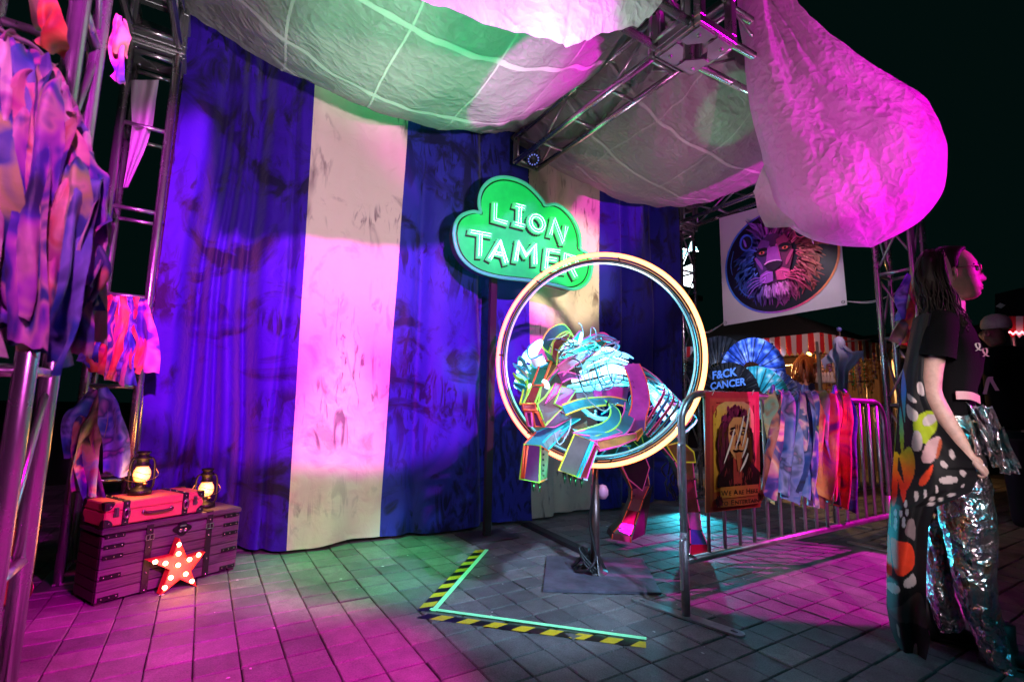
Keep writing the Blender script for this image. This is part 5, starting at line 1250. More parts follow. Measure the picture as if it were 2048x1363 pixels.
# ================================================================== PEOPLE
def skin_mesh(name,V,E,sub=2,root=0):
    """one continuous body: joints with radii grown into a smooth surface"""
    me=bpy.data.meshes.new(name); me.from_pydata([tuple(v[0]) for v in V],E,[])
    o=bpy.data.objects.new(name,me); COL.objects.link(o)
    md=o.modifiers.new('s','SKIN'); md.use_smooth_shade=True
    sv=me.skin_vertices[0].data
    for i,v in enumerate(V):
        r=v[1]; sv[i].radius=(r,r) if not hasattr(r,'__len__') else r; sv[i].use_root=(i==root)
    s=o.modifiers.new('d','SUBSURF'); s.levels=sub; s.render_levels=sub
    bpy.context.view_layer.update()
    dg=bpy.context.evaluated_depsgraph_get()
    m2=bpy.data.meshes.new_from_object(o.evaluated_get(dg))
    vs=[tuple(v.co) for v in m2.vertices]; fs=[tuple(p.vertices) for p in m2.polygons]
    bpy.data.objects.remove(o); bpy.data.meshes.remove(me); bpy.data.meshes.remove(m2)
    return vs,fs
def skinmat(name,c):
    m=mat(name,c,.5,bump=.12,bscale=220,var=.22,vscale=32)
    m.node_tree.nodes['Principled BSDF'].inputs['Subsurface Weight'].default_value=.12
    m.node_tree.nodes['Principled BSDF'].inputs['Subsurface Radius'].default_value=(.012,.005,.003); return m
def foil_mat():
    m=bpy.data.materials.new('iridescent_foil'); m.use_nodes=True; nt=m.node_tree; b=nt.nodes['Principled BSDF']; L=nt.links.new
    tc=N(nt,'ShaderNodeTexCoord'); n=N(nt,'ShaderNodeTexNoise',Scale=7,Detail=3,Distortion=1.5); L(tc.outputs['Object'],n.inputs['Vector'])
    r=ramp(nt,[(.25,(.15,.55,.85)),(.4,(.75,.62,.72)),(.48,(.85,.70,.70)),(.54,(.30,.75,.80)),(.60,(.85,.75,.65)),(.68,(.90,.62,.25)),(.8,(.85,.45,.75))]); L(n.outputs['Fac'],r.inputs['Fac']); L(r.outputs[0],b.inputs['Base Color'])
    b.inputs['Metallic'].default_value=.95; b.inputs['Roughness'].default_value=.27
    v=N(nt,'ShaderNodeTexVoronoi',Scale=4.5); dn=N(nt,'ShaderNodeTexNoise',Scale=9,Detail=3); L(tc.outputs['Object'],dn.inputs['Vector'])
    vm=N(nt,'ShaderNodeVectorMath',operation='MULTIPLY_ADD'); L(dn.outputs['Color'],vm.inputs[0]); vm.inputs[1].default_value=(.45,.45,.2); L(tc.outputs['Object'],vm.inputs[2]); L(vm.outputs[0],v.inputs['Vector'])
    bp=N(nt,'ShaderNodeBump',Strength=1,Distance=.06); L(v.outputs['Distance'],bp.inputs['Height']); L(bp.outputs[0],b.inputs['Normal']); return m
WP=Vector((2.86,.96,0)); WF=Vector((.316,-.949,0)); WN=Vector((.949,.316,0))   # stand, facing, away from the viewer
def W(px,py,off=0): return atP(px,py,WP,WN)+WN*off
def Wc(x,y,off=0): return W(1760+x/4.01,460+y/4.01,off)      # head and torso detail
def Wd(x,y,off=0): return W(1760+x/2.26,760+y/2.26,off)      # lower detail
def head_loft(mb,Wf,prof,back,wid,nose,lips,K=36,mi=0,ys=None):
    rows=[]
    for y in ys:
        f=poly_at(prof,y); b=poly_at(back,y); hw=poly_at(wid,y); nb=poly_at(nose,y); lb=poly_at(lips,y); c=(f+b)/2; a=(f-b)/2; row=[]
        for k in range(K+1):
            t=2*pi*k/K; cx=cos(t); sx=sin(t)
            x=c+a*(abs(cx)**.85)*(1 if cx>0 else -1); off=hw*(abs(sx)**.9)*(1 if sx>0 else -1)
            if cx>0: x+=nb*math.exp(-(off/.011)**2)+lb*math.exp(-(off/.020)**4)
            row.append(Wf(x,y,off))
        rows.append(row)
    mb.sheet(rows,mi); 
    for R_ in (rows[0],rows[-1]):
        c=sum((Vector(p) for p in R_[:-1]),Vector())/K; k=len(mb.v); mb.add([c]+R_,[(0,i+1,i+2) for i in range(K)],mi,True)
def woman():
    t=thing('person',WP,'woman with long dark hair, glasses and a rainbow butterfly cape walking to the right','person')
    SK=skinmat('pale_skin',(.62,.40,.33)); HR=mat('dark_brown_hair',(.014,.008,.008),.5,bump=.3,bscale=150,spec=.2); BK=mat('black_cotton',(.003,.003,.004),.9,bump=.15,bscale=120,spec=.12)
    mb=MB()
    prof=[(148,655),(165,690),(200,738),(250,778),(285,794),(310,788),(350,793),(385,800),(412,808),(440,813),(465,816),(482,808),(500,813),(515,808),(530,792),(545,765),(556,720)]
    back=[(148,560),(165,480),(200,430),(300,402),(400,415),(480,470),(545,540),(556,560)]
    wid=[(148,.015),(165,.040),(200,.060),(250,.070),(330,.073),(400,.068),(470,.056),(515,.040),(545,.034),(556,.028)]
    nose=[(300,0),(320,8),(350,32),(375,52),(387,56),(398,48),(408,22),(414,0)]
    lips=[(418,0),(428,9),(440,17),(449,10),(453,3),(458,10),(466,15),(476,4),(486,0)]
    head_loft(mb,Wc,prof,back,wid,nose,lips,ys=[148,156,165,180,200,225,250,270,285,298,310,322,335,350,362,375,387,398,408,414,422,430,440,449,453,458,466,476,486,500,515,530,545,556])
    # neck, arm with hand, hidden arm
    V=[(W(1898,700,0),.10),(W(1893,650,0),.075),(W(1905,618,0),.047),(W(1912,588,0),.047),
       (W(1880,652,-.13),.060),(W(1869,700,-.17),.047),(W(1862,745,-.175),.043),(W(1861,786,-.17),.038),(W(1880,825,-.175),.038),(W(1908,868,-.18),.032),(W(1932,906,-.185),.024),(W(1943,918,-.185),.029),(W(1951,926,-.18),.026),
       (W(1885,652,.14),.055),(W(1880,740,.16),.042),(W(1905,800,.15),.032),(W(1955,815,.12),.024)]
    E=[(0,1),(1,2),(2,3),(1,4),(4,5),(5,6),(6,7),(7,8),(8,9),(9,10),(10,11),(11,12),(1,13),(13,14),(14,15),(15,16)]
    vs,fs=skin_mesh('arm',V,E,2,0); mb.add(vs,fs,0,True)
    for k,(o,ln) in enumerate(((-.030,.9),(-.010,1.0),(.010,.95),(.028,.8))):
        F=[(W(1943,920,-.183+o),.0115),(W(1955+3*ln,926,-.186+o),.0105),(W(1961+3*ln,936,-.182+o),.0095),(W(1954,943+3*ln,-.176+o),.0088),(W(1947,938,-.172+o),.0075)]
        vs,fs=skin_mesh('finger',F,[(0,1),(1,2),(2,3),(3,4)],2,0); mb.add(vs,fs,0,True)
    F=[(W(1938,912,-.205),.012),(W(1945,922,-.222),.0115),(W(1954,932,-.222),.0105),(W(1960,940,-.212),.0085)]
    vs,fs=skin_mesh('thumb',F,[(0,1),(1,2),(2,3)],2,0); mb.add(vs,fs,0,True)
    # ear
    for r,wd,o in ((20,.006,-.076),(11,.005,-.080)):
        mb.tube([Wc(578+r*1.25*cos(a)+4*sin(a),372+r*2.1*sin(a),o-.006*cos(a)) for a in [2*pi*k/18 for k in range(18)]],wd,8,0,closed=True)
    mb.ball(Wc(580,415,-.076),(.008,.008,.011),8)
    body=mb.build('body',SK,t)
    for o in (-.032,.032):
        MB().ball(Wc(772,322,o),.0115,10).build('eye',mat('eye_white',(.7,.66,.64),.2),t); MB().tube(smooth_path([Wc(752,312,o-.014),Wc(772,306,o-.012),Wc(792,318,o)],4),.0022,6).build('eyelash',HR,t)
        MB().tube(smooth_path([Wc(740,292,o-.02*(1 if o<0 else -1)),Wc(770,280,o),Wc(796,284,o*.7)],4),.0035,6).build('eyebrow',HR,t)
    # glasses
    g=mat('gold_frame',(.75,.5,.3),.25,1)
    G=MB()
    for o in (-.034,.034): G.tube([Wc(806+10*cos(a)*.4,332+36*sin(a),o+.026*cos(a)) for a in [2*pi*k/24 for k in range(24)]],.0016,6,closed=True)
    G.tube([Wc(812,318,-.008),Wc(816,314,0),Wc(812,318,.008)],.0015,6)
    for o in (-1,1): G.tube([Wc(804,306,o*.060),Wc(700,318,o*.074),Wc(610,330,o*.079),Wc(592,350,o*.079)],.0016,6)
    G.build('glasses',g,t)
    # hair: cap plus long strands
    h=MB(); rows=[]
    HL=[(136,640),(148,690),(175,672),(210,655),(260,645),(300,648),(325,640),(340,610),(352,545),(400,520),(470,505),(520,500),(545,500)]
    HB=[(136,520),(148,470),(175,430),(210,395),(260,372),(340,362),(420,380),(545,430)]
    HW=[(136,.012),(142,.036),(150,.052),(175,.066),(210,.078),(260,.085),(340,.087),(420,.084),(545,.07)]
    for y in [136,139,143,150,160,175,190,210,235,260,285,310,325,335,345,355,380,410,450,500,545]:
        f=poly_at(HL,y); bk=poly_at(HB,y); hw=poly_at(HW,y); row=[]
        for k in range(41):
            a=2*pi*k/40; ca,sa=cos(a),sin(a); e=.45 if ca>0 else .9
            row.append(Wc((f+bk)/2+(f-bk)/2*abs(ca)**e*(1 if ca>0 else -1),y,hw*abs(sa)**.6*(1 if sa>0 else -1)*(1+.02*nz(a*9,y*.02))))
        rows.append(row)
    h.sheet(rows)
    rows=[]
    for i in range(40):
        y=lerp(185,715,i/39); l=poly_at([(185,350),(240,300),(300,275),(400,268),(500,275),(600,300),(715,345)],y); r_=poly_at([(185,450),(300,490),(400,505),(500,540),(600,590),(715,600)],y); row=[]
        hw=poly_at([(185,.05),(260,.085),(420,.095),(600,.085),(715,.05)],y)
        for k in range(41):
            a=2*pi*k/40; q=1+.05*nz(a*6,y*.006,2)+.03*nz(a*14,y*.008,5); row.append(Wc((l+r_)/2+(r_-l)/2*cos(a)*q,y,-.03+hw*sin(a)*q))
        rows.append(row)
    h.sheet(rows)
    random.seed(5)
    for k in range(230):
        o=random.uniform(-.105,.07)
        if k<90:
            x0=random.uniform(420,500); p=[Wc(x0,random.uniform(200,300),-.088),Wc(x0+random.gauss(20,14),400,-.104+random.gauss(0,.008)),Wc(x0+random.gauss(70,22),560,-.114+random.gauss(0,.010)),Wc(x0+random.gauss(125,28),680,-.135+random.gauss(0,.01)),Wc(x0+random.gauss(165,36),random.uniform(730,860),-.15)]
        else:
            x0=random.uniform(300,480); p=[Wc(x0+40,random.uniform(190,260),o*.9),Wc(x0-10+random.gauss(0,14),380,o-.01),Wc(x0+random.gauss(10,18),520,o*1.05-.03),Wc(x0+random.gauss(35,24),640,o-.055),Wc(x0+random.gauss(55,30),random.uniform(700,830),o-.075)]
        q=smooth_path(p,6); n=len(q); h.tube(q,[.0042*(1-.7*(i/(n-1))**2) for i in range(n)],5)
    h.build('hair',HR,t)
    # printed head band
    hb=MB()
    pth=smooth_path([Wc(430,190,-.02),Wc(452,195,-.058),Wc(470,250,-.083),Wc(505,340,-.092),Wc(528,420,-.088),Wc(535,470,-.07)],6)
    hb.band(pth,[Vector(WF)+EZ*.25]*len(pth),[.05*(.5+.5*sin(pi*(.12+.76*i/(len(pth)-1)))) for i in range(len(pth))],.004)
    b=hb.build('head_band',mat('pink_band',(.75,.32,.50),.6),t)
    for x,y in ((492,222),(496,325)):
        m=MB(); m.tube([Wc(x+34*cos(a)*(.8 if y>300 else 1),y+34*sin(a),-.094) for a in [2*pi*k/20 for k in range(20)]],.0022,5,closed=True)
        for ex in (-12,12): m.ball(Wc(x+ex,y-8,-.095),.0035,6)
        m.tube([Wc(x+16*cos(a),y+2+16*sin(a),-.095) for a in [pi*.1+pi*.8*k/8 for k in range(9)]],.002,5); m.build('band_print',BK,b)
    # shirt
    s=MB(); rows=[]
    for y,f,bk,hw in ((618,1921,1872,.05),(628,1930,1862,.09),(645,1942,1850,.145),(665,1955,1844,.165),(690,1966,1842,.165),(715,1972,1842,.160),(745,1968,1844,.15),(775,1960,1848,.142),(805,1954,1850,.145),(830,1950,1850,.15)):
        row=[]
        for k in range(33):
            a=2*pi*k/32; row.append(W((f+bk)/2+(f-bk)/2*cos(a)*.96+2.5*nz(a*2,y*.03),y+2*nz(a*3,y*.05,3),hw*sin(a)+.008*nz(a*2,y*.04,7)))
        rows.append(row)
    s.sheet(rows)
    sl=smooth_path([W(1884,648,-.12),W(1876,670,-.155),W(1872,698,-.172),W(1869,722,-.178)],5); n=len(sl)
    s.tube(sl,[.066+.004*i/n+.003*nz(i*.9) for i in range(n)],18,cap=False)
    s.build('t_shirt',BK,t)
    for c,sc,m_ in ((W(1950,698,-.145),.6,mat('cream_ribbon',(.7,.6,.6),.6)),(W(1966,706,-.09),.65,mat('pink_band'))):
        m=MB(); m.band(smooth_path([c+WF*-.012*sc-EZ*.035*sc,c+WF*.004-EZ*.01,c+WF*.010*sc+EZ*.012*sc,c+EZ*.02*sc,c-WF*.010*sc+EZ*.012*sc,c-WF*.002-EZ*.01,c+WF*.014*sc-EZ*.035*sc],4),WN*.3+WF,.010*sc,.002); m.build('ribbon_pin',m_,t)
    MB().tube(smooth_path([W(1888,628,-.085),W(1905,634,-.075),W(1925,636,-.03),W(1928,634,.02)],5),.005,6).build('necklace',mat('beads',(.5,.15,.15),.3,bump=.5,bscale=90),t)
    # trousers
    FO=foil_mat()
    def legloft(nm,tab,o0,wid,seed):
        rows=[]; ys=[lerp(tab[0][0],tab[-1][0],i/46) for i in range(47)]
        for y in ys:
            l=poly_at([(a,b) for a,b,c,d in tab],y); r_=poly_at([(a,c) for a,b,c,d in tab],y); o=poly_at([(a,d) for a,b,c,d in tab],y); row=[]
            for k in range(41):
                a=2*pi*k/40; fld=1+.10*nz(a*1.6+seed,y*.02,seed)+.09*nz(cos(a)*3,y*.05+sin(a)*2,seed+3)+.05*abs(nz(a*4,y*.09,seed+5))
                row.append(W((l+r_)/2+(r_-l)/2*cos(a)*fld,y+5*nz(a*2,y*.04,seed+2),o+wid*sin(a)*fld))
            rows.append(row)
        return MB().sheet(rows).build(nm,FO,t)
    legloft('trouser_leg',[(800,1852,1948,-.02),(870,1848,1965,-.03),(940,1856,1975,-.05),(1000,1872,1984,-.07),(1070,1886,1994,-.08),(1158,1905,1988,-.08),(1224,1930,1998,-.08),(1291,1957,2024,-.08),(1338,1990,2034,-.08)],0,.105,2)
    legloft('trouser_leg',[(820,1850,1940,.06),(940,1845,1930,.06),(1025,1846,1902,.06),(1114,1852,1904,.05),(1202,1855,1912,.05),(1258,1872,1934,.05)],0,.10,9)
    for k,(x0,y0,x1,y1,w) in enumerate(((1925,802,1975,870,30),(1960,812,2006,930,34),(1985,850,2010,940,22),(1940,840,1962,905,22))):
        rows=[]
        for i in range(15):
            v=i/14; rows.append([W(lerp(x0,x1,v)+w*(u-.5)*(1+.6*v)+4*nz(u*4,v*4,k),lerp(y0,y1,v)+6*nz(u*3,v*2,k+5),-.10-.03*k+.03*sin(u*9+k)+.02*nz(u*5,v*5,k)) for u in [j/10 for j in range(11)]])
        MB().sheet(rows).build('foil_flap',FO,t)
    m=MB(); m.band(smooth_path([W(1908,792,-.165),W(1935,793,-.15),W(1955,800,-.10)],6),EZ,.035,.006); m.build('waistband',mat('rose_satin',(.6,.30,.34),.4),t)
    for c,d,nm in ((W(2010,1350,-.08),0,'shoe'),(W(1860,1268,.05),1,'shoe')):
        z=Vector((c.x,c.y,0)); f=WF; R=Matrix((f,WN,EZ)).transposed(); sm=MB()
        sm.lathe(z,[(.0,.0),(.05,.0),(.052,.02),(.045,.05),(.04,.09),(.042,.16),(0,.16)],16); sm.ball(z+f*.07+EZ*.035,(.105,.045,.035),14,R=R); sm.box(z+f*.04+EZ*.008,(.25,.085,.016),R,bev=.006)
        sm.build(nm,mat('dark_boot',(.03,.028,.03) if not d else (.02,.02,.022),.5),t)
    # ---- cape with the wing print
    Lx=[(640,1826),(680,1818),(740,1806),(800,1799),(860,1793),(930,1787),(1000,1781),(1060,1777),(1120,1775),(1200,1775),(1240,1782),(1285,1800)]
    Rx=[(640,1862),(700,1850),(760,1846),(800,1853),(840,1872),(880,1905),(915,1938),(945,1948),(970,1936),(985,1905),(1000,1868),(1040,1856),(1120,1852),(1200,1852),(1240,1860),(1285,1850)]
    CO=[]
    def cell(pts,c):
        q=[Vector((x,y,0)) for x,y in pts]; sm=smooth_path(q[-2:]+q+q[:2],4)[8:-4] if len(q)>3 else q
        CO.append(([(1760+v.x/2.26,760+v.y/2.26) for v in sm],c))
    def rainbow(y): return tuple(poly_at(T,y) for T in ([(680,.6),(710,.05),(790,.01),(830,.02),(880,.35),(905,.85),(930,.9),(960,.85)],[(680,.05),(710,.06),(790,.22),(830,.55),(880,.75),(905,.55),(930,.22),(960,.04)],[(680,.35),(710,.6),(790,.75),(830,.45),(880,.03),(905,.01),(960,.01)]))
    RB='rainbow'
    WH=(.62,.52,.50)
    cell([(84,-150),(96,-110),(86,60),(70,300),(64,322),(58,200),(66,40)],RB); cell([(100,-60),(122,30),(118,120),(116,190),(108,150),(98,60)],RB); cell([(92,120),(104,170),(112,250),(106,322),(96,300),(90,210)],RB)
    cell([(64,330),(80,318),(90,340),(84,360),(82,500),(70,548),(56,548),(58,420)],RB); cell([(90,335),(112,312),(136,292),(156,330),(158,400),(140,452),(118,480),(108,420),(100,380)],RB); cell([(66,372),(82,400),(104,440),(122,486),(112,528),(100,505),(84,440)],RB)
    cell([(38,400),(48,420),(52,520),(52,640),(44,600),(38,500)],(.35,.65,.04))
    cell([(198,145),(225,138),(250,160),(250,215),(225,250),(205,278),(180,262),(158,232),(152,190),(172,160)],(.42,.55,.02))
    cell([(196,172),(222,152),(248,160),(248,182),(215,204),(194,196)],WH); cell([(128,64),(152,82),(168,98),(160,106),(132,92)],WH); cell([(124,110),(150,128),(174,150),(168,178),(150,182),(128,160)],WH)
    cell([(170,24),(190,22),(200,60),(196,76),(172,62)],WH); cell([(158,224),(178,226),(192,260),(186,300),(162,310),(146,292),(150,250)],WH); cell([(212,270),(250,248),(268,252),(262,300),(236,350),(204,358),(186,340)],(.66,.40,.40))
    cell([(262,262),(274,270),(262,322),(246,338)],(.5,.10,.04)); cell([(228,370),(236,368),(230,400),(210,440),(186,456),(176,440),(200,402)],(.88,.07,.02))
    cell([(268,352),(284,350),(298,368),(292,380),(272,372)],WH); cell([(306,306),(320,304),(328,330),(320,344),(308,332)],WH); cell([(350,388),(368,390),(376,404),(364,416),(350,404)],WH)
    cell([(262,424),(290,414),(330,416),(342,428),(328,442),(280,444),(264,436)],WH); cell([(246,452),(254,452),(258,478),(250,484)],WH); cell([(156,486),(170,480),(176,505),(162,520)],WH); cell([(198,474),(208,470),(210,494),(200,502)],WH)
    cell([(222,502),(240,498),(242,514),(224,516)],WH); cell([(214,526),(240,522),(240,534),(216,536)],WH); cell([(298,488),(326,484),(326,494),(302,498)],WH); cell([(260,506),(276,506),(276,518),(262,518)],WH); cell([(352,456),(366,446),(368,454),(356,462)],WH)
    for x,y in ((74,580),(99,576),(112,602),(76,612),(75,634),(112,618),(126,566),(120,535)): cell([(x-7,y),(x-3,y-14),(x+6,y-14),(x+8,y+2),(x+2,y+14),(x-5,y+10)],(.5,.56,.6))
    cell([(130,600),(150,590),(162,620),(160,680),(140,670),(118,650)],(.25,.18,.18))
    cell([(54,690),(100,690),(140,694),(158,740),(156,790),(130,820),(98,830),(76,820),(62,770)],(.85,.05,.015)); cell([(30,690),(46,690),(56,760),(62,830),(50,852),(30,860)],(.85,.10,.015))
    cell([(32,898),(64,872),(90,874),(98,890),(84,908),(48,918),(32,914)],WH); cell([(116,848),(134,838),(152,822),(166,850),(160,872),(134,882),(114,872)],WH)
    cell([(100,968),(124,966),(132,976),(112,984)],(.4,.26,.24)); cell([(140,962),(190,966),(192,980),(160,982)],(.45,.28,.24)); cell([(160,990),(180,988),(184,998),(166,1000)],(.4,.26,.24))
    cell([(156,1124),(168,1120),(172,1190),(160,1204),(150,1190)],(.30,.26,.24)); cell([(82,1040),(92,1048),(96,1090),(88,1084)],(.25,.22,.2)); cell([(214,1006),(226,1030),(232,1060),(222,1066)],(.6,.02,.5))
    cell([(40,1000),(120,940),(180,900),(205,960),(212,1040),(150,1030),(80,1020)],(.055,.035,.035))
    def inside(x,y,P):
        r_=False; j=len(P)-1
        for i in range(len(P)):
            (xi,yi),(xj,yj)=P[i],P[j]
            if (yi>y)!=(yj>y) and x<(xj-xi)*(y-yi)/(yj-yi)+xi: r_=not r_
            j=i
        return r_
    boxes=[(min(p[0] for p in P),max(p[0] for p in P),min(p[1] for p in P),max(p[1] for p in P)) for P,_ in CO]
    order=list(range(len(CO)))
    rows=[];cols=[]
    ny,nx=300,90
    for i in range(ny+1):
        y=lerp(640,1285,i/ny); l=poly_at(Lx,y); r_=poly_at(Rx,y); row=[];cr=[]
        for j in range(nx+1):
            u=j/nx; x=lerp(l,r_,u); v=(y-640)/645
            off=-.21-.02*v+.16*(1-u)**3*(1-.3*v)+.028*sin(u*8+v*2.5)*(.3+v)*(1-.5*u)+.015*nz(u*4,v*5,3)
            if y<930 and u>.6: off-=.02*(u-.6)
            row.append(W(x,y,off)); c=(.006,.006,.007)
            for k in order:
                b=boxes[k]
                if b[0]<=x<=b[1] and b[2]<=y<=b[3] and inside(x,y,CO[k][0]):
                    c=rainbow(y) if CO[k][1]==RB else CO[k][1]
            cr.append(c)
        rows.append(row);cols.append(cr)
    cm=print_mat('printed_cape_cloth',.6,.3)
    MB().sheet(rows,cols=cols).build('cape',cm,t,colattr=True)
woman()

def simple_person(label,P0,n,parts,group=None):
    """parts: list of (name, V, E, material) grown as smooth bodies"""
    t=thing('person',(P0[0],P0[1],0),label,'person',group)
    for nm,V,E,m in parts:
        mb=MB(); vs,fs=skin_mesh(nm,V,E,2,0); mb.add(vs,fs,0,True); mb.build(nm,m,t)
    return t
def man():
    P0=Vector((6.0,1.42,0)); n=Vector((.973,.23,0)); f=Vector((-.23,.973,0))
    M=lambda x,y,o=0: atP(1760+x/4.01,460+y/4.01,P0,n)+n*o
    SK=skinmat('tan_skin',(.30,.14,.10)); BK=mat('black_cotton')
    def Z(x,z,o=0): v=M(x,1000,o); return Vector((v.x,v.y,z))
    V=[(M(1010,1500),.17),(M(1010,1250),.18),(M(1000,1020),.16),(M(960,930),.07),(M(930,890),.062),(M(900,820),.092),(M(890,760),.09),(M(830,850),.05),(M(790,825),.024)]
    t=simple_person('man in black with a pale baseball cap standing in the dark at the right edge',P0,n,
      [('body',V[3:9],[(0,1),(1,2),(2,3),(2,4),(4,5)],SK),
       ('black_shirt',[V[1],V[2],(M(960,960),.10),(Z(1010,1.05),.17),(Z(1010,.86),.17),(M(920,1010,-.2),.085),(M(900,1200,-.24),.07),(M(1090,1010,.2),.085),(M(1100,1200,.24),.07)],[(0,1),(1,2),(0,3),(3,4),(1,5),(5,6),(1,7),(7,8)],BK),
       ('trousers',[(Z(1010,.92),.16),(Z(990,.74,-.10),.11),(Z(985,.45,-.11),.08),(Z(985,.07,-.11),.065),(Z(1030,.74,.10),.11),(Z(1035,.45,.11),.08),(Z(1035,.07,.11),.065)],[(0,1),(1,2),(2,3),(0,4),(4,5),(5,6)],mat('dark_denim',(.01,.011,.02),.8))])
    c=M(930,765); R=Matrix((f,n,EZ)).transposed(); m=MB()
    m.lathe(c,[(.098,-.035),(.106,0),(.098,.05),(.07,.088),(.03,.104),(0,.106)],24,R=R)
    cap=m.build('cap',mat('pale_cap',(.62,.52,.42),.8,var=.25,vscale=25),t)
    b=MB(); rows=[]
    for i in range(6):
        rows.append([c+f*(.07+.10*i/5*cos(a*.9))*1+f*0+n*(.085*sin(a))*(1-.12*i/5)+EZ*(-.02-.018*i/5-.02*abs(sin(a))) for a in [lerp(-1.2,1.2,k/12) for k in range(13)]])
    b.sheet(rows); b.build('cap_peak',mat('black_cotton'),cap)
    MB().tube([M(862+14*cos(a),838+22*sin(a),-.095) for a in [2*pi*k/14 for k in range(14)]],.009,8,closed=True).build('ear',SK,t)
    q=M(900,1240,-.26); MB().band(smooth_path([q-f*.03-EZ*.06,q+EZ*.03,q+EZ*.06+f*.0,q+f*.02+EZ*.03,q-f*-.05-EZ*.09],4),f,.025,.003).build('ribbon_pin',mat('pink_band'),t)
man()

# ================================================================== MARKET STALL AND THE DARK BEYOND
XS=7.6
S_=lambda px,py,X=XS: atX(px,py,X)
def stall():
    z1=S_(1500,682).z+.02; ya=6.7; yb=S_(1640,680).y; hv=.26
    t=thing('market_stall',(XS,(ya+yb)/2,0),'market stall under a canopy edged with a red and white striped valance','market stall')
    RW=[mat('red_canvas',(.70,.02,.03),.7),mat('white_canvas',(.72,.62,.62),.7)]
    def val(p,q,n,nm):
        m=MB()
        for k in range(n):
            a=Vector(p).lerp(Vector(q),k/n); b=Vector(p).lerp(Vector(q),(k+1)/n); c=(a+b)/2; w=Vector((.02*sin(k*1.3),0,0))
            a0=a-EZ*hv+w; b0=b-EZ*hv+w; m.add([a,b,b0,c-EZ*(hv+.06)+w,a0],[(0,1,2,3,4)],k%2)
        return m.build(nm,RW,t)
    val((XS,ya,z1),(XS,yb,z1),36,'valance'); val((XS,yb,z1),(XS+2.6,yb,z1),22,'valance')
    MB().add([(XS,ya,z1),(XS,yb,z1),(XS+2.6,yb,z1),(XS+2.6,ya,z1),(XS+1.3,(ya+yb)/2,z1+.8)],[(0,1,4),(1,2,4),(2,3,4),(3,0,4)]).build('canopy',mat('black_or_unlit_canvas',(.004,.004,.005),.9),t)  # roof cloth coloured black to stand for its unlit top
    mat('pale_canvas',(.62,.46,.44),.8)
    MB().add([(XS+.04,ya,z1-.02),(XS+.04,yb,z1-.02),(XS+2.58,yb,z1-.02),(XS+2.58,ya,z1-.02),(XS+1.3,(ya+yb)/2,z1+.74)],[(0,1,4),(1,2,4),(2,3,4),(3,0,4)]).build('canopy_lining',mat('pale_canvas'),t)
    for x,y in ((XS+.03,ya),(XS+.03,yb+.05),(XS+2.55,ya),(XS+2.55,yb+.05)): MB().box((x,y,z1/2),(.04,.04,z1)).build('pole',M_GALV,t)
    for a,b in (((XS+.05,ya,z1-.3),(XS+.05,(ya+yb)/2,z1-.02)),((XS+.05,(ya+yb)/2,z1-.02),(XS+.05,yb,z1-.3)),((XS+.05,ya,z1-.04),(XS+1.3,(ya+yb)/2,z1+.3)),((XS+.05,yb,z1-.04),(XS+1.3,(ya+yb)/2,z1+.3)),((XS+2.5,ya,z1-.06),(XS+2.5,yb,z1-.06))): MB().tube([a,b],.014,8).build('strut',M_STEEL,t)
    MB().box((XS+2.62,(ya+yb)/2,z1/2),(.02,ya-yb,z1)).build('back_cloth',mat('brown_backcloth',(.12,.08,.07),.9),t)
    tb=thing('stall_table',(XS+.2,(ya+yb)/2,0),'long dark clothed table of goods at the front of the stall','table')
    MB().box((XS+.2,(ya+yb)/2,.86),(.7,ya-yb-.2,.04),bev=.005).build('table_top',mat('dark_cloth',(.02,.015,.02),.9),tb)
    MB().box((XS-.13,(ya+yb)/2,.43),(.02,ya-yb-.2,.82)).build('table_skirt',mat('dark_cloth'),tb)
    return z1,ya,yb
z1,ya,yb=stall()
def bulb(px,py,label,e):
    p=S_(px,py,XS+.5); t=thing('hanging_bulb',p,label,'light bulb','bulbs hanging in the stall')
    MB().tube([p+EZ*.05,p+EZ*.6],.005,6).build('cord',M_BLACK,t); MB().lathe(p,[(0,-.045),(.02,-.038),(.033,-.01),(.026,.02),(.014,.04),(0,.04)],14).build('glass_bulb',neon('bulb_glow',(1,.42,.08),26),t); MB().lathe(p+EZ*.04,[(.016,0),(.016,.04),(0,.05)],10).build('socket',M_BLACK,t)
    l=bpy.data.lights.new('bulb_light','POINT'); l.energy=e; l.color=(1,.5,.16); l.shadow_soft_size=.03; o=bpy.data.objects.new('bulb_light',l); COL.objects.link(o); o.parent=t; o.location=(0,0,-.07)
bulb(1552,724,'glowing bulb hanging left of the vendor under the striped valance',90); bulb(1618,708,'glowing bulb hanging right above the head of the vendor',80)
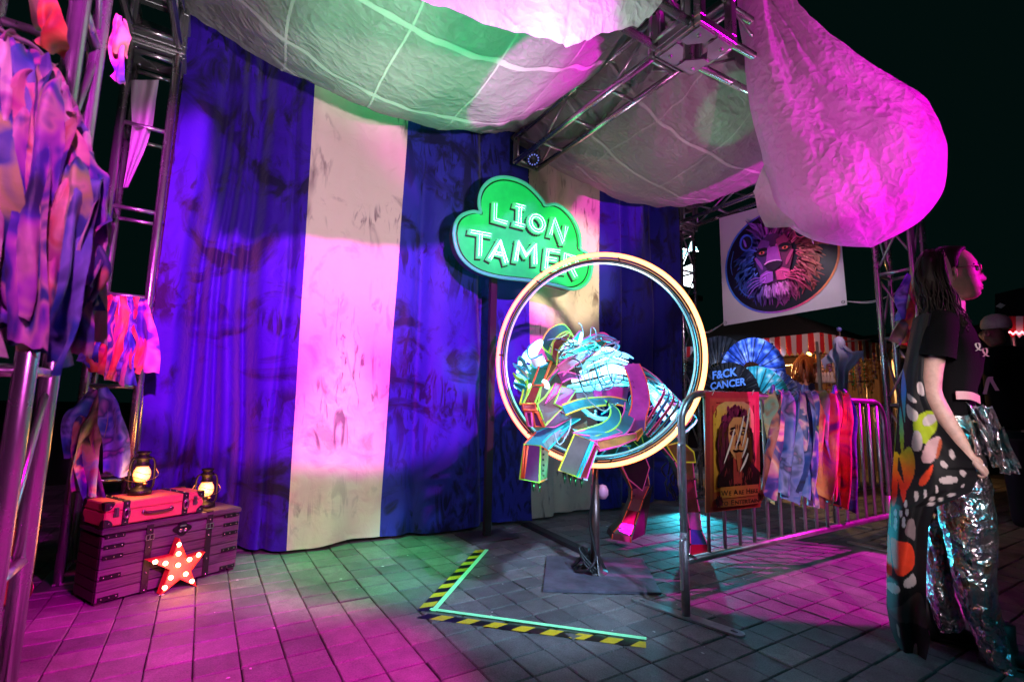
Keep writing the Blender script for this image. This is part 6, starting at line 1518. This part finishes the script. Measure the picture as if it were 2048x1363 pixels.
def fan(px,py,r,a0,a1,cols,label,X,txt=None,seed=0):
    c=S_(px,py,X); t=thing('hand_fan',c,label,'hand fan','open hand fans on the stall rack'); nb=20; m=MB(); cl=[]
    U=Vector((0,-1,0)); Vv=EZ; pr=[]
    random.seed(seed)
    pt=lambda a,q,d=0: c+U*(q*cos(a))+Vv*(q*sin(a))-EX*d
    rows=[];cs=[]
    for i in range(nb*2+1):
        a=lerp(RAD(a1),RAD(a0),i/(nb*2)); d=.012 if i%2 else 0; row=[];cr=[]
        for k in range(9):
            q=lerp(.30,1,k/8)*r; row.append(pt(a,q,d)); h=nz(a*4+seed,k*.6,seed); cr.append(cols[0] if h<.05 else cols[1] if h<.28 else cols[2])
        rows.append(row);cs.append(cr)
    m.sheet(rows,smooth=False,cols=cs); m.build('leaf',M_PRINT,t,colattr=True)
    for i in range(0,nb+1,2):
        a=lerp(RAD(a0),RAD(a1),i/nb); MB().tube([pt(a,0,.006),pt(a,r*.98,.016)],.005,5).build('rib',mat('black_bamboo',(.012,.012,.014),.5),t)
    MB().ball(c-EX*.02,.022,8).build('pivot',M_ALU,t)
    if txt:
        m=MB(); 
        for s,(x,y,sz) in txt:
            vs,fs=text_mesh(s,.03); m.add([c+U*(x+px_*sz)+Vv*(y+py_*sz+px_*sz*.10)-EX*.03 for px_,py_ in vs],fs)
        m.build('lettering',mat('blue_lettering',(.15,.35,.9),.5),t)
BLK=((.012,.012,.014),(.016,.015,.02),(.03,.03,.04))
fan(1436,748,.62,20,196,BLK,'plain black open fan at the upper left of the rack',7.0,seed=2)
fan(1503,744,.52,-12,172,((.02,.06,.35),(.05,.14,.75),(.25,.4,.95)),'deep blue patterned open fan at the upper right of the rack',6.95,seed=4)
fan(1512,800,.50,-15,150,((.02,.35,.42),(.10,.62,.65),(.5,.8,.85)),'turquoise patterned open fan below the blue one',6.85,seed=7)
fan(1538,800,.46,0,120,((.05,.12,.5),(.3,.45,.9),(.6,.65,.9)),'pale blue and white open fan at the lower right of the rack',6.9,seed=9)
fan(1458,790,.50,0,180,BLK,'black open fan with blue lettering',6.75,txt=[('F&CK',(-.26,.25,.17)),('CANCER',(-.30,.09,.15))],seed=12)
fan(1525,855,.42,20,160,((.15,.35,.45),(.4,.7,.8),(.02,.03,.1)),'white and turquoise open fan lowest on the rack behind the barrier',6.8,seed=15)
def rack():
    t=thing('display_rack',(6.98,4.9,0),'dark wire rack that holds the open fans','rack')
    a=S_(1405,700,7.05); b=S_(1545,700,7.05)
    for p in (a,b): MB().tube([(p.x,p.y,0),(p.x,p.y,a.z)],.015,8).build('upright',M_STEEL,t)
    for k in range(5): z=lerp(.7,a.z,k/4); MB().tube([(7.05,a.y,z),(7.05,b.y,z)],.008,6).build('rail',M_STEEL,t)
    m=MB().box(S_(1485,706,7.0),(.02,.75,.07)); m.build('name_board',mat('dark_sign_board',(.02,.03,.10),.5),t)
    l=bpy.data.lights.new('rack_light','SPOT'); l.energy=130; l.color=(.45,.62,1); l.spot_size=RAD(75); l.shadow_soft_size=.05; o=bpy.data.objects.new('rack_light',l); COL.objects.link(o); o.location=(5.9,4.0,2.35); o.rotation_euler=(Vector((7,4.9,1.3))-Vector((5.9,4.0,2.35))).to_track_quat('-Z','Y').to_euler()
rack()
def vendor():
    P0=Vector((8.1,4.15,0)); n=Vector((.89,.455,0)); 
    V_=lambda x,y,o=0: atP(1360+x/4.763,640+y/4.763,P0,n)+n*o
    SK=skinmat('vendor_skin',(.50,.28,.22)); HR=mat('auburn_hair',(.14,.05,.02),.45,bump=.4,bscale=60)
    t=thing('person',P0,'vendor with long brown hair and a blue top seen from behind in the stall','person')
    mb=MB(); B_=[(V_(1180,640),.17),(V_(1185,530),.13),(V_(1190,470),.055),(V_(1190,420),.10),(V_(1195,385),.095),(V_(1275,560,-.02),.07),(V_(1300,640,-.03),.055),(V_(1320,740,-.02),.045),(V_(1085,560),.07),(V_(1060,650),.055),(V_(1060,740),.045),(V_(1180,760),.16),(V_(1180,1000),.15)]
    vs,fs=skin_mesh('body',B_,[(0,1),(1,2),(2,3),(3,4),(1,5),(5,6),(6,7),(1,8),(8,9),(9,10),(0,11),(11,12)],2,0); mb.add(vs,fs,0,True); mb.build('body',SK,t)
    mb=MB(); vs,fs=skin_mesh('top',[(V_(1180,760),.185),(V_(1180,640),.19),(V_(1185,560),.15),(V_(1130,530),.06),(V_(1240,530),.06)],[(0,1),(1,2),(2,3),(2,4)],2,0); mb.add(vs,fs,0,True); mb.build('tank_top',mat('blue_jersey',(.05,.10,.55),.7),t)
    h=MB(); h.ball(V_(1195,400,-.01),(.125,.125,.14),16); random.seed(2)
    for k in range(70):
        a=random.uniform(0,2*pi); c=V_(1195,390)+Vector((.10*cos(a),.10*sin(a),.05)); w=random.uniform(.9,1.5)
        h.tube(smooth_path([c,c+Vector((.05*w*cos(a),.05*w*sin(a),-.12)),c+Vector((.07*w*cos(a)+random.gauss(0,.02),.07*w*sin(a),-.26)),c+Vector((.05*w*cos(a),.05*w*sin(a)+random.gauss(0,.03),-.40))],4),[.018*(1-.6*i/12) for i in range(13)],5)
    h.build('hair',HR,t)
vendor()
def ghost():
    X=6.6; t=thing('ghost_decoration',S_(1680,700,X),'pale blue cloth ghost hanging with spread arms in front of the stall','hanging decoration')
    G=lambda x,y,d=0: atX(1360+x/4.763,640+y/4.763,X)-EX*d
    m=mat('pale_blue_voile',(.42,.50,.85),.6)
    rows=[]
    T=[(215,1505,1560),(250,1480,1590),(290,1430,1640),(330,1400,1720),(370,1440,1700),(410,1470,1650),(450,1480,1620),(500,1488,1600),(560,1498,1598),(630,1500,1596),(690,1505,1594)]
    for i in range(45):
        y=lerp(215,690,i/44); l=poly_at([(a,b) for a,b,c in T],y); r_=poly_at([(a,c) for a,b,c in T],y)
        rows.append([G(lerp(l,r_,u),y+8*sin(u*7),.05*sin(u*16)*(.5+.5*sin(pi*u))+.07*sin(pi*u)) for u in [k/24 for k in range(25)]])
    MB().sheet(rows).build('robe',m,t)
    for pts in ([(1440,300),(1350,380),(1375,440),(1390,475),(1400,420),(1470,400)],[(1620,300),(1757,290),(1757,400),(1730,350),(1680,420),(1600,500),(1600,380)]):
        MB().prism([G(x,y,.02) for x,y in pts],EX*.01).build('sleeve',m,t)
    MB().ball(G(1530,225,.04),(.06,.07,.09),12).build('head',m,t)
    MB().tube([G(1528,215),G(1518,90)],.010,6).build('hook',M_STEEL,t); MB().ball(G(1517,88),.030,8).build('finial',mat('blue_finial',(.1,.12,.5),.4),t)
ghost()
def jewellery():
    t=thing('necklace_stand',(7.9,3.9,.9),'rack of glittering necklaces behind the ghost','jewellery rack')
    random.seed(8); cl=[mat('bead_'+n,c,.15,.6) for n,c in (('gold',(.8,.5,.1)),('green',(.1,.6,.15)),('clear',(.7,.65,.65)),('copper',(.7,.3,.1)),('violet',(.35,.15,.6)))]
    for k in range(34):
        px=lerp(1632,1752,k/33); py0=random.uniform(705,730); p=S_(px,py0,8.0+random.uniform(-.1,.1)); L_=random.uniform(.2,.6); m=MB()
        for q in range(int(L_/.05)): m.ball(p-EZ*(q*.05)+Vector((0,random.gauss(0,.012),0)),random.uniform(.010,.022),6)
        m.tube([p,p-EZ*L_],.004,5); m.build('necklace',random.choice(cl),t)
    for z in (1.45,1.75,2.05): MB().tube([(8.05,4.5,z),(8.05,3.2,z)],.012,6).build('rail',M_STEEL,t)
    for k in range(5): p=S_(1636+7*k,752,7.9); MB().lathe(p-EZ*.1,[(0,0),(.04,0),(.045,.03),(.02,.10),(.03,.14),(0,.17)],10).build('bust',mat('clear_acrylic',(.6,.55,.55),.15),t)
jewellery()
o=MB().box(S_(1549,776,7.3),(.02,.16,.10)).build('price_card',mat('cream_card',(.7,.45,.3),.6),loc=tuple(S_(1549,776,7.3))); tag(o,'small cream and orange card on the stall table','card')
# second barrier beyond the first, at right angles further out
def barrier2():
    src=[o for o in bpy.data.objects if o.name=='crowd_barrier'][0]
    r=src.copy(); COL.objects.link(r); r.location=(4.95,2.35,0); r.rotation_euler=(0,0,RAD(4)); r['label']='farther crowd barrier, mostly hidden behind ribbons and truss tower'
    for ch in list(src.children):
        if ch.name.startswith('poster'): continue
        c=ch.copy(); COL.objects.link(c); c.parent=r
barrier2()
def far():
    # dark house with a cornice, black tent and lit valance at the right edge
    b=thing('building',(14,2.0,0),'dim grey building with mouldings beyond the woman','building')
    MB().box((15.5,1.0,1.35),(3,9,2.7)).build('wall',mat('grey_render',(.10,.085,.09),.9,var=.2),b)
    for z,d in ((2.30,.05),(2.42,.10),(2.75,.18)): MB().box((13.98-d/2,1.0,z),(d,9.1,.07),bev=.01).build('cornice',mat('grey_render'),b)
    MB().box((15.5,1.0,2.85),(3.3,9.3,.12)).build('roof',mat('dark_roof',(.02,.02,.02),.9),b)
    for y in (-1.2,1.2,3.2): w=MB().box((13.97,y,1.5),(.06,.9,1.1)).build('window',mat('grey_render'),b); MB().box((13.93,y,1.5),(.02,.76,.95)).build('pane',mat('dark_glass',(.01,.012,.015),.08),w)
    t=thing('black_canopy',(8.2,.6,2.2),'black tent canopy with one pale diamond at the right edge','tent')
    p=[atX(1990,588,8.2),atX(2110,560,8.2),atX(2110,632,8.2),atX(1990,632,8.2)]
    MB().prism(p,EX*1.8).build('canopy',mat('black_or_unlit_canvas',(.004,.004,.005),.9),t)
    c=atX(2001,611,8.18); MB().prism([c+EZ*.035,c-EY*.045,c-EZ*.035,c+EY*.045],EX*.004).build('diamond_mark',mat('white_canvas'),t)
    for y in (p[0].y-.1,p[1].y): MB().tube([(8.3,y,0),(8.3,y,p[3].z)],.02,8).build('pole',M_STEEL,t)
    t=thing('striped_valance',(7.2,.7,1.9),'red and white striped awning piece lit pink at the right edge','awning')
    m=MB(); RW=[mat('red_canvas'),mat('white_canvas')]
    for k in range(5):
        x0,x1=2018+14*k,2032+14*k; m.add([atX(x0,632,7.4),atX(x1,632,7.4),atX(x1,668,7.4),atX((x0+x1)/2,676,7.4),atX(x0,668,7.4)],[(0,1,2,3,4)],k%2)
    m.build('valance',RW,t)
    for k in range(9):
        c=atX(2020+6*k,664+3*(k%2),7.35); MB().ball(c,.012,6).build('festoon_bulb',neon('pink_festoon',(1,.25,.3),6),t)
    a=atX(2020,632,7.4); q=MB().tube([(7.42,a.y,0),(7.42,a.y,a.z)],.02,8).build('pole',M_GALV,t)
    # white gazebo behind the stall
    t=thing('white_gazebo',(9.8,2.6,2.4),'white gazebo canopy seen between stall and truss tower','tent')
    A0=atX(1722,688,9.8);B0=atX(1835,684,9.8); 
    for k in range(2): q=[A0-EZ*(.16*k+.0),B0-EZ*(.16*k),B0-EZ*(.16*k+.09),A0-EZ*(.16*k+.09)]; MB().prism(q,EX*(1.6-.5*k)).build('canopy_panel',mat('pale_canvas'),t)
    for p in (A0,B0): MB().tube([(p.x+.1,p.y,0),(p.x+.1,p.y,p.z)],.02,8).build('pole',M_GALV,t)
    # bright light feature seen through the rear tower
    t=thing('light_display',atX(1372,540,11),'bright white and cyan light display seen through the rear tower','light display')
    wl=neon('display_white',(.85,.95,1),7); cl=neon('display_cyan',(.15,.9,1),6)
    for k in range(7):
        a=atX(1366,528-5*k,11); b=atX(1384+2*k,478+4*k,11); MB().tube([a,b],.018,6).build('light_bar',cl if k%2 else wl,t)
    MB().prism([atX(1366,535,11),atX(1384,528,11),atX(1385,575,11),atX(1366,570,11)],EX*.05).build('light_panel',wl,t)
    MB().prism([atX(1362,590,11.02),atX(1396,590,11.02),atX(1396,600,11.02),atX(1362,600,11.02)],EX*.2).build('plinth',M_BLACK,t); MB().tube([(11.1,atX(1375,600,11).y,0),(11.1,atX(1375,600,11).y,atX(1375,595,11).z)],.06,8).build('post',M_BLACK,t)
far()

# ================================================================== RIBBONS
def tie_dye(name,stops,seed):
    m=bpy.data.materials.new(name); m.use_nodes=True; nt=m.node_tree; b=nt.nodes['Principled BSDF']; L=nt.links.new
    tc=N(nt,'ShaderNodeTexCoord'); oi=N(nt,'ShaderNodeObjectInfo'); n=N(nt,'ShaderNodeTexNoise',noise_dimensions='4D',Scale=6.5,Detail=2,Distortion=.9)
    mu=N(nt,'ShaderNodeMath',operation='MULTIPLY_ADD'); L(oi.outputs['Random'],mu.inputs[0]); mu.inputs[1].default_value=37; mu.inputs[2].default_value=seed; L(mu.outputs[0],n.inputs['W']); L(tc.outputs['Object'],n.inputs['Vector'])
    r=ramp(nt,stops); L(n.outputs['Fac'],r.inputs['Fac']); L(r.outputs[0],b.inputs['Base Color']); b.inputs['Roughness'].default_value=.55; b.inputs['Sheen Weight'].default_value=.2
    w=N(nt,'ShaderNodeTexNoise',Scale=38,Detail=3); L(tc.outputs['Object'],w.inputs['Vector']); bp=N(nt,'ShaderNodeBump',Strength=.25,Distance=.01); L(w.outputs['Fac'],bp.inputs['Height']); L(bp.outputs[0],b.inputs['Normal']); return m
TD=[tie_dye('tie_dye_berry',[(.30,(.02,.02,.22)),(.40,(.10,.04,.40)),(.45,(.65,.12,.42)),(.52,(.85,.45,.42)),(.57,(.75,.25,.20)),(.62,(.05,.04,.25)),(.72,(.02,.02,.10))],1),
    tie_dye('tie_dye_violet',[(.32,(.02,.02,.10)),(.42,(.08,.04,.45)),(.48,(.5,.12,.6)),(.53,(.7,.35,.5)),(.58,(.03,.06,.30)),(.66,(.02,.02,.10)),(.74,(.35,.42,.06))],7),
    tie_dye('tie_dye_flame',[(.28,(.15,.02,.12)),(.40,(.75,.06,.05)),(.50,(.85,.30,.08)),(.58,(.80,.15,.18)),(.68,(.25,.04,.20)),(.76,(.03,.10,.12))],13),
    tie_dye('tie_dye_moss',[(.28,(.03,.10,.05)),(.42,(.30,.34,.10)),(.5,(.60,.45,.28)),(.58,(.25,.50,.42)),(.68,(.40,.14,.06)),(.78,(.55,.50,.55))],19),
    tie_dye('tie_dye_navy',[(.30,(.01,.02,.10)),(.42,(.03,.10,.45)),(.52,(.20,.20,.60)),(.60,(.02,.04,.16)),(.72,(.5,.15,.5))],23),
    tie_dye('tie_dye_pale',[(.30,(.10,.06,.35)),(.42,(.70,.30,.55)),(.48,(.85,.72,.72)),(.60,(.85,.66,.68)),(.66,(.40,.15,.55)),(.74,(.04,.05,.25))],29),
    tie_dye('tie_dye_leaf',[(.30,(.02,.04,.16)),(.42,(.05,.10,.38)),(.50,(.55,.60,.20)),(.57,(.80,.55,.45)),(.62,(.10,.25,.10)),(.74,(.02,.02,.10))],35)]
def ribbon(parent,pts,w0,w1,m,side,seed,twist=.5,crumple=.02,n=30,label=None):
    P=smooth_path(pts,8); k=len(P); rows=[]; side=Vector(side).normalized()
    for i,p in enumerate(P):
        f=i/(k-1); t=(P[min(i+1,k-1)]-P[max(i-1,0)]).normalized(); s=(side-t*side.dot(t)).normalized(); nn=t.cross(s)
        a=twist*nz(f*2.2,seed,1)+.25*twist*sin(f*5+seed); s2=s*cos(a)+nn*sin(a); n2=nn*cos(a)-s*sin(a)
        w=lerp(w0,w1,min(1,f*2.2)); row=[]
        for j in range(9):
            u=j/8-.5; row.append(p+s2*(u*w)+n2*(w*.34*sin(u*6+seed+f*3.5)*min(1,.3+f*2)+crumple*nz(f*4,u*2,seed+5))+t*((.35*u*w+.012*nz(u*4,seed)) if i==k-1 else 0))
        rows.append(row)
    return MB().sheet(rows).build('ribbon',m,parent,label=label)
def garland_big():
    random.seed(31); t=thing('ribbon_garland',atY(100,300,1.4),'big garland of wide tie dyed ribbons hanging close on the left tower','ribbon garland','ribbon garlands')
    L_=lambda x,y,Y: atY(x,y,Y)
    MB().tube(smooth_path([L_(-90,-30,1.36),L_(0,60,1.40),L_(70,95,1.44),L_(125,170,1.48),L_(165,250,1.50),L_(205,420,1.52)],6),.006,6).build('cord',mat('garland_cord',(.3,.25,.25),.8),t)
    T=[(-70,10),(-40,40),(-10,60),(10,70),(35,85),(60,98),(80,118),(100,140),(120,172),(140,210),(155,245),(165,280),(180,330),(195,380),(203,420)]
    k=0
    for (x,y) in T+[(a+10,b+20) for a,b in T[1:14]]+[(a-4,b+60) for a,b in T[2:14]]+[(a+4,b+120) for a,b in T[3:12:2]]:
        k+=1; yb=random.uniform(560,735) if x>-20 else random.uniform(420,700); Y=1.47-.10*((k*7)%5)/5-(.06 if k>15 else 0)
        xb=x*.82+random.uniform(-35,30) if x>0 else x+random.uniform(-30,40)
        if x>150: xb=random.uniform(120,195)
        pts=[L_(x,y,Y+.02),L_(lerp(x,xb,.15)+random.uniform(-6,6),y+30,Y-.03),L_(lerp(x,xb,.5)+random.uniform(-22,22),lerp(y,yb,.5),Y-.05+random.uniform(-.03,.03)),L_(xb,yb,Y+random.uniform(-.04,.04))]
        ribbon(t,pts,.016,random.uniform(.034,.060),(TD[0],TD[5],TD[1],TD[4],TD[0],TD[6],TD[1],TD[5])[k%8],(1,.15*random.uniform(-4,4),0),k*1.7,1.9,.03)
garland_big()
def small_ribbons(label,items,Y,w,ms,side=(1,0,0),seed=0,base=None,group='ribbon garlands'):
    random.seed(seed); t=thing('ribbon_garland',atY(*(base or items[0][0]),Y),label,'ribbon garland',group)
    for k,it in enumerate(items):
        pts=[atY(p[0],p[1],Y-.03*((k*3)%4)/3-(.03 if 0<i<len(it)-1 else 0)) for i,p in enumerate(it)]
        ribbon(t,pts,w*.35,w*random.uniform(.85,1.15),ms[k%len(ms)],side,seed+k*2.3,.8,.015)
    return t
small_ribbons('green and pink ribbon flap hanging at the top left corner',[[(78,-30),(88,20),(100,72)],[(96,-10),(100,50),(98,100)]],1.62,.06,[TD[3],TD[2]],seed=3)
small_ribbons('short pale ribbon tied to the right side of the close tower',[[(238,30),(232,80),(236,130),(234,163)],[(246,40),(243,70),(240,110)]],2.1,.05,[TD[0],TD[3]],seed=4)
small_ribbons('red and purple ribbons tied round the ladder tower beside the curtain',[[(218,590),(210,650),(190,700),(200,742)],[(232,592),(228,660),(236,700),(232,765)],[(246,592),(240,650),(226,710),(215,755)],[(258,594),(262,660),(250,720),(256,770)],[(272,594),(276,650),(284,690),(270,740)],[(286,598),(290,640),(297,690),(296,742)],[(240,592),(250,640),(244,690),(248,730)],[(205,600),(196,640),(184,690),(172,730)]],3.46,.085,[TD[2],TD[0],TD[2],TD[4]],seed=6)
small_ribbons('wide printed ribbons hanging low on the ladder tower above the suitcase',[[(185,780),(170,830),(165,900),(195,1000)],[(205,775),(220,820),(232,880),(236,950)],[(190,778),(160,815),(145,840),(148,915)],[(200,780),(196,840),(168,900),(172,985)]],3.42,.10,[TD[0],TD[4],TD[4],TD[3]],seed=8)
small_ribbons('yellow, orange and blue ribbons tied to the right tower behind the woman',[[(1822,535),(1822,580),(1808,640),(1790,688)],[(1818,548),(1808,590),(1800,640)],[(1824,560),(1818,620),(1812,690)]],1.45,.085,[TD[3],TD[4],TD[2]],seed=10)
rt=[(1545,'m'),(1558,'o'),(1572,'k'),(1588,'b'),(1603,'v'),(1618,'k'),(1634,'r'),(1648,'m'),(1660,'r'),(1672,'r'),(1684,'f'),(1628,'p'),(1690,'b')]
km={'m':TD[3],'o':TD[0],'k':TD[4],'b':TD[4],'v':TD[1],'r':TD[2],'f':TD[2],'p':TD[1]}
random.seed(44); tt=thing('ribbon_garland',(2.9,BY,1.05),'garland of many coloured cloth strips tied along the front barrier rail','ribbon garland','ribbon garlands')
for k,(x,c) in enumerate(rt):
    yb=random.uniform(985,1030)-(25 if x>1690 else 0); xb=x+random.uniform(-14,16)+(2 if x>1640 else -6); Y=BY-.03-.02*(k%3)
    ribbon(tt,[atY(x,780+(x-1540)*.03,Y+.03),atY(x+2,800,Y-.01),atY(lerp(x,xb,.5)+random.uniform(-6,6),900,Y-.02),atY(xb,yb,Y)],.03,random.uniform(.09,.125),km[c],(1,0,0),k*2.9,.7,.02)
for k in range(3):
    x=1545+k*62; MB().tube(smooth_path([atY(x-3,786,BY-.03),atY(x,772,BY-.02),atY(x+2,775,BY+.025),atY(x,800,BY)],4),.010,6).build('knot',TD[4],tt)
# sheer violet cloth hanging inside the ladder tower
def sheer():
    t=thing('hanging_scarf',atY(290,180,3.62),'narrow sheer violet cloth hanging inside the ladder tower','scarf')
    T=[(160,262,318),(200,262,312),(250,264,306),(300,258,290),(340,252,272),(375,246,256)]
    rows=[]
    for i in range(26):
        y=lerp(160,375,i/25); l=poly_at([(a,b) for a,b,c in T],y); r_=poly_at([(a,c) for a,b,c in T],y); rows.append([atY(lerp(l,r_,u),y,3.62+.03*sin(u*9+y*.02)) for u in [k/10 for k in range(11)]])
    MB().sheet(rows).build('cloth',mat('sheer_cloth',(.55,.45,.52),.6),t)
sheer()

# ================================================================== PAR LIGHTS, SMALL THINGS
def par(pos,aim,label,led,on=True,s=1.0):
    pos=Vector(pos); d=(Vector(aim)-pos).normalized(); t=thing('stage_light',pos,label,'stage light','black stage lights'); q=d.to_track_quat('Z','Y').to_matrix()
    MB().lathe(pos,[(0,-.07*s),(.06*s,-.07*s),(.085*s,-.05*s),(.095*s,.03*s),(.098*s,.04*s),(.088*s,.04*s),(.084*s,.025*s),(0,.025*s)],22,R=q).build('can',M_BLACK,t)
    for k in range(12):
        a=2*pi*k/12; MB().ball(pos+q@Vector((.066*s*cos(a),.066*s*sin(a),.028*s)),.011*s,6).build('led',neon('led_'+led[0],led[1],led[2]),t)
    MB().tube(smooth_path([pos+q@Vector((.10*s,0,0)),pos+q@Vector((.115*s,0,-.02*s)),pos+q@Vector((.05*s,0,-.16*s)),pos+q@Vector((-.05*s,0,-.16*s)),pos+q@Vector((-.115*s,0,-.02*s)),pos+q@Vector((-.10*s,0,0))],4),.007*s,6).build('yoke',M_BLACK,t)
    return t
p=atY(1534,208,1.72); par(p,p+Vector((-1,.05,-.35)),'black stage light with a ring of green LEDs beside the magenta cloth bag',('green',(.05,1,.3),5),s=.8)
p=atY(1066,318,3.5); par(p,p+Vector((-.3,-1,-1.0)),'small black stage light in the wall end of the slanting beam',('dim',(.1,.2,.9),.6),s=.7)
p=Vector((4.35,3.50,.085)); par(p,p+Vector((-.75,-.6,-.10)),'floor stage light shining cyan behind the metal lion',('cyan',(.05,.8,1),8),s=.9)

def litter():
    random.seed(77); m=MB()
    for k in range(46):
        x=random.uniform(-.2,3.6); y=random.uniform(1.2,3.3); a=random.uniform(0,3); s=random.uniform(.003,.008); d=Vector((cos(a),sin(a),0)); e=Vector((-sin(a),cos(a),0)); c=Vector((x,y,.003))
        m.add([c-d*s-e*s*.6,c+d*s*1.2-e*s*.5,c+d*s+e*s*.8,c-d*s*.7+e*s*.6,c+EZ*.003],[(0,1,4),(1,2,4),(2,3,4),(3,0,4)])
    tag(m.build('litter',mat('paper_scrap',(.6,.58,.55),.8)),kind='stuff',label='tiny pale scraps of paper scattered over the pavers')
litter()
